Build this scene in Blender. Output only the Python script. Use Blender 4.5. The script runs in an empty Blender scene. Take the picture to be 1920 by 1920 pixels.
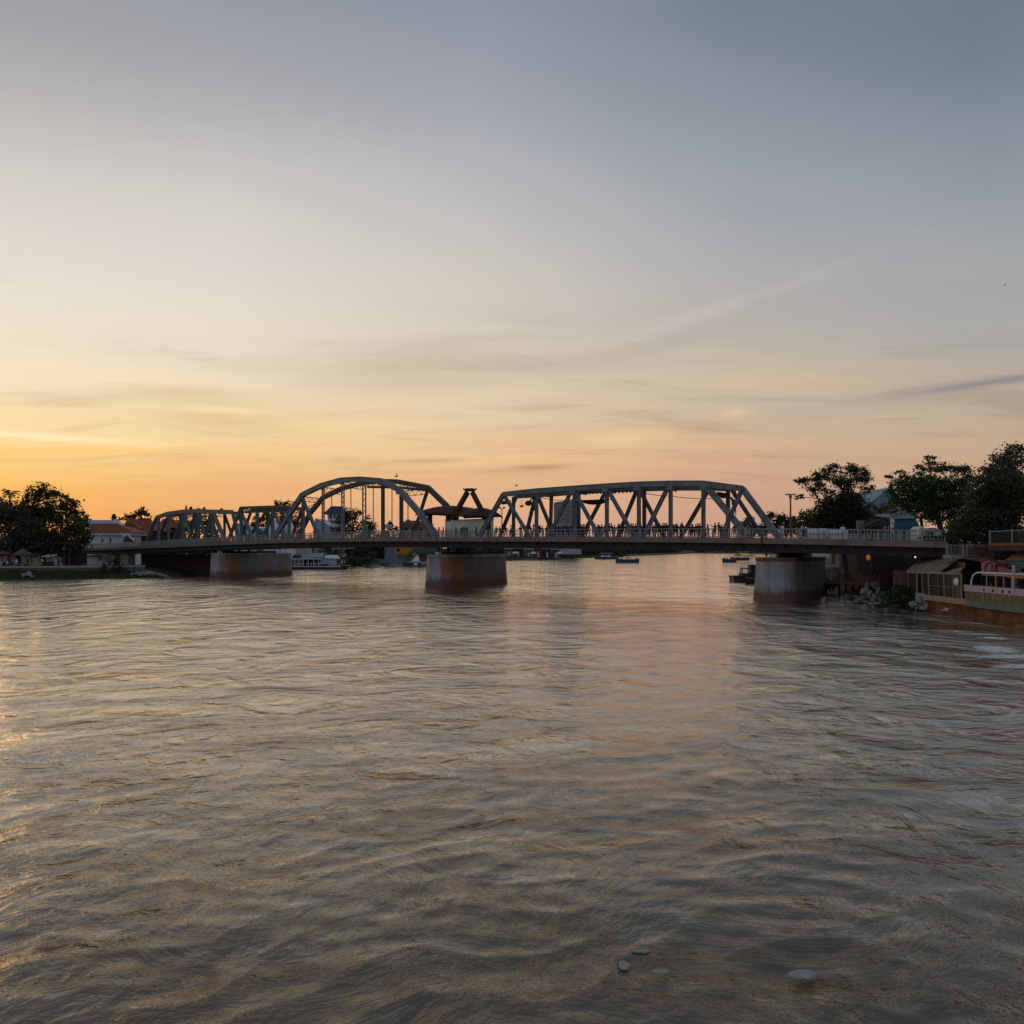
import bpy, bmesh, math, random
import numpy as np
from mathutils import Vector, Matrix, noise as mnoise

R = math.radians
scene = bpy.context.scene
COL = scene.collection
rnd = random.Random(7)

# ------------------------------------------------------------------ camera
F = 1500.0          # focal length in pixels of the 1920 px photograph
HY = 1030.0         # horizon row
HC = 6.0            # camera height over the water
cam_d = bpy.data.cameras.new('camera')
cam = bpy.data.objects.new('camera', cam_d)
COL.objects.link(cam)
cam.location = (0, 0, HC)
cam.rotation_euler = (R(90), 0, 0)
cam_d.sensor_width = 36
cam_d.lens = 36 * F / 1920
cam_d.shift_y = (HY - 960) / 1920
cam_d.clip_start = 0.5
cam_d.clip_end = 9000
scene.camera = cam

# ------------------------------------------------------------------ colour management
scene.view_settings.view_transform = 'Standard'
scene.view_settings.look = 'None'
scene.view_settings.exposure = 0.0
scene.view_settings.gamma = 1.0
scene.view_settings.use_curve_mapping = False
scene.cycles.use_denoising = True
scene.cycles.max_bounces = 6
scene.cycles.transparent_max_bounces = 8

def lin(c):
    return tuple(((v / 255.0) / 12.92 if v / 255.0 <= 0.04045 else ((v / 255.0 + 0.055) / 1.055) ** 2.4) for v in c)

# ------------------------------------------------------------------ sky
SUN_AZ = -37.0      # degrees from the view axis, negative = left
SUN_EL = 1.5
world = bpy.data.worlds.new('World')
scene.world = world
world.use_nodes = True
wt = world.node_tree
for n in list(wt.nodes):
    wt.nodes.remove(n)

def wn(kind, **kw):
    n = wt.nodes.new(kind)
    for k, v in kw.items():
        setattr(n, k, v)
    return n

def wl(a, b):
    wt.links.new(a, b)

def wmath(op, a, b=None, c=None, clamp=False):
    n = wn('ShaderNodeMath', operation=op)
    n.use_clamp = clamp
    for i, v in enumerate((a, b, c)):
        if v is None:
            continue
        if isinstance(v, (int, float)):
            n.inputs[i].default_value = v
        else:
            wl(v, n.inputs[i])
    return n.outputs[0]

tc = wn('ShaderNodeTexCoord')
sep = wn('ShaderNodeSeparateXYZ')
wl(tc.outputs['Generated'], sep.inputs[0])
sx, sy, sz = sep.outputs
elev = wmath('MULTIPLY', wmath('ARCSINE', wmath('MAXIMUM', wmath('MINIMUM', sz, 1.0), 0.0)), 180 / math.pi)     # degrees
azim = wmath('MULTIPLY', wmath('ARCTAN2', sx, sy), 180 / math.pi)
hlen = wmath('SQRT', wmath('ADD', wmath('ADD', wmath('MULTIPLY', sx, sx), wmath('MULTIPLY', sy, sy)), 1e-6))
cosd = wmath('DIVIDE', wmath('ADD', wmath('MULTIPLY', sx, math.sin(R(SUN_AZ))), wmath('MULTIPLY', sy, math.cos(R(SUN_AZ)))), hlen)
dang = wmath('MULTIPLY', wmath('ARCCOSINE', wmath('MAXIMUM', wmath('MINIMUM', cosd, 1.0), -1.0)), 180 / math.pi)

# wispy warp so that the bands are not ruler straight
plane = wn('ShaderNodeCombineXYZ')
zz = wmath('ADD', sz, 0.09)
wl(wmath('DIVIDE', sx, zz), plane.inputs[0])
wl(wmath('DIVIDE', sy, zz), plane.inputs[1])
mp = wn('ShaderNodeMapping')
mp.inputs['Rotation'].default_value = (0, 0, R(-14))
mp.inputs['Scale'].default_value = (0.34, 1.0, 1.0)
wl(plane.outputs[0], mp.inputs[0])
cn = wn('ShaderNodeTexNoise')
cn.inputs['Scale'].default_value = 0.9
cn.inputs['Detail'].default_value = 7
cn.inputs['Roughness'].default_value = 0.56
cn.inputs['Distortion'].default_value = 0.6
wl(mp.outputs[0], cn.inputs['Vector'])
cloud = cn.outputs['Fac']
cn2 = wn('ShaderNodeTexNoise')
cn2.inputs['Scale'].default_value = 2.6
cn2.inputs['Detail'].default_value = 8
cn2.inputs['Roughness'].default_value = 0.6
cn2.inputs['Distortion'].default_value = 0.8
wl(mp.outputs[0], cn2.inputs['Vector'])

COLS = {  # angle from the sun : [(elevation deg, sRGB)]
    3.5: [(0, (242, 152, 86)), (2.0, (247, 174, 92)), (4.2, (250, 193, 104)), (5.8, (250, 207, 130)), (7.0, (250, 221, 162)), (9.0, (246, 219, 176)), (10.6, (241, 224, 194)), (13.7, (234, 224, 205)), (16.7, (229, 221, 209)), (19.6, (219, 212, 203)), (22.4, (208, 203, 198)), (25.2, (191, 187, 183)), (27.7, (174, 172, 173)), (30.2, (160, 160, 165)), (45, (134, 140, 150)), (90, (116, 124, 138))],
    17.5: [(0, (222, 152, 108)), (1.8, (231, 162, 110)), (4.0, (236, 180, 122)), (6.5, (241, 205, 148)), (8.3, (240, 214, 170)), (10.4, (236, 216, 184)), (11.8, (234, 218, 192)), (15.2, (229, 219, 204)), (18.5, (222, 214, 205)), (21.8, (212, 207, 200)), (24.9, (197, 194, 192)), (27.8, (177, 176, 178)), (30.5, (163, 164, 170)), (33.2, (149, 154, 163)), (45, (130, 136, 148)), (90, (114, 123, 137))],
    35: [(0, (212, 160, 134)), (1.6, (217, 168, 140)), (3.0, (224, 174, 136)), (5.0, (228, 183, 138)), (6.8, (230, 193, 148)), (9.4, (225, 203, 170)), (12.4, (213, 200, 178)), (16, (209, 200, 187)), (19.5, (201, 196, 189)), (22.8, (190, 188, 188)), (26, (177, 178, 183)), (29, (164, 167, 175)), (31.8, (152, 157, 168)), (34.5, (141, 148, 160)), (45, (123, 131, 146)), (90, (112, 122, 137))],
    52.5: [(0, (196, 152, 132)), (2.9, (203, 158, 136)), (6.5, (212, 173, 140)), (9, (208, 180, 150)), (11.8, (196, 184, 164)), (15.3, (181, 175, 172)), (18.6, (171, 171, 174)), (21.8, (161, 165, 171)), (24.9, (151, 157, 165)), (27.8, (139, 148, 158)), (30.6, (128, 138, 150)), (33.2, (117, 129, 145)), (45, (110, 122, 138)), (90, (110, 120, 136))],
    67: [(0, (188, 154, 132)), (4.5, (196, 164, 138)), (7.4, (195, 170, 143)), (9.9, (186, 171, 152)), (10.6, (180, 169, 157)), (13.7, (171, 169, 167)), (16.7, (161, 164, 167)), (19.6, (151, 156, 163)), (22.4, (142, 150, 158)), (25.1, (129, 139, 152)), (27.8, (116, 128, 143)), (30.2, (109, 122, 138)), (45, (104, 117, 134)), (90, (108, 119, 135))],
    120: [(0, (152, 143, 146)), (6, (158, 152, 157)), (12, (154, 156, 167)), (20, (140, 150, 167)), (30, (120, 134, 155)), (50, (98, 110, 127)), (90, (103, 114, 130))],
    180: [(0, (136, 139, 154)), (5, (146, 149, 164)), (12, (148, 157, 176)), (20, (138, 151, 172)), (35, (116, 130, 153)), (90, (102, 113, 130))],
}
e_warp = wmath('ADD', elev, wmath('MULTIPLY', wmath('MULTIPLY', wmath('SUBTRACT', cloud, 0.5), 9.0), wmath('SMOOTH_MIN', wmath('MULTIPLY', elev, 0.10), 0.8, 0.3)))
dang = wmath('ADD', dang, wmath('MULTIPLY', wmath('SUBTRACT', cloud, 0.5), 14.0))
epos = wmath('DIVIDE', e_warp, 90.0, clamp=True)
prev = None
prev_a = None
for a in sorted(COLS):
    rp = wn('ShaderNodeValToRGB')
    cr = rp.color_ramp
    st = COLS[a]
    while len(cr.elements) > 1:
        cr.elements.remove(cr.elements[-1])
    cr.elements[0].position = st[0][0] / 90
    cr.elements[0].color = (*lin(st[0][1]), 1)
    for e_, c_ in st[1:]:
        el = cr.elements.new(e_ / 90)
        el.color = (*lin(c_), 1)
    wl(epos, rp.inputs[0])
    if prev is None:
        prev = rp.outputs[0]
    else:
        mr = wn('ShaderNodeMapRange')
        mr.inputs[1].default_value = prev_a
        mr.inputs[2].default_value = a
        wl(dang, mr.inputs[0])
        mx = wn('ShaderNodeMix', data_type='RGBA')
        wl(mr.outputs[0], mx.inputs[0])
        wl(prev, mx.inputs[6])
        wl(rp.outputs[0], mx.inputs[7])
        prev = mx.outputs[2]
    prev_a = a

def band(e0, e1, e2, e3):
    m1 = wn('ShaderNodeMapRange', interpolation_type='SMOOTHSTEP')
    m1.inputs[1].default_value, m1.inputs[2].default_value = e0, e1
    wl(elev, m1.inputs[0])
    m2 = wn('ShaderNodeMapRange', interpolation_type='SMOOTHSTEP')
    m2.inputs[1].default_value, m2.inputs[2].default_value = e2, e3
    m2.inputs[3].default_value, m2.inputs[4].default_value = 1, 0
    wl(elev, m2.inputs[0])
    return wmath('MULTIPLY', m1.outputs[0], m2.outputs[0])

def tint(col, fac, rgb, mode='MIX'):
    mx = wn('ShaderNodeMix', data_type='RGBA', blend_type=mode)
    wl(fac, mx.inputs[0])
    wl(col, mx.inputs[6])
    mx.inputs[7].default_value = (*rgb, 1)
    return mx.outputs[2]

# thin sheets of cloud that catch or lose light
hi = wn('ShaderNodeMapRange', interpolation_type='SMOOTHSTEP')
hi.inputs[1].default_value, hi.inputs[2].default_value = 0.50, 0.74
wl(cn2.outputs['Fac'], hi.inputs[0])
lo = wn('ShaderNodeMapRange', interpolation_type='SMOOTHSTEP')
lo.inputs[1].default_value, lo.inputs[2].default_value = 0.50, 0.28
wl(cn2.outputs['Fac'], lo.inputs[0])
bnd = band(3, 7, 11, 19)
prev = tint(prev, wmath('MULTIPLY', wmath('MULTIPLY', hi.outputs[0], bnd), 0.95), (1.12, 1.07, 0.97), 'MULTIPLY')
prev = tint(prev, wmath('MULTIPLY', wmath('MULTIPLY', lo.outputs[0], bnd), 1.0), (0.84, 0.82, 0.83), 'MULTIPLY')

def streak(px, py, w, h, slope, rgb, amount, seed=0.0):
    """a thin cloud at the direction of photograph pixel px,py; w,h half sizes in degrees"""
    global prev
    az0 = math.degrees(math.atan2(px - 960, F))
    el0 = math.degrees(math.atan2(HY - py, math.hypot(F, px - 960)))
    da = wmath('SUBTRACT', azim, az0)
    nz = wmath('MULTIPLY', wmath('SUBTRACT', cn2.outputs['Fac'], 0.5), h * 3.0)
    de = wmath('ADD', wmath('SUBTRACT', wmath('SUBTRACT', elev, el0), wmath('MULTIPLY', da, slope)), nz)
    q = wmath('ADD', wmath('POWER', wmath('ABSOLUTE', wmath('DIVIDE', da, w)), 2.0), wmath('POWER', wmath('ABSOLUTE', wmath('DIVIDE', de, h)), 2.0))
    g = wmath('POWER', 2.718, wmath('MULTIPLY', q, -1.0))
    fac = wmath('MULTIPLY', wmath('MULTIPLY', g, amount), wmath('ADD', wmath('MULTIPLY', cloud, 0.9), 0.55))
    prev = tint(prev, wmath('MINIMUM', fac, 1.0), rgb)

streak(1870, 714, 5.2, 0.30, 0.09, lin((140, 132, 138)), 0.85)
streak(1710, 730, 2.6, 0.16, 0.09, lin((160, 148, 144)), 0.5)
streak(1010, 876, 2.0, 0.24, 0.03, lin((176, 140, 116)), 0.8)
streak(935, 884, 2.2, 0.14, 0.02, lin((196, 152, 118)), 0.55)
streak(805, 864, 2.3, 0.16, 0.05, lin((200, 156, 108)), 0.6)
streak(60, 817, 6.5, 0.20, 0.0, (1.05, 0.90, 0.58), 0.6)
streak(215, 884, 3.4, 0.12, 0.0, lin((255, 208, 120)), 0.55)
streak(1378, 773, 0.9, 0.32, 0.05, lin((236, 204, 166)), 0.5)
streak(1165, 822, 3.2, 0.50, 0.04, lin((240, 204, 150)), 0.65)
streak(1650, 782, 3.4, 0.16, 0.0, lin((206, 180, 148)), 0.6)
streak(1180, 655, 9.0, 0.75, 0.16, lin((184, 172, 158)), 0.45)
streak(760, 715, 6.0, 0.90, 0.06, lin((206, 186, 152)), 0.50)
streak(370, 745, 5.0, 0.8, -0.02, lin((222, 196, 150)), 0.55)
streak(430, 790, 4.0, 0.6, 0.0, lin((212, 176, 116)), 0.5)
streak(1290, 598, 8.5, 0.42, 0.245, lin((212, 203, 192)), 0.26)
streak(1340, 622, 8.0, 0.8, 0.21, lin((176, 170, 164)), 0.30)
streak(640, 800, 6.0, 0.5, 0.02, lin((250, 218, 160)), 0.45)
streak(250, 700, 7.0, 0.6, -0.03, lin((246, 226, 190)), 0.4)
streak(560, 690, 7.0, 0.5, 0.05, lin((214, 196, 168)), 0.35)
streak(420, 770, 3.0, 0.28, 0.0, lin((255, 232, 176)), 0.6)

nish = wn('ShaderNodeTexSky', sky_type='NISHITA')
nish.sun_disc = False
nish.sun_elevation = R(SUN_EL)
nish.sun_rotation = R(SUN_AZ)
nmul = wn('ShaderNodeMix', data_type='RGBA', blend_type='ADD')
nmul.inputs[0].default_value = 0.0025
wl(prev, nmul.inputs[6])
wl(nish.outputs[0], nmul.inputs[7])
bg = wn('ShaderNodeBackground')
bg.inputs['Strength'].default_value = 1.0
wl(nmul.outputs[2], bg.inputs['Color'])
wo = wn('ShaderNodeOutputWorld')
wl(bg.outputs[0], wo.inputs['Surface'])

# ------------------------------------------------------------------ sun, almost set
sd = bpy.data.lights.new('sun', 'SUN')
sd.energy = 0.10
sd.angle = R(14)
sd.color = (1.0, 0.62, 0.32)
so = bpy.data.objects.new('sun', sd)
COL.objects.link(so)
sdir = Vector((math.sin(R(SUN_AZ)) * math.cos(R(SUN_EL)), math.cos(R(SUN_AZ)) * math.cos(R(SUN_EL)), math.sin(R(SUN_EL))))
so.rotation_euler = sdir.to_track_quat('Z', 'Y').to_euler()

# ------------------------------------------------------------------ materials
def mat(name, c, rough=0.7, var=0.25, scale=2.0, metal=0.0, bump=0.0, c2=None, stretch=(1, 1, 1), spec=0.3, emit=None, trans=0.0):
    m = bpy.data.materials.new(name)
    m.use_nodes = True
    nt = m.node_tree
    b = nt.nodes['Principled BSDF']
    b.inputs['Roughness'].default_value = rough
    b.inputs['Metallic'].default_value = metal
    b.inputs['Specular IOR Level'].default_value = spec
    t = nt.nodes.new('ShaderNodeTexCoord')
    mpn = nt.nodes.new('ShaderNodeMapping')
    mpn.inputs['Scale'].default_value = stretch
    nt.links.new(t.outputs['Object'], mpn.inputs[0])
    nz = nt.nodes.new('ShaderNodeTexNoise')
    nz.inputs['Scale'].default_value = scale
    nz.inputs['Detail'].default_value = 6
    nz.inputs['Roughness'].default_value = 0.65
    nt.links.new(mpn.outputs[0], nz.inputs['Vector'])
    rp = nt.nodes.new('ShaderNodeValToRGB')
    rp.color_ramp.elements[0].position = 0.34
    rp.color_ramp.elements[1].position = 0.66
    if c2 is None:
        rp.color_ramp.elements[0].color = (*[v * (1 - var) for v in c], 1)
        rp.color_ramp.elements[1].color = (*[min(1, v * (1 + var)) for v in c], 1)
    else:
        rp.color_ramp.elements[0].color = (*c, 1)
        rp.color_ramp.elements[1].color = (*c2, 1)
    nt.links.new(nz.outputs['Fac'], rp.inputs[0])
    nt.links.new(rp.outputs[0], b.inputs['Base Color'])
    if bump:
        bp = nt.nodes.new('ShaderNodeBump')
        bp.inputs['Strength'].default_value = bump
        bp.inputs['Distance'].default_value = 0.1
        nt.links.new(nz.outputs['Fac'], bp.inputs['Height'])
        nt.links.new(bp.outputs[0], b.inputs['Normal'])
    if emit:
        b.inputs['Emission Color'].default_value = (*emit[0], 1)
        b.inputs['Emission Strength'].default_value = emit[1]
    if trans:
        out = nt.nodes['Material Output']
        tr = nt.nodes.new('ShaderNodeBsdfTranslucent')
        nt.links.new(rp.outputs[0], tr.inputs['Color'])
        ms = nt.nodes.new('ShaderNodeMixShader')
        ms.inputs[0].default_value = trans
        nt.links.new(b.outputs[0], ms.inputs[1])
        nt.links.new(tr.outputs[0], ms.inputs[2])
        nt.links.new(ms.outputs[0], out.inputs['Surface'])
    return m

M = {}
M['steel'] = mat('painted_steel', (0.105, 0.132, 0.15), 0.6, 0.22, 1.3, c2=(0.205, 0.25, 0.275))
M['steel_dark'] = mat('dark_steel', (0.085, 0.075, 0.07), 0.65, 0.3, 0.9, c2=(0.13, 0.125, 0.125))  # darker copy of the bridge steel for far frames and fittings
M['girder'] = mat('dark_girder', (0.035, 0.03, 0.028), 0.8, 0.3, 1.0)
M['fascia'] = mat('deck_concrete', (0.17, 0.135, 0.115), 0.85, 0.25, 0.7, c2=(0.235, 0.20, 0.175), stretch=(1, 1, 3))
def add_rust(m, amount, col=(0.11, 0.058, 0.034)):
    nt = m.node_tree
    b = nt.nodes['Principled BSDF']
    src = b.inputs['Base Color'].links[0].from_socket
    t = nt.nodes.new('ShaderNodeTexCoord')
    mm = nt.nodes.new('ShaderNodeMapping')
    mm.inputs['Scale'].default_value = (1, 1, 0.35)
    nt.links.new(t.outputs['Object'], mm.inputs[0])
    n = nt.nodes.new('ShaderNodeTexNoise')
    n.inputs['Scale'].default_value = 0.75
    n.inputs['Detail'].default_value = 9
    n.inputs['Roughness'].default_value = 0.7
    nt.links.new(mm.outputs[0], n.inputs['Vector'])
    r = nt.nodes.new('ShaderNodeMapRange')
    r.inputs[1].default_value, r.inputs[2].default_value = 0.53, 0.68
    r.inputs[4].default_value = amount
    nt.links.new(n.outputs['Fac'], r.inputs[0])
    x = nt.nodes.new('ShaderNodeMix')
    x.data_type = 'RGBA'
    nt.links.new(r.outputs[0], x.inputs[0])
    nt.links.new(src, x.inputs[6])
    x.inputs[7].default_value = (*col, 1)
    nt.links.new(x.outputs[2], b.inputs['Base Color'])
add_rust(M['steel'], 0.75)
add_rust(M['steel_dark'], 0.6)
add_rust(M['fascia'], 0.7, (0.08, 0.06, 0.05))
M['rustbeam'] = mat('rusty_edge_beam', (0.20, 0.095, 0.04), 0.8, 0.3, 1.5)
M['asphalt'] = mat('asphalt', (0.05, 0.05, 0.05), 0.9, 0.2, 3)
M['rail'] = mat('rail_paint', (0.30, 0.31, 0.31), 0.6, 0.2, 1.5)
M['concrete'] = mat('concrete', (0.30, 0.29, 0.27), 0.85, 0.25, 0.8, bump=0.3)
M['bearing'] = mat('pale_block_gap_light', (0.42, 0.44, 0.47), 0.7, 0.15, 2)  # pale paint of bearing posts; also stands in for sky glimpsed through gaps
M['white'] = mat('white_paint', (0.72, 0.73, 0.75), 0.7, 0.08, 0.6)
M['cream'] = mat('cream_paint', (0.52, 0.50, 0.40), 0.8, 0.12, 0.6)
M['palegreen'] = mat('pale_green_panel', (0.60, 0.72, 0.65), 0.7, 0.1, 0.5)
M['redroof'] = mat('red_roof_tile', (0.22, 0.07, 0.035), 0.8, 0.3, 1.2, c2=(0.36, 0.12, 0.06))
M['maroon'] = mat('maroon_roof', (0.055, 0.021, 0.017), 0.8, 0.3, 0.7, c2=(0.085, 0.032, 0.026))
M['darkwood'] = mat('dark_wood', (0.05, 0.03, 0.024), 0.8, 0.3, 2)
M['wood'] = mat('old_wood', (0.24, 0.15, 0.085), 0.8, 0.3, 3, stretch=(1, 1, 0.2))
M['beam'] = mat('tan_beam', (0.36, 0.26, 0.19), 0.8, 0.15, 2)
M['window'] = mat('dark_window', (0.02, 0.022, 0.028), 0.15, 0.2, 1, spec=0.5)
M['glass'] = mat('shed_glass', (0.04, 0.045, 0.035), 0.12, 0.4, 1.5, spec=0.5)
M['blueroof'] = mat('pale_blue_sheet', (0.36, 0.45, 0.52), 0.5, 0.15, 0.5)
M['navyroof'] = mat('navy_roof', (0.05, 0.065, 0.11), 0.6, 0.2, 0.8)
M['brick'] = mat('brown_brick', (0.24, 0.13, 0.09), 0.85, 0.25, 2)
M['tower'] = mat('hazed_tower', (0.25, 0.25, 0.25), 0.8, 0.15, 0.2)  # haze over the far blocks is put into this grey
M['towerpale'] = mat('pale_tower', (0.42, 0.40, 0.39), 0.8, 0.1, 0.2)
M['orange'] = mat('orange_paint', (0.62, 0.24, 0.04), 0.7, 0.2, 0.8)
M['greenroof'] = mat('dark_green_roof', (0.02, 0.06, 0.045), 0.7, 0.25, 1)
M['grey'] = mat('grey_render', (0.22, 0.23, 0.26), 0.85, 0.2, 0.6)
M['thatch'] = mat('thatch', (0.13, 0.11, 0.09), 0.95, 0.35, 6, stretch=(1, 1, 0.3), bump=0.5)
M['tarpteal'] = mat('teal_tarpaulin', (0.02, 0.10, 0.12), 0.6, 0.25, 0.8)
M['tarpgrey'] = mat('grey_tarpaulin', (0.30, 0.32, 0.34), 0.6, 0.2, 1)
M['tarpdark'] = mat('black_canopy', (0.025, 0.022, 0.022), 0.7, 0.3, 1)
M['purple'] = mat('plum_sheet', (0.15, 0.05, 0.085), 0.7, 0.2, 0.8)
M['pink'] = mat('faded_pink', (0.34, 0.15, 0.16), 0.7, 0.2, 0.9)
M['lilac'] = mat('lilac_board', (0.46, 0.36, 0.42), 0.6, 0.12, 0.7)
M['tealpanel'] = mat('teal_band', (0.04, 0.15, 0.12), 0.6, 0.2, 1)
M['sagegreen'] = mat('sage_green_board', (0.14, 0.17, 0.155), 0.7, 0.2, 0.8)
M['olivepane'] = mat('olive_pane', (0.15, 0.13, 0.075), 0.3, 0.3, 2, spec=0.5)
M['gold'] = mat('gold_motif', (0.45, 0.30, 0.12), 0.5, 0.2, 3)
M['yellow'] = mat('yellow_beam', (0.42, 0.24, 0.04), 0.7, 0.2, 1)
M['rustwall'] = mat('rusty_wall', (0.055, 0.032, 0.02), 0.9, 0.3, 0.7, c2=(0.24, 0.10, 0.035), bump=0.4)
M['shedroof'] = mat('brown_sheet_roof', (0.24, 0.185, 0.135), 0.8, 0.25, 0.9, c2=(0.36, 0.29, 0.22))
M['rock'] = mat('pale_rock', (0.17, 0.165, 0.165), 0.9, 0.35, 1.3, c2=(0.38, 0.37, 0.36), bump=0.6)
M['soil'] = mat('bank_soil', (0.04, 0.036, 0.022), 0.95, 0.4, 0.25, c2=(0.04, 0.055, 0.018), bump=0.4)
M['path'] = mat('pale_path', (0.42, 0.39, 0.37), 0.9, 0.15, 0.7)
M['stonewall'] = mat('stone_wall', (0.10, 0.085, 0.075), 0.95, 0.4, 1.2, c2=(0.19, 0.17, 0.15), bump=0.6)
M['darkstone'] = mat('dark_wall', (0.035, 0.03, 0.026), 0.95, 0.4, 0.5, c2=(0.075, 0.065, 0.055), bump=0.4)  # concrete toned down for the bank wall and terrace slab
M['bark'] = mat('bark', (0.06, 0.04, 0.028), 0.95, 0.4, 3, bump=0.5)
M['leaf_dark'] = mat('dark_leaves', (0.028, 0.036, 0.014), 0.75, 0.3, 0.35, c2=(0.062, 0.078, 0.03), trans=0.22)
M['leaf_olive'] = mat('olive_leaves', (0.055, 0.058, 0.022), 0.75, 0.3, 0.35, c2=(0.115, 0.12, 0.042), trans=0.25)
M['leaf_grey'] = mat('grey_green_leaves', (0.045, 0.050, 0.028), 0.75, 0.3, 0.3, c2=(0.10, 0.105, 0.062), trans=0.2)
M['leaf_green'] = mat('fresh_green_leaves', (0.10, 0.19, 0.02), 0.7, 0.3, 0.5, c2=(0.18, 0.28, 0.05), trans=0.3)
M['leaf_moss'] = mat('creeper_leaves', (0.026, 0.055, 0.017), 0.7, 0.3, 0.5, c2=(0.065, 0.115, 0.034), trans=0.2)
M['leaf_yellow'] = mat('yellow_green_leaves', (0.11, 0.10, 0.02), 0.7, 0.3, 0.6, c2=(0.19, 0.16, 0.035), trans=0.3)
M['leaf_far'] = mat('distant_leaves', (0.05, 0.05, 0.035), 0.9, 0.25, 0.05, c2=(0.08, 0.075, 0.06), trans=0.2)
M['grass'] = mat('grass', (0.03, 0.055, 0.012), 0.8, 0.4, 0.6, c2=(0.06, 0.09, 0.02), trans=0.2)
M['skin'] = mat('skin', (0.30, 0.17, 0.11), 0.6, 0.1, 3)
M['hair'] = mat('black_hair', (0.012, 0.01, 0.009), 0.5, 0.2, 5)
M['cl_black'] = mat('black_cloth', (0.022, 0.02, 0.022), 0.9, 0.3, 4)
M['cl_char'] = mat('charcoal_cloth', (0.05, 0.05, 0.055), 0.9, 0.3, 4)
M['cl_green'] = mat('dark_green_cloth', (0.03, 0.05, 0.035), 0.9, 0.3, 4)
M['cl_brown'] = mat('brown_cloth', (0.075, 0.04, 0.03), 0.9, 0.3, 4)
M['cl_white'] = mat('white_cloth', (0.72, 0.72, 0.74), 0.9, 0.06, 4)
M['cl_blue'] = mat('pale_blue_cloth', (0.36, 0.45, 0.64), 0.9, 0.1, 4)
M['cl_navy'] = mat('navy_cloth', (0.03, 0.04, 0.09), 0.9, 0.2, 4)
M['cl_red'] = mat('red_cloth', (0.45, 0.04, 0.05), 0.9, 0.2, 4)
M['hull'] = mat('dark_blue_hull', (0.05, 0.065, 0.10), 0.4, 0.2, 1)
M['hullblack'] = mat('black_hull', (0.022, 0.02, 0.022), 0.5, 0.25, 1, c2=(0.05, 0.04, 0.045))
M['lampglow'] = mat('lantern_paper', (0.85, 0.30, 0.05), 0.6, 0.2, 6, emit=((1.0, 0.30, 0.03), 0.22))
M['bulb'] = mat('warm_bulb', (1.0, 0.7, 0.4), 0.5, 0.05, 4, emit=((1.0, 0.62, 0.3), 1.6))
M['foam'] = mat('float_foam', (0.36, 0.35, 0.32), 0.8, 0.15, 4)
M['copper'] = mat('copper_leaf', (0.55, 0.26, 0.12), 0.6, 0.2, 4)
M['haul'] = mat('blue_hall_roof', (0.22, 0.33, 0.40), 0.7, 0.08, 0.1)  # own pale blue of the big hall
M['black'] = mat('black_metal', (0.02, 0.02, 0.02), 0.6, 0.2, 2)

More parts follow.
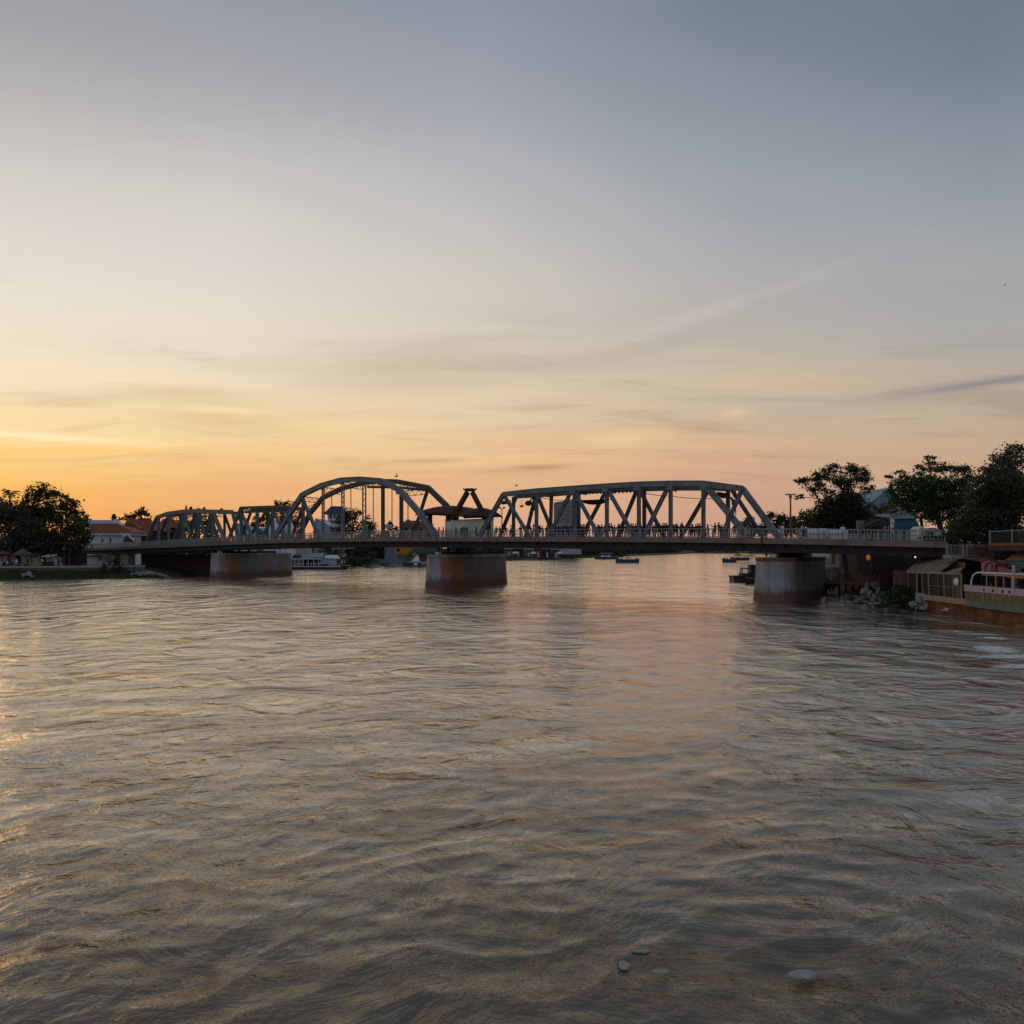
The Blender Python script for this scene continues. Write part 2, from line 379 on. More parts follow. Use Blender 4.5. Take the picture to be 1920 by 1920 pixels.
# ------------------------------------------------------------------ mesh helpers
class MB:
    def __init__(s):
        s.v = []
        s.f = []
    def add(s, vs, fs):
        o = len(s.v)
        s.v += [tuple(v) for v in vs]
        s.f += [tuple(i + o for i in f) for f in fs]
    def box(s, lo, hi):
        x0, y0, z0 = lo
        x1, y1, z1 = hi
        s.add([(x0, y0, z0), (x1, y0, z0), (x1, y1, z0), (x0, y1, z0), (x0, y0, z1), (x1, y0, z1), (x1, y1, z1), (x0, y1, z1)],
              [(3, 2, 1, 0), (4, 5, 6, 7), (0, 1, 5, 4), (1, 2, 6, 5), (2, 3, 7, 6), (3, 0, 4, 7)])
    def beam(s, p, q, w, t, side=None):
        """w across (in the plane normal to side), t along side"""
        p, q = Vector(p), Vector(q)
        a = (q - p).normalized()
        sd_ = Vector(side) if side is not None else (Vector((0, 0, 1)).cross(a) if abs(a.z) < 0.99 else Vector((1, 0, 0)))
        sd_ = (sd_ - a * sd_.dot(a)).normalized()
        u = a.cross(sd_).normalized()
        vs = []
        for c in (p, q):
            for i, j in ((-1, -1), (1, -1), (1, 1), (-1, 1)):
                vs.append(c + u * (w / 2 * i) + sd_ * (t / 2 * j))
        s.add(vs, [(3, 2, 1, 0), (4, 5, 6, 7), (0, 1, 5, 4), (1, 2, 6, 5), (2, 3, 7, 6), (3, 0, 4, 7)])
    def tube(s, pts, rad, n=6):
        pts = [Vector(p) for p in pts]
        if isinstance(rad, (int, float)):
            rad = [rad] * len(pts)
        vs = []
        for i, p in enumerate(pts):
            a = (pts[min(i + 1, len(pts) - 1)] - pts[max(i - 1, 0)]).normalized()
            sd_ = a.cross(Vector((0.13, 0.31, 0.94)))
            if sd_.length < 1e-3:
                sd_ = a.cross(Vector((1, 0, 0)))
            sd_.normalize()
            u = a.cross(sd_)
            for k in range(n):
                t = 2 * math.pi * k / n
                vs.append(p + (sd_ * math.cos(t) + u * math.sin(t)) * rad[i])
        fs = []
        for i in range(len(pts) - 1):
            for k in range(n):
                fs.append((i * n + k, i * n + (k + 1) % n, (i + 1) * n + (k + 1) % n, (i + 1) * n + k))
        fs.append(tuple(range(n))[::-1])
        fs.append(tuple((len(pts) - 1) * n + k for k in range(n)))
        s.add(vs, fs)
    def prism(s, poly, z0, z1):
        n = len(poly)
        vs = [(p[0], p[1], z0) for p in poly] + [(p[0], p[1], z1) for p in poly]
        fs = [tuple(range(n))[::-1], tuple(range(n, 2 * n))] + [(i, (i + 1) % n, n + (i + 1) % n, n + i) for i in range(n)]
        s.add(vs, fs)
    def slab(s, quad, th):
        """thick sheet from 4 corner points, thickened along its normal"""
        q = [Vector(p) for p in quad]
        nn = (q[1] - q[0]).cross(q[3] - q[0]).normalized() * th
        vs = q + [p + nn for p in q]
        n = len(q)
        s.add(vs, [tuple(range(n))[::-1], tuple(range(n, 2 * n))] + [(i, (i + 1) % n, n + (i + 1) % n, n + i) for i in range(n)])
    def ball(s, c, r, n=6, m=8, jit=0.0, rn=None):
        c = Vector(c)
        rr = r if hasattr(r, '__len__') else (r, r, r)
        vs = [c + Vector((0, 0, -rr[2]))]
        for i in range(1, n):
            ph = -math.pi / 2 + math.pi * i / n
            for k in range(m):
                t = 2 * math.pi * k / m
                j = 1 + (rn.uniform(-jit, jit) if rn else 0)
                vs.append(c + Vector((rr[0] * math.cos(ph) * math.cos(t), rr[1] * math.cos(ph) * math.sin(t), rr[2] * math.sin(ph))) * j)
        vs.append(c + Vector((0, 0, rr[2])))
        fs = []
        for k in range(m):
            fs.append((0, 1 + (k + 1) % m, 1 + k))
            fs.append((len(vs) - 1, 1 + (n - 2) * m + k, 1 + (n - 2) * m + (k + 1) % m))
        for i in range(n - 2):
            for k in range(m):
                a = 1 + i * m
                fs.append((a + k, a + (k + 1) % m, a + m + (k + 1) % m, a + m + k))
        s.add(vs, fs)
    def build(s, name, material, parent=None, smooth=False):
        org = ORIG.get(parent.name, Vector((0, 0, 0))) if parent is not None else None
        if parent is None:
            arr = np.array(s.v)
            org = Vector(((arr[:, 0].min() + arr[:, 0].max()) / 2, (arr[:, 1].min() + arr[:, 1].max()) / 2, arr[:, 2].min()))
        me = bpy.data.meshes.new(name)
        me.from_pydata([(v[0] - org.x, v[1] - org.y, v[2] - org.z) for v in s.v], [], s.f)
        if smooth:
            me.polygons.foreach_set('use_smooth', [True] * len(me.polygons))
        me.materials.append(material)
        me.update()
        o = bpy.data.objects.new(name, me)
        COL.objects.link(o)
        ORIG[o.name] = org
        if parent is None:
            o.location = org
        else:
            o.parent = parent
        return o

ORIG = {}

def tag(o, label, cat=None, group=None, kind=None):
    o['label'] = label
    if cat:
        o['category'] = cat
    if group:
        o['group'] = group
    if kind:
        o['kind'] = kind
    return o

def thing(name, label, cat, loc, group=None):
    o = bpy.data.objects.new(name, None)
    COL.objects.link(o)
    o.empty_display_size = 0.5
    o.location = loc
    ORIG[o.name] = Vector(loc)
    return tag(o, label, cat, group)

def U(px, py, d):
    """point at depth d seen at photograph pixel px,py"""
    return Vector(((px - 960) / F * d, d, HC + (HY - py) / F * d))

def mpp(d):
    return d / F

def fastmesh(name, verts, quads, material, parent=None, smooth=False):
    verts = np.asarray(verts, dtype=np.float32)
    quads = np.asarray(quads, dtype=np.int32)
    org = ORIG.get(parent.name) if parent is not None else Vector((0, 0, 0))
    verts = verts - np.array(org, dtype=np.float32)
    me = bpy.data.meshes.new(name)
    k = quads.shape[1]
    me.vertices.add(len(verts))
    me.vertices.foreach_set('co', verts.ravel())
    me.loops.add(quads.size)
    me.loops.foreach_set('vertex_index', quads.ravel())
    me.polygons.add(len(quads))
    me.polygons.foreach_set('loop_start', np.arange(0, quads.size, k, dtype=np.int32))
    me.polygons.foreach_set('loop_total', np.full(len(quads), k, dtype=np.int32))
    if smooth:
        me.polygons.foreach_set('use_smooth', np.ones(len(quads), dtype=bool))
    me.update(calc_edges=True)
    me.materials.append(material)
    o = bpy.data.objects.new(name, me)
    COL.objects.link(o)
    ORIG[o.name] = Vector(org)
    if parent is not None:
        o.parent = parent
    return o

# ------------------------------------------------------------------ noise
class Perlin:
    def __init__(s, seed):
        r = np.random.default_rng(seed)
        s.p = r.permutation(256)
        s.p = np.concatenate([s.p, s.p])
        a = r.uniform(0, 2 * np.pi, 256)
        s.g = np.stack([np.cos(a), np.sin(a)], 1)
    def __call__(s, x, y):
        xi = np.floor(x).astype(int)
        yi = np.floor(y).astype(int)
        xf, yf = x - xi, y - yi
        xi &= 255
        yi &= 255
        def gr(ix, iy, dx, dy):
            h = s.p[s.p[ix & 255] + (iy & 255)] & 255
            g = s.g[h]
            return g[..., 0] * dx + g[..., 1] * dy
        u = xf ** 3 * (xf * (xf * 6 - 15) + 10)
        v = yf ** 3 * (yf * (yf * 6 - 15) + 10)
        a = gr(xi, yi, xf, yf)
        b = gr(xi + 1, yi, xf - 1, yf)
        c = gr(xi, yi + 1, xf, yf - 1)
        d = gr(xi + 1, yi + 1, xf - 1, yf - 1)
        return (a + (b - a) * u) * (1 - v) + (c + (d - c) * u) * v

# ------------------------------------------------------------------ river outline and ground
LEFT_SHORE = [(-420, 60), (-260, 128), (-135, 152), (-99, 157), (-84, 161), (-72, 166), (-76, 186), (-76, 215), (-67, 246), (-48, 272), (-33, 302), (-12, 370), (-2, 412), (40, 520), (104, 700), (190, 930), (262, 1160)]
RIGHT_SHORE = [(330, 1160), (290, 900), (205, 600), (118, 350), (74, 200), (58, 150), (44.5, 118), (39.6, 104), (38.4, 94), (37.4, 88), (38.2, 83), (40.6, 77.5), (40, 62), (40, -60)]
RIVER = np.array(LEFT_SHORE + RIGHT_SHORE + [(-420, -60)], dtype=float)

def inside(px, py, poly):
    r = np.zeros(px.shape, bool)
    n = len(poly)
    j = n - 1
    for i in range(n):
        xi, yi = poly[i]
        xj, yj = poly[j]
        c = ((yi > py) != (yj > py)) & (px < (xj - xi) * (py - yi) / (yj - yi + 1e-12) + xi)
        r ^= c
        j = i
    return r

def seg_dist(px, py, pts):
    d = np.full(px.shape, 1e9)
    for (x0, y0), (x1, y1) in zip(pts[:-1], pts[1:]):
        dx, dy = x1 - x0, y1 - y0
        t = np.clip(((px - x0) * dx + (py - y0) * dy) / (dx * dx + dy * dy), 0, 1)
        d = np.minimum(d, np.hypot(px - x0 - t * dx, py - y0 - t * dy))
    return d

P1, P2, P3, P4 = Perlin(1), Perlin(2), Perlin(3), Perlin(4)

def ground_height(x, y):
    ins = inside(x, y, RIVER)
    dl = seg_dist(x, y, LEFT_SHORE)
    dr = seg_dist(x, y, RIGHT_SHORE)
    d = np.where(ins, -np.minimum(dl, dr), np.minimum(dl, dr))
    left = dl < dr
    n = P1(x * 0.15, y * 0.15) * 0.35 + P2(x * 0.5, y * 0.5) * 0.12
    hl = np.interp(d, [-30, -3, 0, 2.5, 7, 12, 60, 200, 900], [-4, -1.2, -0.03, 0.5, 1.0, 1.5, 1.55, 3.0, 5])
    hr = np.interp(d, [-30, -3, 0, 3, 7, 12, 60, 200, 900], [-4, -1.2, -0.03, 0.6, 1.5, 1.8, 2.5, 3.5, 5])
    h = np.where(left, hl, hr)
    return h + n * np.clip(d / 3, 0, 1)

def polar_grid(az0, az1, na, rs):
    az = np.radians(np.linspace(az0, az1, na))
    A, RR = np.meshgrid(az, rs)
    x = RR * np.sin(A)
    y = RR * np.cos(A)
    nr = len(rs)
    i = np.arange(nr * na).reshape(nr, na)
    q = np.stack([i[:-1, :-1], i[:-1, 1:], i[1:, 1:], i[1:, :-1]], -1).reshape(-1, 4)
    return x, y, q

gx, gy, gq = polar_grid(-62, 62, 420, np.geomspace(24, 6000, 330))
gz = ground_height(gx, gy)
ground = fastmesh('ground', np.stack([gx, gy, gz], -1).reshape(-1, 3), gq, M['soil'], smooth=True)
tag(ground, 'dark grassy earth of both river banks', kind='structure')

# ------------------------------------------------------------------ water
def water_material():
    m = bpy.data.materials.new('muddy_water')
    m.use_nodes = True
    nt = m.node_tree
    b = nt.nodes['Principled BSDF']
    b.inputs['IOR'].default_value = 1.38
    b.inputs['Roughness'].default_value = 0.06
    b.inputs['Specular IOR Level'].default_value = 0.5
    t = nt.nodes.new('ShaderNodeTexCoord')
    L = nt.links.new
    def N(kind):
        return nt.nodes.new(kind)
    def noise(scale, detail, stretch=(1, 1, 1), rot=0.0, dist=0.0, rough=0.6):
        mm = N('ShaderNodeMapping')
        mm.inputs['Scale'].default_value = stretch
        mm.inputs['Rotation'].default_value = (0, 0, rot)
        L(t.outputs['Object'], mm.inputs[0])
        nn = N('ShaderNodeTexNoise')
        nn.inputs['Scale'].default_value = scale
        nn.inputs['Detail'].default_value = detail
        nn.inputs['Roughness'].default_value = rough
        nn.inputs['Distortion'].default_value = dist
        L(mm.outputs[0], nn.inputs['Vector'])
        return nn.outputs['Fac']
    # silt colour
    silt = noise(0.16, 5, dist=1.2)
    rp = N('ShaderNodeValToRGB')
    rp.color_ramp.elements[0].position = 0.3
    rp.color_ramp.elements[1].position = 0.7
    rp.color_ramp.elements[0].color = (0.096, 0.072, 0.046, 1)
    rp.color_ramp.elements[1].color = (0.150, 0.118, 0.080, 1)
    L(silt, rp.inputs[0])
    # foam where the current breaks near the right wall
    def foam_patch(px, py, rx, ry, ang, amp):
        y = HC * F / (py - HY)
        x = (px - 960) / F * y
        mm = N('ShaderNodeMapping')
        mm.vector_type = 'TEXTURE'
        mm.inputs['Location'].default_value = (x, y, 0)
        mm.inputs['Rotation'].default_value = (0, 0, ang)
        mm.inputs['Scale'].default_value = (rx, ry, 1e3)
        L(t.outputs['Object'], mm.inputs[0])
        ln = N('ShaderNodeVectorMath')
        ln.operation = 'LENGTH'
        L(mm.outputs[0], ln.inputs[0])
        mr = N('ShaderNodeMapRange')
        mr.inputs[1].default_value = 1.0
        mr.inputs[2].default_value = 0.0
        mr.inputs[4].default_value = amp
        L(ln.outputs['Value'], mr.inputs[0])
        return mr.outputs[0]
    acc = None
    for a in FOAM:
        o = foam_patch(*a)
        if acc is None:
            acc = o
        else:
            mx = N('ShaderNodeMath')
            mx.operation = 'MAXIMUM'
            L(acc, mx.inputs[0])
            L(o, mx.inputs[1])
            acc = mx.outputs[0]
    fz = noise(2.0, 7, dist=1.6, rough=0.62)
    def fmath(op, a_, b_):
        nn = N('ShaderNodeMath')
        nn.operation = op
        for i_, v_ in enumerate((a_, b_)):
            if isinstance(v_, (int, float)):
                nn.inputs[i_].default_value = v_
            else:
                L(v_, nn.inputs[i_])
        return nn.outputs[0]
    ridge = fmath('SUBTRACT', 1.0, fmath('MULTIPLY', fmath('ABSOLUTE', fmath('SUBTRACT', fz, 0.5), 0), 7.0))
    lace = fmath('ADD', fmath('MULTIPLY', fmath('MAXIMUM', ridge, 0.0), acc), fmath('MULTIPLY', fmath('MULTIPLY', acc, acc), 0.12))
    fr = N('ShaderNodeMapRange')
    fr.interpolation_type = 'SMOOTHSTEP'
    fr.inputs[1].default_value = 0.14
    fr.inputs[2].default_value = 0.48
    L(lace, fr.inputs[0])
    mix = N('ShaderNodeMix')
    mix.data_type = 'RGBA'
    L(fr.outputs[0], mix.inputs[0])
    L(rp.outputs[0], mix.inputs[6])
    mix.inputs[7].default_value = (0.78, 0.78, 0.77, 1)
    rr = N('ShaderNodeMapRange')
    rr.inputs[3].default_value = 0.06
    rr.inputs[4].default_value = 0.7
    L(fr.outputs[0], rr.inputs[0])
    # ripples too fine for the mesh
    n0 = noise(0.34, 6.5, (0.85, 1.0, 1), R(-18), 0.7, 0.57)
    n1 = noise(1.5, 5.5, (0.9, 1.0, 1), R(-30), 0.5, 0.60)
    rg = noise(0.045, 6, (0.5, 1.0, 1), R(-15), 1.0, 0.62)
    rgm = N('ShaderNodeMapRange')
    rgm.inputs[1].default_value, rgm.inputs[2].default_value = 0.38, 0.62
    rgm.inputs[3].default_value, rgm.inputs[4].default_value = 0.45, 1.15
    L(rg, rgm.inputs[0])
    last = None
    nf = noise(0.13, 4, (0.8, 0.34, 1), R(-8), 0.6, 0.58)
    for hgt, dist_, mod in ((nf, 2.3, 'far'), (n0, 0.46, False), (n1, 0.10, True)):
        bb_ = N('ShaderNodeBump')
        bb_.inputs['Distance'].default_value = dist_
        bb_.inputs['Strength'].default_value = 1.0
        if mod:
            # ripples finer than a metre die away where the water lies open and far
            sy_ = N('ShaderNodeSeparateXYZ')
            L(t.outputs['Object'], sy_.inputs[0])
            fy = N('ShaderNodeMapRange')
            fy.inputs[1].default_value, fy.inputs[2].default_value = 14, 95
            fy.inputs[3].default_value, fy.inputs[4].default_value = (0.05, 1.0) if mod == 'far' else (1.0, 0.5)
            L(sy_.outputs[1], fy.inputs[0])
            mm_ = N('ShaderNodeMath')
            mm_.operation = 'MULTIPLY'
            L(fy.outputs[0], mm_.inputs[0])
            L(rgm.outputs[0], mm_.inputs[1])
            L(mm_.outputs[0], bb_.inputs['Strength'])
        L(hgt, bb_.inputs['Height'])
        if last is not None:
            L(last, bb_.inputs['Normal'])
        last = bb_.outputs[0]
    b2 = bb_
    nrm = b2.outputs[0]
    # muddy body under a clear surface: the share mirrored grows towards grazing views by a curve raised above real water to brighten the river
    nt.nodes.remove(b)
    dif = N('ShaderNodeBsdfDiffuse')
    L(mix.outputs[2], dif.inputs['Color'])
    L(nrm, dif.inputs['Normal'])
    glo = N('ShaderNodeBsdfGlossy')
    glo.inputs['Color'].default_value = (1.0, 0.935, 0.845, 1)
    L(rr.outputs[0], glo.inputs['Roughness'])
    L(nrm, glo.inputs['Normal'])
    lw = N('ShaderNodeLayerWeight')
    lw.inputs['Blend'].default_value = 0.5
    fre = N('ShaderNodeValToRGB')
    els = fre.color_ramp.elements
    els[0].position, els[0].color = 0.0, (.025, .025, .025, 1)
    els[1].position, els[1].color = 1.0, (1, 1, 1, 1)
    for deg_, v_ in ((45, .05), (60, .10), (66, .18), (72.6, .34), (76, .50), (80, .66), (85, .88)):
        e_ = els.new(1 - math.cos(R(deg_)))
        e_.color = (v_, v_, v_, 1)
    L(lw.outputs['Facing'], fre.inputs[0])
    inv = N('ShaderNodeMath')
    inv.operation = 'MULTIPLY_ADD'
    L(fr.outputs[0], inv.inputs[0])
    inv.inputs[1].default_value = -0.95
    inv.inputs[2].default_value = 1.0
    fm = N('ShaderNodeMath')
    fm.operation = 'MULTIPLY'
    L(fre.outputs[0], fm.inputs[0])
    L(inv.outputs[0], fm.inputs[1])
    msh = N('ShaderNodeMixShader')
    L(fm.outputs[0], msh.inputs[0])
    L(dif.outputs[0], msh.inputs[1])
    L(glo.outputs[0], msh.inputs[2])
    L(msh.outputs[0], nt.nodes['Material Output'].inputs['Surface'])
    return m

FOAM = [(1900, 1231, 3.6, 1.3, R(4), 1.0), (1868, 1217, 1.8, 3.0, R(-20), 1.0), (1860, 1196, 1.4, 1.6, R(20), .8), (1832, 1189, 2.6, 1.0, R(-15), .7), (1785, 1183, 3.0, 1.2, R(-10), .6), (1915, 1249, 2.4, 1.0, R(10), 1.0),
        (1812, 1228, 1.6, 1.1, 0, .6), (1200, 1196, 4.0, 2.4, R(35), .36), (1258, 1190, 2.0, 1.4, R(-20), .33), (1640, 1702, 0.8, 0.7, 0, .34), (1830, 1505, 2.0, 1.2, 0, .45), (1745, 1450, 2.5, 1.0, R(-20), .45), (870, 1882, .6, .3, 0, .3), (140, 1420, 2.0, 2.0, R(30), .5), (60, 1425, 1.8, 1.4, 0, .5)]
rs = np.concatenate([np.geomspace(5.5, 130, 660), np.geomspace(130, 3000, 190)[1:]])
wx, wy, wq = polar_grid(-47, 47, 580, rs)
rr_ = np.hypot(wx, wy)
def fade(lam):
    sp = np.maximum(rr_ * 0.0049, rr_ * np.radians(94 / 580))
    return np.clip((lam / sp - 3) / 4, 0, 1)
q1 = P3(wx * 0.09 + 5, wy * 0.09) * 2.4 + P1(wx * 0.33, wy * 0.33 + 3) * 0.45
q2 = P4(wx * 0.09, wy * 0.09 + 9) * 2.4 + P2(wx * 0.33 + 6, wy * 0.33) * 0.45
ax, ay = wx + q1, wy + q2
ca, sa = math.cos(R(24)), math.sin(R(24))
bx_, by_ = ax * ca + ay * sa, -ax * sa + ay * ca
patch = 0.55 + 0.9 * np.clip(P2(wx * 0.06 + 1, wy * 0.045) + 0.45, 0, 1)       # calmer and rougher water
h = 0.060 * P1(bx_ / 7.5, by_ / 4.6)
h += 0.042 * P2(bx_ / 2.8 + 7, by_ / 2.0) * fade(2.0) * patch
rid = 1 - np.abs(P3(bx_ / 2.1 + 3, by_ / 1.4)) * 2
h += 0.020 * (np.clip(rid, 0, 1) ** 2 - 0.4) * fade(1.2) * patch
h += 0.030 * P4(wx / 0.85, wy / 0.70 + 4) * fade(0.7) * patch
h += 0.014 * P1(wx / 0.50 + 11, wy / 0.42) * fade(0.45) * patch
h += 0.009 * P3(wx / 0.29 + 2, wy / 0.25) * fade(0.27) * patch
h += 0.0055 * P2(wx / 0.17, wy / 0.15 + 8) * fade(0.17)
for ex, ey, er, ea in ((-1.35, 13.3, 0.75, 0.007), (6.1, 13.4, 0.9, 0.008), (1.6, 16.1, 0.6, 0.006)):      # slow eddies
    dd = np.hypot(wx - ex, wy - ey)
    h += ea * np.cos(dd / er * 9) * np.exp(-(dd / er) ** 2 * 1.2) - 0.014 * np.exp(-(dd / er) ** 2 * 2)
h *= np.interp(rr_, [8, 18, 40, 90, 300], [1.0, 0.8, 0.60, 0.60, 0.60])
water = fastmesh('water', np.stack([wx, wy, h], -1).reshape(-1, 3), wq, water_material(), smooth=True)
tag(water, 'wide brown river with rippled current reflecting the sunset', kind='structure')

# ------------------------------------------------------------------ bridge frame of reference
A0 = Vector((30.5, 93.5, 0))
DIR = Vector((-93.8, 79.5, 0)).normalized()
PERP = Vector((DIR.y, -DIR.x, 0))
PS = [-40, -24, -18, -9, 0, 18, 50, 75, 94, 122, 157, 175, 200, 240]
PZ = [6.45, 6.6, 6.75, 7.07, 7.28, 7.58, 7.86, 8.0, 7.93, 7.5, 6.78, 6.42, 6.15, 6.0]

def deck_z(s):
    w = 0
    t = 0
    for k in range(-2, 3):
        t += float(np.interp(s + k * 4, PS, PZ))
        w += 1
    return t / w

def B(s, off, z):
    p = A0 + DIR * s + PERP * off
    return Vector((p.x, p.y, z))

def s_at(px, off):
    k = (px - 960) / F
    o = A0 + PERP * off
    return (k * o.y - o.x) / (DIR.x - k * DIR.y)

def W(px, py, off):
    """point of the vertical plane parallel to the bridge at distance off, at photograph pixel px,py"""
    p = A0 + DIR * s_at(px, off) + PERP * off
    return Vector((p.x, p.y, HC + (HY - py) / F * p.y))

S_END, S_START = 192.0, -18.5
OFF0, OFF1 = -0.85, 8.0
bridge = thing('truss_bridge', 'long grey steel truss and arch bridge crossing the river on three piers', 'bridge', B(55, 3.5, 0))

def strip(o0, o1, zt0, zt1, name, m, s0=S_START, s1=S_END, parent=bridge, step=4.0):
    mb = MB()
    n = max(2, int((s1 - s0) / step))
    ss = [s0 + (s1 - s0) * i / n for i in range(n + 1)]
    vs, fs = [], []
    for s_ in ss:
        z = deck_z(s_)
        vs += [B(s_, o0, z + zt0), B(s_, o1, z + zt0), B(s_, o1, z + zt1), B(s_, o0, z + zt1)]
    for i in range(n):
        a, b = i * 4, i * 4 + 4
        for k in range(4):
            fs.append((a + k, a + (k + 1) % 4, b + (k + 1) % 4, b + k))
    fs.append((3, 2, 1, 0))
    fs.append(tuple(n * 4 + k for k in range(4)))
    mb.add(vs, fs)
    return mb.build(name, m, parent)

deck = strip(OFF0 + 0.25, OFF1 - 0.25, -0.45, -0.02, 'deck_slab', M['asphalt'])
strip(OFF0, OFF0 + 0.247, -0.62, 0.06, 'edge_beam', M['fascia'])
strip(OFF1 - 0.247, OFF1, -0.62, 0.06, 'edge_beam', M['fascia'])
for o_ in (0.0, 2.3, 4.6, 7.0):
    strip(o_ - 0.2, o_ + 0.2, -1.60, -0.453, 'girder', M['girder'])
mbx = MB()
for i in range(80):
    s_ = S_START + 1.5 + i * 2.6
    if s_ < S_END - 1:
        z = deck_z(s_)
        mbx.beam(B(s_, -0.55, z - 0.75), B(s_, 7.7, z - 0.75), 0.5, 0.16, DIR)
tag(mbx.build('floor_beam', M['girder'], bridge), 'rows of dark cross beams under the deck', kind='stuff')
# expansion joints that break the long edge beam
mbx = MB()
for s_ in (1.0, 55.0, 121.5):
    z = deck_z(s_)
    mbx = MB()
    mbx.beam(B(s_, OFF0 - 0.03, z - 0.66), B(s_, OFF0 - 0.03, z + 0.1), 0.16, 0.05, PERP)
    mbx.build('expansion_joint', M['girder'], bridge)

# railing along both edges: rails and posts, with the thin bars as one sub-part
def railing(off, s0, s1, mtl, bars=True, bar_step=0.34):
    mb = MB()
    n = int((s1 - s0) / 2.0)
    pts = [(s0 + (s1 - s0) * i / n) for i in range(n + 1)]
    for i, s_ in enumerate(pts):
        z = deck_z(s_) + 0.06
        mb.beam(B(s_, off, z), B(s_, off, z + 1.12), 0.11, 0.09, PERP)
        if i:
            t = pts[i - 1]
            zt = deck_z(t) + 0.06
            for hh, w in ((1.06, 0.08), (0.56, 0.05), (0.14, 0.05)):
                mb.beam(B(t, off, zt + hh), B(s_, off, z + hh), w, 0.06, PERP)
    o = mb.build('railing', mtl, bridge)
    if bars:
        mb = MB()
        s_ = s0
        while s_ < s1:
            z = deck_z(s_) + 0.06
            mb.beam(B(s_, off, z + 0.14), B(s_, off, z + 1.06), 0.05, 0.035, PERP)
            s_ += bar_step
        bo = mb.build('railing_bar', mtl, o)
        tag(bo, 'thin upright bars of the bridge railing', kind='stuff')
    return o
railing(-0.62, -18.2, 3.0, M['rail'])
railing(-0.625, 3.2, 48.0, M['rail'], bars=True, bar_step=0.8)
railing(-0.62, 48.2, 118.0, M['rail'], bar_step=0.26)
railing(-0.625, 118.2, 191.5, M['rail'], bar_step=0.2)
railing(7.75, -18.2, 191.5, M['steel_dark'], bar_step=0.9)

# ---- trusses
def chord(mb, pts, w, t):
    for a, b in zip(pts[:-1], pts[1:]):
        mb.beam(a, b, w, t, PERP)
        ax_ = (b - a).normalized()
        up = ax_.cross(PERP)
        if up.z < 0:
            up = -up
        mb.beam(a + up * (w / 2 + 0.02), b + up * (w / 2 + 0.02), 0.05, t + 0.16, PERP)
        mb.beam(a - up * (w / 2 + 0.02), b - up * (w / 2 + 0.02), 0.05, t + 0.10, PERP)
    for p in pts[1:-1]:
        mb.beam(p - Vector((0, 0, w * 0.40)), p + Vector((0, 0, w * 0.5)), w * .5, t * 1.02, PERP)

def member(name, a, b, w, t, mtl, parent, lattice=False, ibeam=True):
    mb = MB()
    a, b = Vector(a), Vector(b)
    ax_ = (b - a).normalized()
    sd_ = PERP
    up = ax_.cross(sd_).normalized()
    if lattice:
        for k in (-1, 1):
            mb.beam(a + up * (w / 2 - 0.06) * k, b + up * (w / 2 - 0.06) * k, 0.14, t * .5, sd_)
        n = max(3, int((b - a).length / (w * 1.1)))
        for i in range(n):
            p0 = a.lerp(b, i / n)
            p1 = a.lerp(b, (i + 1) / n)
            k = 1 if i % 2 else -1
            mb.beam(p0 + up * (w / 2 - 0.08) * k, p1 - up * (w / 2 - 0.08) * k, 0.08, 0.06, sd_)
    elif ibeam:
        mb.beam(a, b, w, t * 0.35, sd_)
        for k in (-1, 1):
            mb.beam(a + up * (w / 2 - 0.03) * k, b + up * (w / 2 - 0.03) * k, 0.07, t, sd_)
    else:
        mb.beam(a, b, w, t, sd_)
    return mb.build(name, mtl, parent)

def gussets(pts, size, parent, mtl, off=0.0):
    for p in pts:
        mb = MB()
        mb.beam(p - Vector((0, 0, size * 0.70)) + PERP * off, p + Vector((0, 0, size * 0.16)) + PERP * off, size * .82, 0.53, PERP)
        mb.build('gusset_plate', mtl, parent)

def portal(p, q, depth, parent, mtl, n=7):
    """latticed cross brace between the two trusses"""
    mb = MB()
    p, q = Vector(p), Vector(q)
    dz = Vector((0, 0, depth))
    mb.beam(p, q, 0.14, 0.16, DIR)
    mb.beam(p - dz, q - dz, 0.12, 0.14, DIR)
    for i in range(n):
        a = p.lerp(q, i / n) - (dz if i % 2 else Vector((0, 0, 0)))
        b = p.lerp(q, (i + 1) / n) - (Vector((0, 0, 0)) if i % 2 else dz)
        mb.beam(a, b, 0.07, 0.07, DIR)
    return mb.build('cross_brace', mtl, parent)

def foot(px, off, dz=0.05):
    s_ = s_at(px, off)
    return B(s_, off, deck_z(s_) + dz)

# right hand through truss, near plane
NO, FO = 0.0, 7.0
top = [W(944, 927, NO), W(1005, 920.5, NO), W(1074, 915.5, NO), W(1136, 911.5, NO), W(1196, 908, NO), W(1256, 906.5, NO), W(1320, 906.5, NO), W(1392, 916, NO)]
mb = MB()
chord(mb, top, 0.62, 0.5)
tr = mb.build('near_truss', M['steel'], bridge)
tag(tr, 'near side frame of the flat topped right truss span')
member('end_post', top[0], foot(898, NO), 0.62, 0.5, M['steel'], tr)
member('end_post', top[-1], foot(1461, NO), 0.66, 0.5, M['steel'], tr)
for px in (1006, 1077, 1138, 1198, 1257.5, 1319):
    i = min(range(8), key=lambda k: abs(s_at(px, NO) - s_at([944, 1005, 1074, 1136, 1196, 1256, 1320, 1392][k], NO)))
    member('vertical', Vector((foot(px, NO).x, foot(px, NO).y, top[i].z)), foot(px, NO), 0.40, 0.42, M['steel'], tr)
for a, f_, w in ((0, 994, .42), (2, 1028, .42), (2, 1124, .44), (3, 1190, .44), (5, 1206, .46), (6, 1404, .72), (7, 1352, .42)):
    member('diagonal', top[a], foot(f_, NO), w, 0.40, M['steel'], tr)
gussets(top[2:7], 1.15, tr, M['steel'])
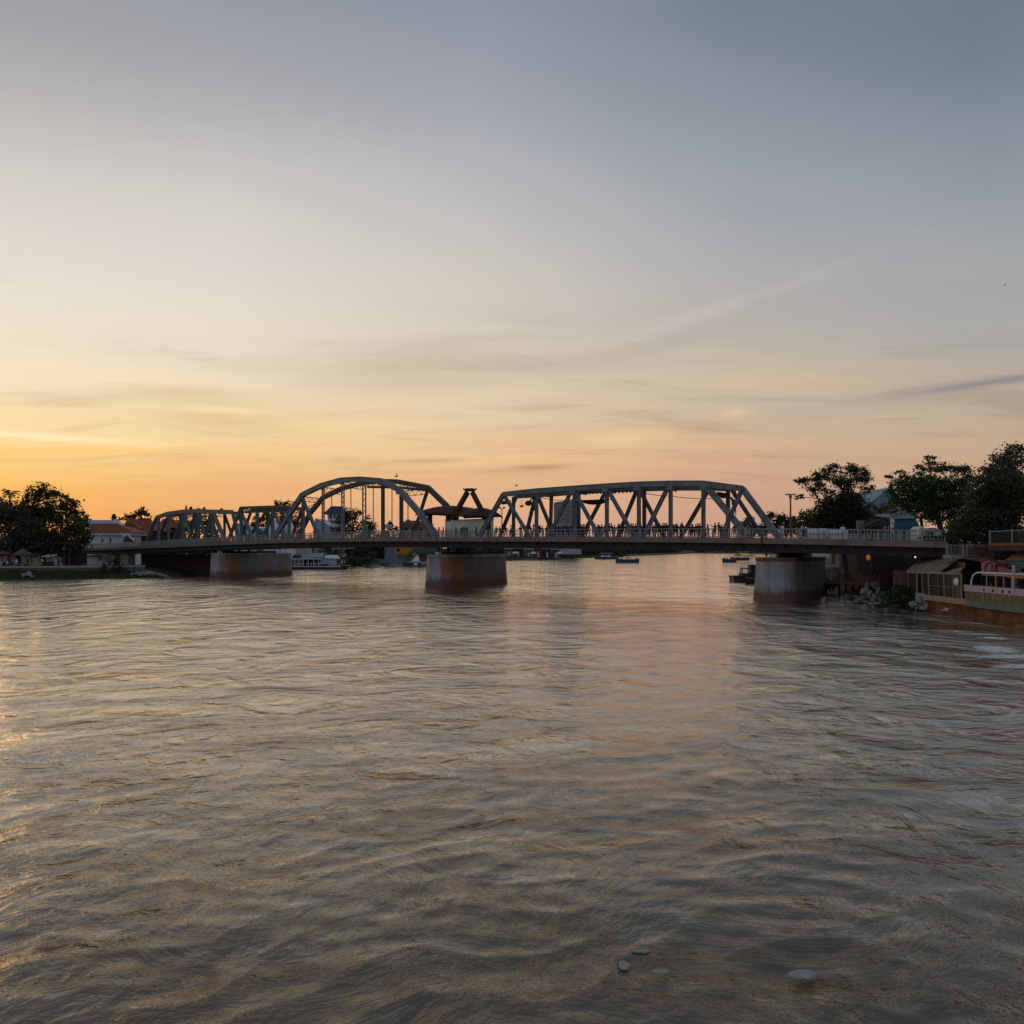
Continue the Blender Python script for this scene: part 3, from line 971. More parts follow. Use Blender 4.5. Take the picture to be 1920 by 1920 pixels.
for px in (1028, 1124, 1198, 1360):
    gussets([foot(px, NO) + Vector((0, 0, 0.4))], 0.9, tr, M['steel'])
# far plane
ftop = [W(968, 931, FO), W(1034, 927, FO), W(1100, 922, FO), W(1152, 919, FO), W(1208, 917, FO), W(1268, 915.5, FO), W(1330, 915.5, FO), W(1372, 917, FO)]
mb = MB()
chord(mb, ftop, 0.55, 0.45)
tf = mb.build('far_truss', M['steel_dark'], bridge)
tag(tf, 'far side frame of the flat topped right truss span')
member('end_post', ftop[0], foot(936, FO), 0.50, 0.4, M['steel_dark'], tf)
for px, a in ((963, W(963, 931, FO)), (1032, ftop[1]), (1365, W(1365, 917, FO)), (1085, W(1085, 922, FO)), (1208, ftop[4])):
    member('vertical', a, foot(px, FO), 0.42, 0.4, M['steel_dark'], tf)
for a, f_ in ((W(1004, 930, FO), 985), (W(1010, 934, FO), 1040), (W(1136, 921, FO), 1090), (W(1194, 919, FO), 1158), (W(1200, 919, FO), 1246), (W(1330, 916, FO), 1276), (W(1372, 918, FO), 1432)):
    member('diagonal', a, foot(f_, FO), 0.44, 0.4, M['steel_dark'], tf)
for a, b in zip(top[1:7], ftop[1:7]):
    portal(a - Vector((0, 0, 0.2)), b, 0.45, tf, M['steel_dark'])

# tied arch, near rib
arch = [foot(512, NO), W(567, 928, NO), W(604, 910, NO), W(641, 900, NO), W(678, 898, NO), W(713, 901, NO), W(748, 918, NO), W(787, 962, NO), foot(820, NO)]
mb = MB()
chord(mb, arch, 0.78, 0.6)
ta = mb.build('near_arch', M['steel'], bridge)
tag(ta, 'near steel rib of the arched span with its hangers')
for px, i, lat, w in ((568.5, 1, False, .52), (606, 2, True, .66), (643, 3, True, .76), (683, 4, True, .92), (718, 5, False, .5), (752.5, 6, False, .55)):
    f_ = foot(px, NO)
    member('hanger', Vector((f_.x, f_.y, arch[i].z - 0.1)), f_, w, 0.45, M['steel'] if lat else M['steel_dark'] if px > 700 else M['steel'], ta, lattice=lat)
member('diagonal', W(569, 940, NO), foot(600, NO), 0.62, 0.42, M['steel'], ta)
gussets(arch[1:7], 1.15, ta, M['steel'])
# solid lower sleeves of the latticed hangers
for px in (643, 683):
    f_ = foot(px, NO)
    member('hanger_sleeve', f_ + Vector((0, 0, 3.2)), f_, 0.6, 0.46, M['steel'], ta, ibeam=False)
# far rib
farch = [foot(556, FO), W(581, 963, FO), W(606, 933, FO), W(641, 916, FO), W(678, 906, FO), W(714, 902, FO), W(745, 903, FO), W(802, 914, FO), W(837, 948, FO), foot(875, FO)]
mb = MB()
chord(mb, farch, 0.74, 0.55)
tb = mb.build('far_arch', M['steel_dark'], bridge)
tag(tb, 'far steel rib of the arched span behind the near rib')
mb = MB()
lower = [W(690, 913, FO), W(745, 914, FO), W(798, 919, FO)]
chord(mb, lower, 0.35, 0.4)
for i in range(9):
    a = W(748 + i * 6, 905 + i * 1.1, FO)
    b = W(751 + i * 6, 914 + i * 0.6, FO)
    mb.beam(a, b, 0.1, 0.1, PERP)
    mb.beam(b, W(754 + i * 6, 906 + i * 1.1, FO), 0.1, 0.1, PERP)
mb.build('lattice_web', M['steel_dark'], tb)
for px, y in ((622, 925), (658, 912), (700, 908), (735, 908), (765, 912)):
    f_ = foot(px, FO)
    member('hanger_rod', W(px, y, FO), f_, 0.12, 0.12, M['steel_dark'], tb, ibeam=False)
member('diagonal', W(802, 918, FO), foot(773, FO), 0.5, 0.4, M['steel_dark'], tb)
for a, b in zip(arch[1:7], farch[2:8]):
    portal(a - Vector((0, 0, 0.3)), b - Vector((0, 0, 0.3)), 0.9, tb, M['steel_dark'], 9)
mb = MB()
mb.beam(W(592, 944, 3.5), W(610, 935, 3.5), 0.1, 0.1, PERP)
mb.beam(W(578, 950, 3.5), W(592, 944, 3.5), 0.1, 0.1, PERP)
for i in range(6):
    mb.beam(W(578 + i * 5, 950 - i * 2.6, 3.5), W(583 + i * 5, 957 - i * 3.6, 3.5), 0.08, 0.08, PERP)
mb.beam(W(578, 955, 3.5), W(608, 938, 3.5), 0.1, 0.1, PERP)
mb.build('sway_brace', M['steel_dark'], tb)

# left through truss
lt = [W(293, 971, NO), W(315, 963, NO), W(344, 959, NO), W(372, 958, NO), W(398, 959, NO), W(436, 960, NO)]
mb = MB()
chord(mb, lt, 0.75, 0.5)
tl = mb.build('near_truss', M['steel'], bridge)
tag(tl, 'near side frame of the low leftmost truss span')
member('end_post', lt[0], foot(271, NO), 0.55, 0.5, M['steel'], tl)
member('end_post', lt[5], foot(449, NO), 0.6, 0.5, M['steel'], tl)
for px, i in ((297.5, 0), (316, 1), (343.5, 2), (372.5, 3), (398, 4)):
    f_ = foot(px, NO)
    member('vertical', Vector((f_.x, f_.y, lt[i].z)), f_, 0.6, 0.45, M['steel'], tl)
for a, f_, w in ((2, 322, .45), (2, 361, .5), (3, 353, .45), (3, 388, .42), (4, 383, .5), (4, 424, .95)):
    member('diagonal', lt[a], foot(f_, NO), w, 0.42, M['steel'], tl)
lf = [W(313, 971, FO), W(336, 964, FO), W(366, 961, FO), W(395, 960, FO), W(420, 961, FO), W(446, 962, FO)]
mb = MB()
chord(mb, lf, 0.6, 0.45)
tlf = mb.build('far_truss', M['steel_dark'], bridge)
tag(tlf, 'far side frame of the low leftmost truss span')
member('end_post', lf[0], foot(292, FO), 0.55, 0.45, M['steel_dark'], tlf)
member('end_post', lf[5], foot(466, FO), 0.55, 0.45, M['steel_dark'], tlf)
for px, i in ((338, 1), (367, 2), (396, 3), (421, 4)):
    f_ = foot(px, FO)
    member('vertical', Vector((f_.x, f_.y, lf[i].z)), f_, 0.5, 0.4, M['steel_dark'], tlf)
for a, f_ in ((1, 352), (2, 350), (3, 381), (3, 410), (4, 440)):
    member('diagonal', lf[a], foot(f_, FO), 0.5, 0.4, M['steel_dark'], tlf)
for a, b in zip(lt[1:], lf[1:]):
    portal(a - Vector((0, 0, 0.3)), b - Vector((0, 0, 0.1)), 0.9, tlf, M['steel_dark'])

# short low truss between the left span and the arch
mt = [W(452, 952, NO), W(482, 951, NO), W(512, 950, NO), W(541, 950, NO)]
mb = MB()
chord(mb, mt, 0.38, 0.45)
for p in (mt,):
    chord(mb, [v - Vector((0, 0, 0.95)) for v in p], 0.3, 0.4)
    for a, b in zip(p[:-1], p[1:]):
        for i in range(5):
            u = a.lerp(b, i / 5)
            w_ = a.lerp(b, (i + 0.5) / 5) - Vector((0, 0, 0.95))
            mb.beam(u, w_, 0.09, 0.1, PERP)
            mb.beam(w_, a.lerp(b, (i + 1) / 5), 0.09, 0.1, PERP)
tm = mb.build('near_truss', M['steel_dark'], bridge)
tag(tm, 'near side frame of the short truss left of the arch')
member('end_post', mt[0], foot(427, NO), 0.55, 0.5, M['steel'], tm)
for px, i in ((452.5, 0), (482, 1), (511.5, 2), (542, 3)):
    f_ = foot(px, NO)
    member('vertical', Vector((f_.x, f_.y, mt[i].z)), f_, 0.5, 0.45, M['steel'], tm)
for a, f_, w in ((0, 476, .6), (2, 491, .5), (2, 539, .5)):
    member('diagonal', mt[a] - Vector((0, 0, 0.9)), foot(f_, NO), w, 0.42, M['steel'], tm)
mf = [W(472, 956, FO), W(501, 955, FO), W(530, 954, FO), W(566, 954, FO)]
mb = MB()
chord(mb, mf, 0.6, 0.4)
tmf = mb.build('far_truss', M['steel_dark'], bridge)
tag(tmf, 'far side frame of the short truss left of the arch')
member('end_post', mf[0], foot(449, FO), 0.5, 0.4, M['steel_dark'], tmf)
for px, i in ((501, 1), (530, 2), (566, 3)):
    f_ = foot(px, FO)
    member('vertical', Vector((f_.x, f_.y, mf[i].z)), f_, 0.45, 0.4, M['steel_dark'], tmf)
for a, f_ in ((1, 462), (1, 518), (3, 545)):
    member('diagonal', mf[a], foot(f_, FO), 0.45, 0.4, M['steel_dark'], tmf)
for a, b in zip(mt, mf):
    portal(a - Vector((0, 0, 0.2)), b, 0.8, tmf, M['steel_dark'])

# ------------------------------------------------------------------ piers
def pier_material(name, rust, dark):
    m = bpy.data.materials.new(name)
    m.use_nodes = True
    nt = m.node_tree
    L = nt.links.new
    b = nt.nodes['Principled BSDF']
    b.inputs['Roughness'].default_value = 0.88
    b.inputs['Specular IOR Level'].default_value = 0.25
    t = nt.nodes.new('ShaderNodeTexCoord')
    def noise(scale, st, det=6, rough=0.65):
        mm = nt.nodes.new('ShaderNodeMapping')
        mm.inputs['Scale'].default_value = st
        L(t.outputs['Object'], mm.inputs[0])
        n = nt.nodes.new('ShaderNodeTexNoise')
        n.inputs['Scale'].default_value = scale
        n.inputs['Detail'].default_value = det
        n.inputs['Roughness'].default_value = rough
        L(mm.outputs[0], n.inputs['Vector'])
        return n.outputs['Fac']
    def ramp(f, p0, p1):
        r = nt.nodes.new('ShaderNodeMapRange')
        r.interpolation_type = 'SMOOTHSTEP'
        r.inputs[1].default_value, r.inputs[2].default_value = p0, p1
        L(f, r.inputs[0])
        return r.outputs[0]
    def mix(f, a, c):
        x = nt.nodes.new('ShaderNodeMix')
        x.data_type = 'RGBA'
        L(f, x.inputs[0])
        if isinstance(a, tuple):
            x.inputs[6].default_value = (*a, 1)
        else:
            L(a, x.inputs[6])
        x.inputs[7].default_value = (*c, 1)
        return x.outputs[2]
    def mul(a, k):
        x = nt.nodes.new('ShaderNodeMath')
        x.operation = 'MULTIPLY'
        L(a, x.inputs[0])
        x.inputs[1].default_value = k
        return x.outputs[0]
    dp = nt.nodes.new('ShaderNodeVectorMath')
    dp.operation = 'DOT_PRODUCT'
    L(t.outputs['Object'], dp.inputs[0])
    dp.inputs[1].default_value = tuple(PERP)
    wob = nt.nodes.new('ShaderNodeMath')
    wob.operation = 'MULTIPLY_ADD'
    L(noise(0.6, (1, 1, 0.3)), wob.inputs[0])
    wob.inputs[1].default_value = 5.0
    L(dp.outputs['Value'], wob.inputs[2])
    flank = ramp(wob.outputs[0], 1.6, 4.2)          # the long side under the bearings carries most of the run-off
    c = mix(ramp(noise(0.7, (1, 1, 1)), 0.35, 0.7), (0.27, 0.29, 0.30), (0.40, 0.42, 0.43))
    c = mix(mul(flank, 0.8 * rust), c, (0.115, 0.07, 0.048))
    c = mix(mul(ramp(noise(0.9, (1, 1, 0.7), 8, 0.7), 0.52, 0.68), 0.45), c, (0.31, 0.31, 0.29))
    c = mix(mul(ramp(noise(0.9, (1, 1, 0.16)), 0.50, 0.70), dark), c, (0.10, 0.115, 0.11))      # damp streaks
    c = mix(mul(ramp(noise(0.55, (1, 1, 0.22), 7), 0.44, 0.60), rust), c, (0.33, 0.13, 0.048))     # rust runs
    sp = nt.nodes.new('ShaderNodeSeparateXYZ')
    L(t.outputs['Object'], sp.inputs[0])
    ad = nt.nodes.new('ShaderNodeMath')
    ad.operation = 'MULTIPLY_ADD'
    L(noise(0.8, (1, 1, 0.6)), ad.inputs[0])
    ad.inputs[1].default_value = -2.0
    L(sp.outputs[2], ad.inputs[2])
    tide = ramp(ad.outputs[0], 0.75, -0.35)
    c = mix(mul(tide, 0.85), c, (0.15, 0.065, 0.04))        # tide mark
    L(c, b.inputs['Base Color'])
    bp = nt.nodes.new('ShaderNodeBump')
    bp.inputs['Strength'].default_value = 0.5
    bp.inputs['Distance'].default_value = 0.08
    L(noise(1.6, (1, 1, 1), 8), bp.inputs['Height'])
    L(bp.outputs[0], b.inputs['Normal'])
    return m

def stadium(c, l, w, z, grow=0.0):
    n = 12
    pts = []
    r = w + grow
    for k in range(n + 1):
        a = math.pi * k / n
        pts.append(c + DIR * (-math.cos(a) * r) - PERP * (math.sin(a) * r))
    for k in range(n + 1):
        a = math.pi * k / n
        pts.append(c + PERP * l + DIR * (math.cos(a) * r) + PERP * (math.sin(a) * r))
    return [Vector((p.x, p.y, z)) for p in pts]

def pier(s_, l, ztop, label, rust, dark, blocks, capcol):
    c = B(s_, 0.6, 0)
    root = thing('bridge_pier', label, 'bridge pier', Vector((c.x, c.y, 0)), 'concrete piers of the bridge')
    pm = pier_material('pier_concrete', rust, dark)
    mb = MB()
    rings = [stadium(c, l, 2.2, z, g) for z, g in ((-2.5, 0.55), (0.0, 0.42), (0.5, 0.34), (ztop - 0.5, 0.05), (ztop - 0.42, 0.0))]
    n = len(rings[0])
    vs = [p for r_ in rings for p in r_]
    fs = []
    for i in range(len(rings) - 1):
        for k in range(n):
            fs.append((i * n + k, i * n + (k + 1) % n, (i + 1) * n + (k + 1) % n, (i + 1) * n + k))
    fs.append(tuple((len(rings) - 1) * n + k for k in range(n)))
    mb.add(vs, fs)
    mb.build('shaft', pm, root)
    mb = MB()
    mb.prism([(p.x, p.y) for p in stadium(c, l, 2.2, 0, 0.14)], ztop - 0.418, ztop)
    mb.build('cap', capcol, root)
    zd = deck_z(s_) - 1.60
    for o_ in blocks:
        p = B(s_, o_, 0)
        mb = MB()
        mb.beam(Vector((p.x, p.y, ztop)), Vector((p.x, p.y, ztop + 0.42)), 0.75, 0.75, DIR)
        bl = mb.build('bearing_block', M['bearing'], root)
        mb = MB()
        mb.beam(Vector((p.x, p.y, ztop + 0.421)), Vector((p.x, p.y, zd - 0.003)), 0.4, 0.4, DIR)
        mb.build('bearing', M['girder'], bl)
    mb = MB()
    p0, p1 = B(s_, 0.9, 0), B(s_, l - 1.0, 0)
    mb.beam(Vector((p0.x, p0.y, ztop + 0.25)), Vector((p1.x, p1.y, ztop + 0.25)), 1.1, 0.5, Vector((0, 0, 1)))
    mb.build('bearing_beam', M['girder'], root)
    return root
M['cap_rust'] = mat('rusty_cap', (0.10, 0.055, 0.035), 0.9, 0.3, 1.0, c2=(0.26, 0.12, 0.06), bump=0.3)
M['cap_pale'] = mat('pale_cap', (0.34, 0.37, 0.34), 0.85, 0.2, 0.8, c2=(0.16, 0.15, 0.11))
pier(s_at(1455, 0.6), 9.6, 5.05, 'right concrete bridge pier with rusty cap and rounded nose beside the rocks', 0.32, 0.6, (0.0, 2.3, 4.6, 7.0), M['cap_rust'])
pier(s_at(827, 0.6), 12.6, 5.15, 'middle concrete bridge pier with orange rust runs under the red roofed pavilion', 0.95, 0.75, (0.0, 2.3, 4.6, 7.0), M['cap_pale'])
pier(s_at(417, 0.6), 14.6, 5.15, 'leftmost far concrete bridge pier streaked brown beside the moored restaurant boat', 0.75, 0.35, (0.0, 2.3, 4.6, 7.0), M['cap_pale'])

# ------------------------------------------------------------------ embankments
mb = MB()
mb.prism([(46.5, 20), (46.5, 78), (44.9, 80.2), (49.6, 90), (45.2, 100), (45.2, 113), (60, 130), (82, 150), (175, 300), (420, 300), (420, 20)], -1, 6.62)
o = mb.build('embankment', M['darkstone'])
tag(o, 'high right bank behind the riverside restaurant', kind='structure')
# ------------------------------------------------------------------ pavilion between the spans
PV = 3.4
c = W(862, 1008, PV)
s_c = s_at(862, PV)
zdk = deck_z(s_c) - 0.02
pav = thing('pavilion', 'red curved roof pavilion with crossed gable beams between arch and right truss', 'pavilion', Vector((c.x, c.y, zdk)))
def roof_hump(px0, px1, off, ytip, ypk, ybel, skew, name):
    """curved upturned roof shell: a thick lofted sheet"""
    n, m = 16, 8
    vs, fs = [], []
    for lay in (0, 1):
        for i in range(n + 1):
            t = i / n
            px = px0 + (px1 - px0) * t
            ridge = ytip + (ypk - ytip) * math.sin(math.pi * min(1, t * 1.0 + skew * t * (1 - t))) ** 0.8
            for j in range(m + 1):
                u = j / m * 2 - 1
                o_ = off + u * 3.1 * math.sin(math.pi * (0.12 + 0.76 * t)) 
                drop = (abs(u) ** 1.5) * (6.0 + 8.5 * math.sin(math.pi * t))
                p = W(px, ridge + 0.6, off)
                z = p.z - drop * mpp(p.y) * 1.0
                q = A0 + DIR * s_at(px, off) + PERP * o_
                vs.append((q.x, q.y, z - lay * 0.22))
    st = (n + 1) * (m + 1)
    for lay in (0, 1):
        for i in range(n):
            for j in range(m):
                a = lay * st + i * (m + 1) + j
                f = (a, a + 1, a + m + 2, a + m + 1)
                fs.append(f if lay else f[::-1])
    rim = [i * (m + 1) for i in range(n + 1)] + [n * (m + 1) + j for j in range(1, m + 1)] + [i * (m + 1) + m for i in range(n - 1, -1, -1)] + [j for j in range(m - 1, 0, -1)]
    for a, b in zip(rim, rim[1:] + rim[:1]):
        fs.append((a, b, b + st, a + st))
    mb = MB()
    mb.add(vs, fs)
    return mb.build(name, M['maroon'], pav, smooth=False)
roof_hump(788, 913, PV, 959, 947.5, 966, 0.2, 'roof')
roof_hump(862, 934, PV - 0.9, 963, 951.5, 968, -0.2, 'roof')
mb = MB()
mb.beam(W(800, 963, PV), W(858, 967, PV), 0.35, 0.3, PERP)
mb.beam(W(858, 967, PV), W(928, 967, PV), 0.35, 0.3, PERP)
mb.build('eave_beam', M['maroon'], pav)
for a, b, w in ((W(876.5, 923, PV - 2.2), W(848, 973, PV - 2.2), .72), (W(885.5, 923, PV - 2.2), W(912, 974, PV - 2.2), .66)):
    mb = MB()
    mb.beam(a, b, w, 0.5, PERP)
    mb.build('gable_beam', M['darkwood'], pav)
mb = MB()
mb.beam(W(875, 918.5, PV - 2.2), W(887, 918.5, PV - 2.2), 0.5, 0.6, PERP)
cap = mb.build('ridge_cap', M['darkwood'], pav)
for sg, px in ((-1, 876), (1, 886)):
    mb = MB()
    mb.tube([W(px, 920, PV - 2.2), W(px + sg * 4, 918.5, PV - 2.2), W(px + sg * 7, 917, PV - 2.2), W(px + sg * 7.5, 914.5, PV - 2.2)], [0.2, 0.16, 0.11, 0.05])
    mb.build('horn_finial', M['darkwood'], cap)
for px, o_, w in ((806, PV + 1, .75), (841, PV, .9), (855, PV + 1.0, .9), (908, PV + .4, .7), (918, PV - 1.5, .55)):
    s_ = s_at(px, o_)
    mb = MB()
    p = B(s_, o_, zdk)
    mb.beam(p, Vector((p.x, p.y, W(px, 966, o_).z)), w, 0.45, PERP)
    mb.build('post', M['darkwood'], pav)
# pale green panel wall of three panels with a window
wo_ = PV - 1.5
zt = W(880, 976.5, wo_).z
for i, (a, b, h_) in enumerate(((835, 848, 0), (848.2, 881, 0.1), (881.2, 925, 0.1))):
    p, q = B(s_at(a, wo_), wo_, zdk), B(s_at(b, wo_), wo_, zdk)
    mb = MB()
    mb.beam((p + q) / 2, Vector(((p + q).x / 2, (p + q).y / 2, zt + h_)), (q - p).length - 0.04, 0.16, PERP)
    pn = mb.build('wall_panel', M['palegreen'], pav)
    if i == 0:
        mb = MB()
        u, v = B(s_at(839.5, wo_), wo_ - 0.1, zdk), B(s_at(846.5, wo_), wo_ - 0.1, zdk)
        mb.beam(Vector(((u + v).x / 2, (u + v).y / 2, zdk + 0.9)), Vector(((u + v).x / 2, (u + v).y / 2, zt - 0.35)), (u - v).length, 0.05, PERP)
        mb.build('window', M['white'], pn)
mb = MB()
p, q = B(s_at(835, wo_), wo_, zt + 0.1), B(s_at(925, wo_), wo_, zt + 0.1)
mb.beam(p + Vector((0, 0, .08)), q + Vector((0, 0, .08)), 0.14, 0.3, PERP)
mb.build('wall_coping', M['grey'], pav)

# ------------------------------------------------------------------ lamp, wires, hung things and birds on the bridge
def small(name, label, cat, mb, m, group=None):
    return tag(mb.build(name, m), label, cat, group)

lp = B(s_at(941, 7.4), 7.4, deck_z(s_at(941, 7.4)))
lamp = thing('street_lamp', 'slim double headed street lamp right of the red roofed pavilion', 'street lamp', lp)
k = mpp(lp.y)
mb = MB(); mb.tube([lp, W(941, 954, 7.4)], [0.11, 0.07]); mb.build('pole', M['steel_dark'], lamp)
for sg in (-1, 1):
    mb = MB()
    t = W(941, 956, 7.4)
    e = W(941 + 4 * sg, 952.5, 7.4)
    mb.tube([t, e], 0.05)
    ar = mb.build('arm', M['steel_dark'], lamp)
    mb = MB(); mb.ball(e + Vector((0, 0, 0.05)), (0.28, 0.2, 0.12)); mb.build('lamp_head', M['steel_dark'], ar)

wire = MB()
def sag(a, b, dz, n=10):
    return [a.lerp(b, i / n) - Vector((0, 0, dz * 4 * (i / n) * (1 - i / n))) for i in range(n + 1)]
wire.tube(sag(W(1012, 932, 3.5), W(1075, 936, 3.5), 0.3), 0.05, 4)
small('overhead_wire', 'thin sagging wire left under the flat top chord of the right truss', 'wire', wire, M['black'])
wire = MB()
wire.tube(sag(W(1200, 922, 3.5), W(1258, 930, 3.5), 0.15) + sag(W(1258, 930, 3.5), W(1390, 930, 3.5), 0.35)[1:], 0.045, 4)
small('overhead_wire', 'long thin wire crossing the right part of the right truss', 'wire', wire, M['black'])
st_ = thing('string_of_lamps', 'dark strip of small lamps strung across the middle of the right truss', 'lamp string', W(1120, 925, 3.5))
mb = MB(); mb.beam(W(1080, 924, 3.5), W(1196, 921, 3.5), 0.12, 0.12, PERP); mb.build('cable_tray', M['black'], st_)
for i in range(16):
    px = 1084 + i * 7
    mb = MB()
    y = 924 - (px - 1080) * 3 / 116
    mb.beam(W(px, y + 0.8, 3.5), W(px, y + 3.2, 3.5), 0.16, 0.16, PERP)
    mb.build('lamp', M['black'], st_)
bn = thing('hanging_banner', 'dark hull shaped sagging canopy hung between two posts of the right truss', 'canopy', W(1113, 940, 3.5))
vs = []
mb = MB()
n = 10
for i in range(n + 1):
    t = i / n
    px = 1091 + 46 * t
    yb = 940 + 6.5 * math.sin(math.pi * t) ** 0.6
    a, b = W(px, 938.2 - 1.2 * t, 3.5), W(px, yb, 3.5)
    for o_ in (-0.5, 0.5):
        vs += [a + PERP * o_, b + PERP * o_ * 0.3]
fs = []
for i in range(n):
    a = i * 4
    fs += [(a, a + 1, a + 5, a + 4), (a + 3, a + 2, a + 6, a + 7), (a + 1, a + 3, a + 7, a + 5), (a + 2, a, a + 4, a + 6)]
fs += [(0, 2, 3, 1), (n * 4, n * 4 + 1, n * 4 + 3, n * 4 + 2)]
mb.add(vs, fs)
mb.build('cloth', M['tarpdark'], bn)
mb = MB(); mb.tube([W(1084, 938.5, 3.5), W(1146, 936.5, 3.5)], 0.06); mb.build('pole', M['black'], bn)
fl = thing('floodlight', 'dark round floodlight on a bent arm hanging inside the right truss', 'floodlight', W(991, 944, 3.0))
mb = MB(); mb.tube([W(1003, 928, 3), W(997, 935, 3), W(993, 941, 3)], 0.14); mb.build('arm', M['black'], fl)
mb = MB(); mb.ball(W(991, 943.5, 3), (0.55, 0.4, 0.42), 8, 10); mb.build('housing', M['black'], fl)
fl = thing('floodlight', 'dark floodlight tucked under the left corner of the right truss', 'floodlight', W(946, 944, 3.0))
mb = MB(); mb.tube([W(951, 933, 3), W(950, 939, 3)], 0.1); mb.build('bracket', M['black'], fl)
mb = MB(); mb.beam(W(942, 943, 3), W(956, 941, 3), 0.5, 0.5, PERP); mb.build('housing', M['black'], fl)
ls = thing('loudspeaker', 'black box and horn loudspeaker hung under the right end of the right truss', 'loudspeaker', W(1356, 930, 3.0))
mb = MB(); mb.beam(W(1345, 927, 3), W(1366, 930, 3), 0.65, 0.6, PERP); mb.build('cabinet', M['black'], ls)
mb = MB(); mb.tube([W(1369, 932.5, 3), W(1374, 938, 3), W(1377.5, 943, 3)], [0.08, 0.2, 0.45], 10); mb.build('horn', M['steel_dark'], ls)
mb = MB(); mb.tube([W(1379, 918, 3), W(1379.5, 966, 3)], 0.06); mb.build('hanging_rod', M['black'], ls)
for px, py in ((978, 949), (1000, 955), (996, 962)):
    r_ = thing('hanging_ornament', {978: 'small dark winged ornament beside the left posts of the right truss', 1000: 'small dark hook ornament hanging below the round floodlight', 996: 'lowest faint ornament hanging under the hook below the floodlight'}[px], 'ornament', W(px, py, 3.0))
    mb = MB(); mb.tube([W(px, py, 3), W(px, py - 12, 3)], 0.035, 4); mb.build('cord', M['black'], r_)
    mb = MB()
    for sg in (-1, 1):
        mb.tube([W(px, py + 1, 3), W(px + 2.4 * sg, py - 0.5, 3), W(px + 4 * sg, py - 2.2, 3)], [0.16, 0.12, 0.03], 5)
    mb.build('wings', M['black'], r_)

def bird(label, p, size, spread, group=None, m_='black'):
    r_ = thing('bird', label, 'bird', p, group)
    p = Vector(p)
    mb = MB(); mb.tube([p + Vector((-0.9, 0, 0.05)) * size, p + Vector((-0.4, 0, 0)) * size, p + Vector((0.3, 0, 0.05)) * size, p + Vector((0.6, 0, 0.2)) * size, p + Vector((0.85, 0, 0.2)) * size],
                       [0.04 * size, 0.16 * size, 0.2 * size, 0.12 * size, 0.02 * size], 6)
    mb.build('body', M[m_], r_)
    for sg in (-1, 1):
        mb = MB()
        a = p + Vector((0.15, 0, 0.1)) * size
        mb.tube([a, a + Vector((0.05, sg * 0.5, 0.5 * spread)) * size, a + Vector((-0.3 + 0.3 * sg, sg * 1.0, 0.75 * spread)) * size], [0.16 * size, 0.12 * size, 0.02 * size], 4)
        mb.build('wing', M[m_], r_)
    return r_
bird('small dark bird flying just above the left corner of the right truss', W(968, 911, 2.0), 0.36, 1.0)
bird('tiny dark bird high in the blue sky at far right', U(1884, 535, 120), 0.22, 0.8)
bird('dark bird perched on top of the arch with raised wings', W(743, 893.5, FO), 0.5, 1.4)

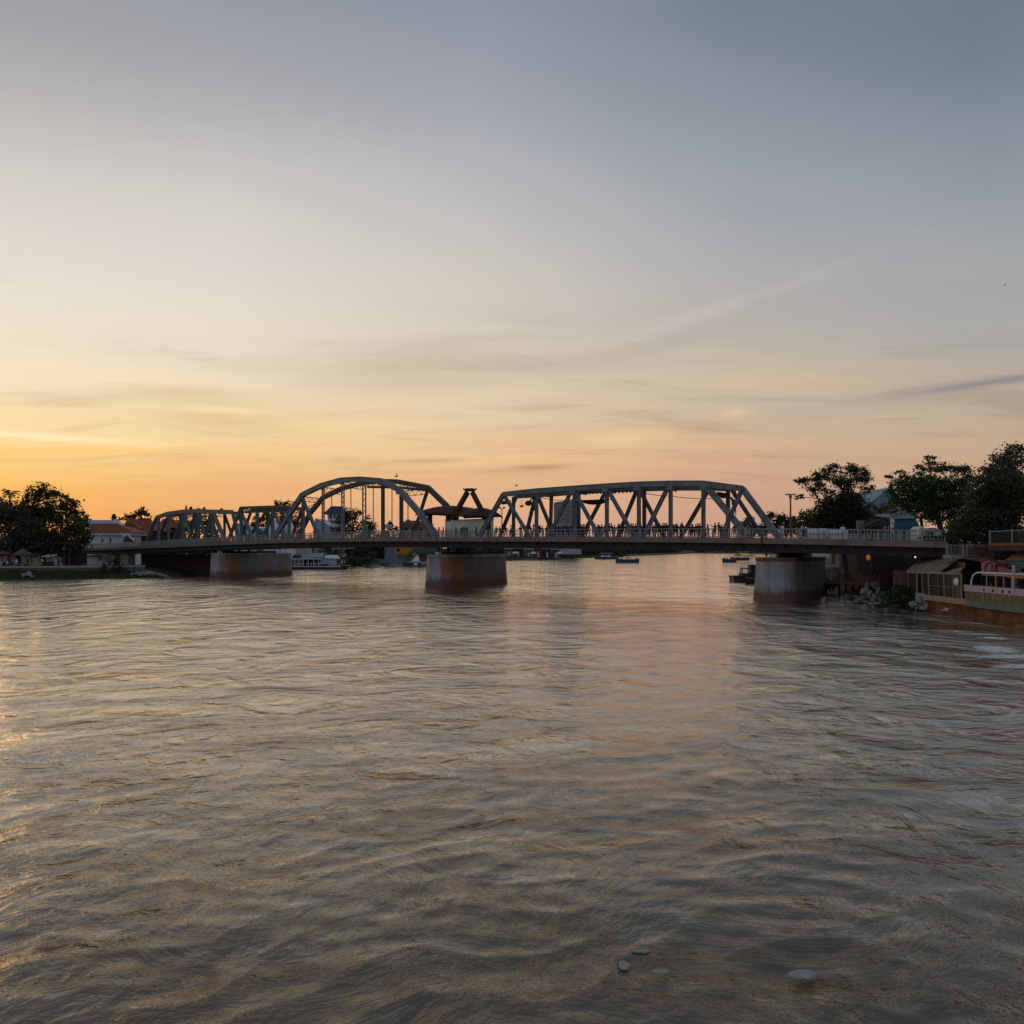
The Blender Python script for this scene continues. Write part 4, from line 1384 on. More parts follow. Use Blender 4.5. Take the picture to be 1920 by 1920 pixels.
# ------------------------------------------------------------------ people
def body_mesh(name, J, rad, hands):
    """J: joint positions (metres, figure faces +y); skin modifier gives one continuous surface"""
    keys = list(J)
    idx = {k: i for i, k in enumerate(keys)}
    E = [('pelvis', 'waist'), ('waist', 'chest'), ('chest', 'neck'), ('neck', 'chin'), ('chin', 'head')]
    for s_ in 'lr':
        E += [('chest', 'sh' + s_), ('sh' + s_, 'el' + s_), ('el' + s_, 'wr' + s_), ('wr' + s_, 'ha' + s_), ('pelvis', 'hi' + s_), ('hi' + s_, 'kn' + s_), ('kn' + s_, 'an' + s_), ('an' + s_, 'to' + s_)]
    me = bpy.data.meshes.new(name)
    me.from_pydata([J[k] for k in keys], [(idx[a], idx[b]) for a, b in E], [])
    ob = bpy.data.objects.new(name, me)
    COL.objects.link(ob)
    sk = ob.modifiers.new('skin', 'SKIN')
    sk.use_smooth_shade = True
    sub = ob.modifiers.new('sub', 'SUBSURF')
    sub.levels = 1
    for i, k_ in enumerate(keys):
        v = me.skin_vertices[0].data[i]
        r_ = rad[k_[:2] if len(k_) == 3 and k_[:2] in ('sh', 'el', 'wr', 'ha', 'hi', 'kn', 'an', 'to') else k_]
        v.radius = (r_, r_)
        v.use_root = (k_ == 'pelvis')
    dg = bpy.context.evaluated_depsgraph_get()
    ev = ob.evaluated_get(dg)
    em = ev.to_mesh()
    vs = [tuple(v.co) for v in em.vertices]
    fs = [tuple(p.vertices) for p in em.polygons]
    ev.to_mesh_clear()
    bpy.data.objects.remove(ob)
    mb = MB()
    mb.add(vs, fs)
    for s_ in 'lr':         # five fingers on every hand, bent and of unequal length
        wr, ha = Vector(J['wr' + s_]), Vector(J['ha' + s_])
        a = (ha - wr).normalized()
        side = a.cross(Vector((1, 0, 0.1))).normalized()
        pal = a.cross(side).normalized()
        for i, ln in enumerate((0.075, 0.085, 0.08, 0.06)):
            b0 = ha + side * (0.03 - 0.02 * i)
            mb.tube([b0 - a * 0.01, b0 + a * ln * 0.55 + pal * 0.006, b0 + a * ln + pal * 0.03], [0.010, 0.009, 0.006], 4)
        b0 = wr.lerp(ha, 0.45) + side * 0.035
        mb.tube([b0, b0 + side * 0.03 + a * 0.03, b0 + side * 0.035 + a * 0.065], [0.012, 0.010, 0.007], 4)
    hd = Vector(J['head'])
    ch = Vector(J['chin'])
    fw = Vector((0, 1, 0))
    mb.add([hd.lerp(ch, .45) + fw * 0.085 + Vector((0, 0, .02)), hd.lerp(ch, .6) + fw * 0.09 + Vector((.018, 0, 0)), hd.lerp(ch, .6) + fw * 0.09 + Vector((-.018, 0, 0)), hd.lerp(ch, .6) + fw * 0.12], [(0, 1, 3), (0, 3, 2), (1, 2, 3)])
    new = bpy.data.meshes.new(name)
    new.from_pydata(mb.v, [], mb.f)
    zw = J['waist'][2] - 0.02
    zn = J['neck'][2] - 0.02
    za = max(J['anl'][2], J['anr'][2]) * 0 + 0.08
    for m_ in (M['cl_black'], M['cl_black'], M['skin']):
        new.materials.append(m_)
    wl_, wr_ = Vector(J['wrl']), Vector(J['wrr'])
    for p in new.polygons:
        c_ = p.center
        near_hand = min((c_ - wl_).length, (c_ - wr_).length, (c_ - Vector(J['hal'])).length, (c_ - Vector(J['har'])).length)
        if c_.z > zn or near_hand < 0.12:
            i = 2
        elif c_.z > zw or near_hand < 0.3:
            i = 0
        else:
            i = 1
        p.material_index = i
        p.use_smooth = True
    return new

RAD = dict(pelvis=0.135, waist=0.125, chest=0.15, neck=0.055, chin=0.078, head=0.088, sh=0.062, el=0.045, wr=0.033, ha=0.036, hi=0.088, kn=0.06, an=0.043, to=0.04)
def pose(lean=0.0, arm=(0.0, 0.0), stride=0.0, elbow=0.0, sit=False, headturn=0.0):
    J = {}
    zp = 0.93
    if sit:
        zp = 0.47
    J['pelvis'] = (0, 0, zp)
    J['waist'] = (0, lean * 0.18, zp + 0.17)
    J['chest'] = (0, lean * 0.42, zp + 0.40)
    J['neck'] = (0, lean * 0.58, zp + 0.57)
    J['chin'] = (headturn * 0.02, lean * 0.66 + 0.02, zp + 0.645)
    J['head'] = (headturn * 0.03, lean * 0.70 + 0.01, zp + 0.735)
    for s_, sg, a in (('l', -1, arm[0]), ('r', 1, arm[1])):
        sh = Vector((sg * 0.19, lean * 0.48, zp + 0.49))
        J['sh' + s_] = tuple(sh)
        el = sh + Vector((sg * 0.07, math.sin(a) * 0.29, -math.cos(a) * 0.29))
        J['el' + s_] = tuple(el)
        b = a + elbow + 0.15
        wr = el + Vector((-sg * 0.03, math.sin(b) * 0.25, -math.cos(b) * 0.25))
        J['wr' + s_] = tuple(wr)
        J['ha' + s_] = tuple(wr + Vector((0, math.sin(b) * 0.08, -math.cos(b) * 0.08)))
        st = stride * sg
        hi = Vector((sg * 0.10, 0.0, zp - 0.06))
        J['hi' + s_] = tuple(hi)
        if sit:
            J['kn' + s_] = (sg * 0.12, 0.42, zp - 0.02)
            J['an' + s_] = (sg * 0.12, 0.44, 0.08)
            J['to' + s_] = (sg * 0.13, 0.58, 0.04)
        else:
            J['kn' + s_] = (sg * 0.11, st * 0.5 + 0.03, 0.49)
            J['an' + s_] = (sg * 0.115, st - 0.03, 0.085)
            J['to' + s_] = (sg * 0.13, st + 0.11, 0.045)
    return J
POSES = [pose(0.02, (0.1, 0.05)), pose(0.28, (0.9, 0.8), 0.03, 0.5), pose(0.0, (0.2, 1.3), 0.05, 1.0), pose(0.05, (-0.4, 0.4), 0.22, 0.3), pose(0.05, (0.6, 0.6), elbow=0.8, sit=True), pose(0.05, (2.3, 0.1), 0.08, 0.4)]
BODIES = [body_mesh('person', p, RAD, True) for p in POSES]
HAIRS = []
for i, p in enumerate(POSES):
    for lng in (0, 1):
        h0 = Vector(p['head'])
        mb = MB()
        mb.ball(h0 + Vector((0, -0.012, 0.030)), (0.100, 0.106, 0.095), 6, 10)
        if lng:
            mb.tube([h0 + Vector((0, -0.055, 0.0)), h0 + Vector((0, -0.085, -0.14)), h0 + Vector((0, -0.09, -0.28))], [0.085, 0.08, 0.05], 8)
        me = bpy.data.meshes.new('hair')
        me.from_pydata(mb.v, [], mb.f)
        me.polygons.foreach_set('use_smooth', [True] * len(me.polygons))
        me.materials.append(M['hair'])
        HAIRS.append(me)

def person(p, rz, ps, top, bottom, label, group, hair_long=False, scale=1.0):
    o = bpy.data.objects.new('person', BODIES[ps])
    COL.objects.link(o)
    o.location = p
    o.rotation_euler = (0, 0, rz)
    o.scale = (scale, scale, scale)
    for i, m_ in enumerate((top, bottom)):
        o.material_slots[i].link = 'OBJECT'
        o.material_slots[i].material = m_
    hh = bpy.data.objects.new('hair', HAIRS[ps * 2 + (1 if hair_long else 0)])
    COL.objects.link(hh)
    hh.parent = o
    return tag(o, label, 'person', group)

def on_bridge(px, off):
    s_ = s_at(px, off)
    return B(s_, off, deck_z(s_) - 0.02)

DARK = [M['cl_black'], M['cl_char'], M['cl_green'], M['cl_brown'], M['cl_navy']]
FR = math.pi + math.atan2(-PERP.x, PERP.y)
bays = [(930, 1005, 'dark clothed person among the sparse figures in the first right truss bay', 'people in the left bay'),
        (1005, 1076, 'dark clothed person in the crowd in front of the grey high rise', 'people before the high rise'),
        (1076, 1137, 'dark clothed person in the crowd under the dark hull shaped canopy', 'people under the canopy'),
        (1137, 1198, 'dark clothed person in the crowd under the string of lamps', 'people under the lamp string'),
        (1198, 1258, 'dark clothed person in the dense crowd just right of the lamp string', 'people right of the lamp string'),
        (1258, 1319, 'dark clothed person in the crowd left of the last tall truss post', 'people left of the last post'),
        (1319, 1400, 'dark clothed person under the black loudspeaker at the truss end', 'people under the loudspeaker')]
xs = [930, 937, 948, 958, 976, 986, 996, 1000, 1013, 1019, 1025, 1030, 1041, 1047, 1052, 1057, 1064, 1068, 1083, 1088, 1094, 1103, 1116, 1121, 1128, 1133, 1143, 1149, 1152, 1159, 1164, 1169, 1174, 1180, 1187, 1192, 1204, 1210, 1216, 1224, 1231, 1236, 1243, 1249, 1253, 1262, 1266, 1271, 1276, 1281, 1293, 1300, 1305, 1312, 1327, 1341, 1349, 1354]
xs = sorted(xs + [1010, 1036, 1060, 1073, 1091, 1099, 1112, 1125, 1161, 1177, 1184, 1195, 1207, 1219, 1228, 1240, 1246, 1264, 1269, 1279, 1297, 1309])
pr = random.Random(11)
ORD = ['first', 'second', 'third', 'fourth', 'fifth', 'sixth', 'seventh', 'eighth', 'ninth', 'tenth', 'eleventh', 'twelfth', 'thirteenth', 'fourteenth', 'fifteenth', 'sixteenth']
bay_n = {}
for px in xs:
    off = pr.uniform(0.5, 2.2)
    lab = next(b for b in bays if b[0] <= px < b[1])
    ps = pr.choice([0, 1, 1, 2, 0, 3])
    bay_n[lab[3]] = bay_n.get(lab[3], 0) + 1
    words_ = lab[2].replace('dark clothed person', ORD[bay_n[lab[3]] - 1] + ' dark figure from left')
    person(on_bridge(px + pr.uniform(-.4, .4), off), FR + pr.uniform(-0.9, 0.9), ps, pr.choice(DARK), pr.choice(DARK), words_, lab[3], pr.random() < 0.5, pr.uniform(0.96, 1.12))
spec = [(1377, 1.0, 0, 'cl_navy', 'cl_char', 'person in navy top beside the crossing of the last truss diagonals'),
        (1385, 1.4, 3, 'cl_white', 'cl_white', 'person in white at the foot of the thick last truss diagonal'),
        (1467, 0.4, 2, 'cl_white', 'cl_white', 'person in white clothes leaning at the railing right of the truss end'),
        (1505, 1.0, 5, 'cl_blue', 'cl_navy', 'person in pale blue shirt bending left of the white covered stall'),
        (1580, 4.2, 0, 'cl_white', 'cl_white', 'person in white standing by the tree trunk behind the second white stall'),
        (738, 0.5, 3, 'cl_white', 'cl_white', 'person in loose white clothes walking under the right half of the arch'),
        (746, 0.9, 1, 'cl_red', 'cl_white', 'person in a red top beside the walker in white under the arch'),
        (768, 1.0, 0, 'cl_white', 'cl_white', 'person in white left of the crossing at the right arch foot'),
        (556, 0.3, 1, 'cl_blue', 'cl_char', 'person in grey blue leaning on the railing near the left arch foot'),
        (632, 0.3, 0, 'cl_black', 'cl_black', 'lone dark figure at the railing left of the third arch hanger'),
        (655, 0.4, 3, 'cl_char', 'cl_char', 'dark walker between the third and fourth arch hangers'),
        (676, 0.5, 0, 'cl_white', 'cl_char', 'person in a white shirt just left of the fourth arch hanger'),
        (692, 0.8, 1, 'cl_brown', 'cl_char', 'person in brown just right of the double lattice hanger'),
        (705, 0.8, 0, 'cl_white', 'cl_navy', 'person with pale top between lattice hanger and the dark hanger'),
        (590, 0.8, 1, 'cl_navy', 'cl_black', 'person bending by the pale blue roof under the left arch'),
        (790, 1.6, 1, 'cl_black', 'cl_char', 'dark figure left of the right arch foot'),
        (800, 1.3, 0, 'cl_brown', 'cl_black', 'figure in brown touching the right arch foot'),
        (815, 1.6, 1, 'cl_black', 'cl_black', 'dark figure at the end of the arch rib'),
        (823, 1.0, 2, 'cl_brown', 'cl_char', 'tall brown clothed figure left of the pale green wall'),
        (831, 1.2, 0, 'cl_navy', 'cl_black', 'figure in navy at the left edge of the pale green wall'),
        (855, 0.5, 0, 'cl_black', 'cl_black', 'lone dark figure in front of the pale green wall'),
        (866, 0.5, 5, 'cl_black', 'cl_char', 'dark figure with raised arm in front of the pale green wall'),
        (870.5, 0.7, 0, 'cl_char', 'cl_black', 'dark figure in the middle of the trio before the green wall'),
        (875, 0.5, 2, 'cl_black', 'cl_black', 'right hand dark figure of the trio before the green wall'),
        (893, 0.9, 0, 'cl_green', 'cl_char', 'small figure in green before the right part of the green wall'),
        (915, 1.0, 1, 'cl_black', 'cl_green', 'dark figure behind the left end post of the right truss'),
        (421, 0.2, 0, 'cl_black', 'cl_black', 'lone dark figure at the railing where the two left trusses meet'),
        (468, 0.3, 1, 'cl_brown', 'cl_black', 'figure in brown at the railing under the short truss'),
        (254, 0.3, 3, 'cl_blue', 'cl_navy', 'walker in pale blue at the far left end of the bridge'),
        (260, 0.8, 0, 'cl_white', 'cl_char', 'person in white at the far left end of the bridge'),
        (307, 1.5, 0, 'cl_red', 'cl_black', 'person in red between the first posts of the leftmost truss')]
for px, off, ps, a, b, lab in spec:
    person(on_bridge(px, off), FR + pr.uniform(-0.6, 0.6), ps, M[a], M[b], lab, None, pr.random() < 0.5)

# ------------------------------------------------------------------ trees
def leaf_cloud(rng, centres, radii, n_per, size, elong=1.6, clump=0.34, nclump=None, flat=0.0):
    """leaf sized quads gathered in clumps through the crown volume"""
    P = []
    for c, r, n in zip(centres, radii, n_per):
        nc = nclump or max(6, int(n / 26))
        d = rng.normal(size=(nc, 3))
        d /= np.linalg.norm(d, axis=1, keepdims=True)
        rad_ = rng.uniform(0.35, 1.05, (nc, 1)) ** 0.6
        cc = np.array(c) + d * rad_ * np.array(r)
        which = rng.integers(0, nc, n)
        g = rng.normal(size=(n, 3)) * np.array(r) * clump * rng.uniform(0.4, 1.1, (n, 1))
        g[:, 2] *= (1 - flat * 0.6)
        P.append(cc[which] + g)
    P = np.concatenate(P)
    N = len(P)
    a = rng.normal(size=(N, 3))
    a[:, 2] *= 0.6
    a /= np.linalg.norm(a, axis=1, keepdims=True)
    b = np.cross(a, rng.normal(size=(N, 3)))
    b /= np.linalg.norm(b, axis=1, keepdims=True)
    s_ = size * rng.uniform(0.55, 1.35, (N, 1))
    a = a * s_ * elong * 0.5
    b = b * s_ * 0.5
    V = np.stack([P - a, P + b * 0.9, P + a, P - b], 1).reshape(-1, 3)
    Q = np.arange(N * 4).reshape(N, 4)
    return V, Q

def tree(name, label, base, blobs, d, leaf, size, density=1.0, trunk=0.3, cat='tree', group=None, seed=0, depth=0.9, clump=0.34, limbs=True, fork=0.45, flat=0.0, zb=None):
    """blobs in photograph pixels (px, py, rx, ry[, depth shift])"""
    rng = np.random.default_rng(seed + 100)
    rn = random.Random(seed)
    k = mpp(d)
    b = U(base[0], base[1], d) if len(base) == 2 else Vector(base)
    if zb is not None:
        b.z = zb
    root = thing(name, label, cat, b, group)
    cs, rs_, ns = [], [], []
    for bl in blobs:
        px, py, rx, ry = bl[:4]
        dd = bl[4] if len(bl) > 4 else rn.uniform(-0.5, 0.5) * rx * k
        c_ = U(px, py, d + dd)
        cs.append(tuple(c_))
        r_ = (rx * k * 0.86, (rx + ry) / 2 * k * depth, ry * k * 0.86)
        rs_.append(r_)
        ns.append(int(max(120, density * 17 * (r_[0] * r_[2]) / (size * size))))
    V, Q = leaf_cloud(rng, cs, rs_, ns, size, clump=clump, flat=flat)
    fastmesh('crown', V, Q, leaf, root)
    mb = MB()
    mean = Vector(np.mean(np.array(cs), 0))
    top_ = b.lerp(Vector((mean.x, mean.y, mean.z)), fork)
    mid = b.lerp(top_, 0.5) + Vector((rn.uniform(-.3, .3), rn.uniform(-.3, .3), 0)) * trunk
    mb.tube([b - Vector((0, 0, 0.3)), b + Vector((0, 0, 0.4)), mid, top_], [trunk * 1.45, trunk, trunk * 0.85, trunk * 0.7], 8)
    if limbs:
        vc = [Vector(c_) for c_ in cs]
        mains = [0]
        while len(mains) < min(5, len(vc)):
            mains.append(max(range(len(vc)), key=lambda i: min((vc[i] - vc[j]).length for j in mains)))
        groups = {j: [] for j in mains}
        for i in range(len(vc)):
            groups[min(mains, key=lambda j: (vc[i] - vc[j]).length)].append(i)
        for j, ids in groups.items():
            m_ = sum((vc[i] for i in ids), Vector()) / len(ids)
            e_ = top_.lerp(m_, 0.72)
            k1 = top_.lerp(m_, 0.36) + Vector((rn.uniform(-1, 1), rn.uniform(-1, 1), rn.uniform(0, 1))) * (m_ - top_).length * 0.08
            mb.tube([top_ - Vector((0, 0, trunk * .5)), k1, e_], [trunk * 0.6, trunk * 0.42, trunk * 0.26], 6)
            for i in ids:
                c_ = vc[i]
                h_ = e_.lerp(c_, .5) + Vector((rn.uniform(-1, 1), rn.uniform(-1, 1), rn.uniform(-.3, .6))) * (c_ - e_).length * .12
                mb.tube([e_, h_, c_], [trunk * .22, trunk * .14, trunk * .06], 5)
                r_ = rs_[i]
                for _ in range(3):
                    e = c_ + Vector((rn.uniform(-1, 1) * r_[0], rn.uniform(-1, 1) * r_[1], rn.uniform(-.5, 1) * r_[2])) * 0.85
                    mb.tube([h_.lerp(c_, rn.uniform(.3, 1)), c_.lerp(e, .5) + Vector((0, 0, .05)), e], [trunk * 0.09, trunk * 0.06, trunk * 0.025], 4)
    mb.build('trunk', M['bark'], root, smooth=True)
    return root

def palm(label, base, top_, rlen, n, leaf, seed, group=None, trunk=0.22, droop=0.8, name='palm_tree'):
    rn = random.Random(seed)
    b, t = Vector(base), Vector(top_)
    root = thing(name, label, 'palm', b, group)
    mb = MB()
    mb.tube([b - Vector((0, 0, .3)), b.lerp(t, .33) + Vector((.15, 0, 0)), b.lerp(t, .66) + Vector((.1, 0, 0)), t], [trunk * 1.3, trunk, trunk * .85, trunk * .8], 8)
    mb.build('trunk', M['bark'], root, smooth=True)
    for i in range(n):
        az = 2 * math.pi * (i + rn.uniform(-.3, .3)) / n
        up = rn.uniform(0.1, 1.15)
        ln = rlen * rn.uniform(.8, 1.1)
        mb = MB()
        h = Vector((math.cos(az), math.sin(az), 0))
        sd_ = Vector((-h.y, h.x, 0))
        pts = []
        for j in range(9):
            u = j / 8
            pts.append(t + h * ln * u * (0.95 - 0.25 * u * droop) + Vector((0, 0, ln * (up * u - droop * u * u * 0.9))))
        mb.tube(pts, [0.05 * (1 - j / 9) + 0.012 for j in range(9)], 4)
        for j in range(1, 17):
            u = j / 16.5
            f_ = u * 8
            j0 = min(7, int(f_))
            p = pts[j0].lerp(pts[j0 + 1], f_ - j0)
            w = ln * 0.30 * math.sin(math.pi * min(1, u * 0.9 + 0.12)) + 0.06
            tn = (pts[j0 + 1] - pts[j0]).normalized()
            for sg in (-1, 1):
                e = p + sd_ * sg * w * 0.85 + tn * w * 0.55 - Vector((0, 0, w * 0.45))
                a_ = tn * ln * 0.022
                mb.add([p - a_, p + a_, e], [(0, 1, 2)])
        mb.build('frond', leaf, root)
    return root

# left bank trees (nearest first)
tree('broadleaf_tree', 'drooping grey green tree at the left edge over the thatched shelters', (38, 1062), [(4, 968, 28, 22), (30, 966, 30, 22), (18, 985, 36, 32), (50, 1000, 40, 30), (85, 1015, 40, 24), (20, 1020, 34, 24), (66, 1024, 36, 22), (5, 955, 18, 18)], 184, M['leaf_grey'], 0.38, 1.5, .45, seed=1, clump=.42, zb=2.2)
tree('broadleaf_tree', 'tall twin topped dark tree against the brightest sky at far left', (84, 1060), [(62, 925, 17, 18), (82, 922, 18, 17), (97, 930, 14, 16), (52, 948, 18, 16), (78, 955, 30, 22), (60, 975, 32, 22), (100, 965, 22, 20), (70, 1000, 30, 25)], 192, M['leaf_dark'], 0.38, 1.2, .4, seed=2, clump=.36, zb=2.3)
tree('broadleaf_tree', 'dark rounded tree with sky gaps right of the tall twin topped tree', (122, 1060), [(118, 940, 18, 15), (136, 952, 16, 16), (146, 965, 11, 13), (112, 965, 24, 22), (136, 985, 22, 20), (118, 1005, 32, 24), (98, 1020, 30, 20)], 188, M['leaf_dark'], 0.38, 1.2, .4, seed=3, clump=.36, zb=2.3)
tree('broadleaf_tree', 'low dark leafy tree leaning over the white house wall', (150, 1060), [(146, 988, 20, 16), (158, 1002, 16, 14), (164, 1014, 9, 9), (142, 1018, 22, 14), (126, 1026, 20, 12), (160, 986, 8, 8)], 186, M['leaf_olive'], 0.38, 1.3, .3, seed=4, clump=.42, zb=2.2)
palm('palm with a shaggy head rising behind the left edge trees', U(18, 1060, 215), U(18, 927, 215), 3.4, 16, M['leaf_dark'], 5)
tree('shrub', 'dark upright shrub in front of the left bridge abutment', (218, 1084), [(218, 1050, 9, 10), (219, 1066, 14, 14), (224, 1078, 16, 10), (208, 1076, 10, 9)], 170, M['leaf_dark'], 0.34, 1.0, .12, 'shrub', seed=6, limbs=False, zb=1.0)
tree('shrub', 'small dark shrub on the low wall below the white house', (194, 1076), [(194, 1064, 7, 9), (192, 1073, 10, 8)], 168, M['leaf_dark'], 0.30, 1.0, .08, 'shrub', seed=7, limbs=False, zb=1.0)
# behind the left end
tree('broadleaf_tree', 'spreading tree behind the red hipped roof at the left bridge end', (258, 1040), [(236, 976, 12, 10), (252, 966, 15, 11), (268, 962, 14, 10), (284, 974, 14, 10), (258, 982, 24, 10)], 340, M['leaf_olive'], 0.75, 1.0, .5, seed=8, clump=.36, zb=3)
tree('conifer', 'tiny pointed conifer above the long pale roof', (213, 1010), [(213, 966, 2.5, 4), (213, 972, 4.5, 5), (213, 980, 5.5, 5)], 360, M['leaf_dark'], 0.6, 1.2, .3, seed=9, limbs=False, zb=4)
tree('broadleaf_tree', 'distant dark tree between the big left trees and the pale roof', (160, 1010), [(158, 974, 10, 8), (166, 980, 10, 8)], 350, M['leaf_dark'], 0.8, 1.0, .3, seed=10, limbs=False, zb=4)
tree('broadleaf_tree', 'dense tree seen through the middle of the leftmost truss', (365, 1040), [(348, 975, 14, 12), (368, 968, 16, 12), (388, 975, 14, 12), (360, 990, 22, 14), (385, 992, 16, 14)], 275, M['leaf_olive'], 0.65, .8, .4, seed=11, clump=.38, zb=3)
tree('broadleaf_tree', 'pointed dark tree tips just above the leftmost truss chord', (365, 1040), [(350, 956, 3, 6), (357, 955, 3, 7), (372, 958, 6, 5), (383, 957, 3, 6), (415, 958, 3, 5)], 285, M['leaf_dark'], 0.45, 1.0, .35, seed=12, clump=.2, zb=3)
tree('broadleaf_tree', 'low green tree seen through the short middle truss', (480, 1040), [(466, 985, 13, 12), (484, 978, 16, 10), (500, 975, 12, 12), (490, 992, 22, 12)], 330, M['leaf_olive'], 0.7, .9, .4, seed=13, zb=3)
tree('broadleaf_tree', 'tall dark tree rising behind the left foot of the arch', (535, 1040), [(522, 942, 7, 8), (540, 946, 12, 7), (553, 945, 8, 6), (527, 962, 14, 14), (546, 966, 16, 14), (535, 984, 20, 16), (555, 986, 14, 16)], 262, M['leaf_olive'], 0.5, .85, .4, seed=14, clump=.36, zb=3)
tree('broadleaf_tree', 'large round dark tree framed in the middle of the arch', (660, 1040), [(652, 958, 13, 12), (668, 964, 15, 12), (640, 972, 13, 12), (655, 982, 24, 16), (686, 978, 14, 12), (700, 988, 12, 10), (632, 992, 14, 10), (680, 994, 24, 10), (648, 1000, 20, 8)], 262, M['leaf_dark'], 0.48, 1.0, .5, seed=15, clump=.38, zb=3)
tree('broadleaf_tree', 'small tree left of the walker in white under the arch', (737, 1030), [(733, 983, 6, 6), (738, 990, 9, 7), (728, 994, 8, 6)], 300, M['leaf_dark'], 0.5, 1.0, .25, seed=16, zb=4)
tree('broadleaf_tree', 'small dark tree far behind the right foot of the right truss', (1437, 1030), [(1428, 982, 12, 10), (1440, 992, 16, 10), (1422, 996, 16, 8)], 260, M['leaf_far'], 0.7, .9, .3, seed=17, zb=4)
tree('broadleaf_tree', 'hazy distant tree under the faint far tower', (1408, 1030), [(1406, 985, 12, 12), (1418, 994, 12, 8), (1396, 994, 10, 8)], 420, M['leaf_far'], 0.9, .9, .3, seed=18, zb=4)
# right bank
T1 = [(1580, 965, 30, 20), (1548, 975, 24, 18), (1612, 978, 22, 18), (1575, 990, 36, 12), (1600, 945, 26, 16), (1512, 905, 15, 8), (1499, 903, 9, 5), (1528, 896, 12, 10), (1545, 888, 13, 9), (1560, 880, 14, 8), (1590, 880, 18, 9), (1612, 888, 14, 9), (1626, 893, 11, 8), (1606, 905, 20, 9), (1628, 916, 12, 7), (1570, 897, 16, 12), (1535, 915, 16, 9), (1520, 922, 10, 7), (1586, 912, 14, 14), (1500, 932, 11, 4), (1560, 930, 20, 12), (1600, 932, 20, 14), (1545, 945, 16, 12), (1580, 950, 26, 16), (1612, 955, 14, 14), (1560, 968, 24, 14), (1595, 978, 22, 14), (1530, 962, 10, 10)]
T1 = [(x_, y_, rx_ * 1.12, ry_ * 1.4) for x_, y_, rx_, ry_ in T1]
tree('broadleaf_tree', 'open branched spreading tree with a leaning trunk behind the white covered stalls', (1590, 1092), T1, 104, M['leaf_dark'], 0.17, 1.1, .34, seed=20, clump=.36, fork=.60, flat=.25, zb=1.9)
T2 = [(1722, 915, 34, 16), (1775, 920, 34, 18), (1800, 950, 22, 20), (1760, 965, 28, 18), (1725, 945, 26, 14), (1690, 935, 20, 10), (1808, 925, 18, 18), (1742, 864, 14, 6), (1760, 876, 22, 9), (1728, 880, 14, 8), (1790, 882, 22, 9), (1812, 884, 12, 7), (1700, 900, 22, 9), (1670, 893, 8, 3), (1686, 886, 10, 4), (1740, 905, 30, 13), (1782, 908, 26, 13), (1816, 900, 14, 10), (1676, 908, 12, 4), (1690, 922, 26, 10), (1668, 918, 8, 5), (1735, 930, 28, 14), (1772, 935, 26, 14), (1710, 945, 16, 10), (1740, 955, 22, 12), (1785, 955, 16, 14)]
T2 = [(x_, y_, rx_ * 1.1, ry_ * 1.4) for x_, y_, rx_, ry_ in T2]
tree('broadleaf_tree', 'dark layered tree with thick forked trunk behind the teal tent', (1770, 1018), T2, 93, M['leaf_moss'], 0.165, 1.15, .38, seed=21, clump=.38, fork=.55, flat=.3, zb=6.6)
T3 = [(1868, 1006, 40, 18), (1906, 1006, 34, 18), (1880, 900, 40, 30), (1860, 935, 44, 28), (1900, 940, 34, 34), (1840, 970, 36, 22), (1810, 990, 30, 18), (1880, 985, 40, 22), (1905, 845, 22, 12), (1888, 850, 10, 6), (1870, 860, 16, 10), (1905, 868, 24, 14), (1860, 880, 20, 12), (1890, 890, 26, 16), (1845, 905, 20, 14), (1880, 915, 34, 20), (1912, 915, 20, 24), (1838, 930, 22, 16), (1870, 945, 34, 20), (1830, 955, 22, 16), (1905, 955, 28, 22), (1815, 970, 16, 14), (1855, 972, 28, 14), (1795, 985, 16, 12), (1825, 990, 26, 12), (1888, 980, 24, 12), (1790, 1000, 16, 8), (1815, 1006, 18, 7)]
tree('broadleaf_tree', 'huge dense grey green tree filling the right edge above the upper terrace', (1862, 1020), T3, 80, M['leaf_grey'], 0.165, 1.7, .45, seed=22, clump=.44, zb=6.6)
tree('broadleaf_tree', 'low bushy tree at the street corner below the huge right edge tree', (1800, 1020), [(1788, 990, 12, 10), (1806, 998, 16, 9), (1826, 1004, 14, 8), (1778, 1003, 8, 6)], 78, M['leaf_olive'], 0.17, 1.8, .12, seed=23, clump=.46, zb=6.5, limbs=False)
tree('broadleaf_tree', 'dark bushes left of the wooden utility pole', (1466, 1040), [(1448, 968, 9, 9), (1466, 972, 10, 12), (1482, 978, 10, 10), (1455, 985, 18, 12), (1478, 992, 18, 12)], 150, M['leaf_dark'], 0.34, 1.9, .25, seed=24, clump=.46, zb=2)
tree('broadleaf_tree', 'rounded olive bush between the utility pole and the spreading tree', (1520, 1040), [(1508, 966, 11, 12), (1500, 980, 14, 12), (1524, 978, 16, 16), (1540, 986, 16, 14), (1515, 996, 24, 12)], 138, M['leaf_olive'], 0.30, 1.9, .3, seed=25, clump=.46, zb=2)
tree('broadleaf_tree', 'olive undergrowth right of the spreading trunk', (1632, 1040), [(1622, 965, 14, 14), (1640, 972, 16, 10), (1618, 985, 16, 12), (1640, 990, 14, 10)], 112, M['leaf_olive'], 0.25, 1.9, .2, seed=26, clump=.46, zb=2.5)
tree('broadleaf_tree', 'tawny leafed tree behind the teal tent', (1690, 1018), [(1676, 940, 12, 8), (1690, 946, 16, 10), (1672, 955, 16, 10), (1700, 955, 12, 10)], 108, M['leaf_yellow'], 0.25, .7, .2, seed=27, zb=6.6)
palm('spiky yellow green palm left of the teal tent', U(1650, 1010, 106), U(1650, 957, 106), 2.5, 18, M['leaf_yellow'], 28, droop=.55)
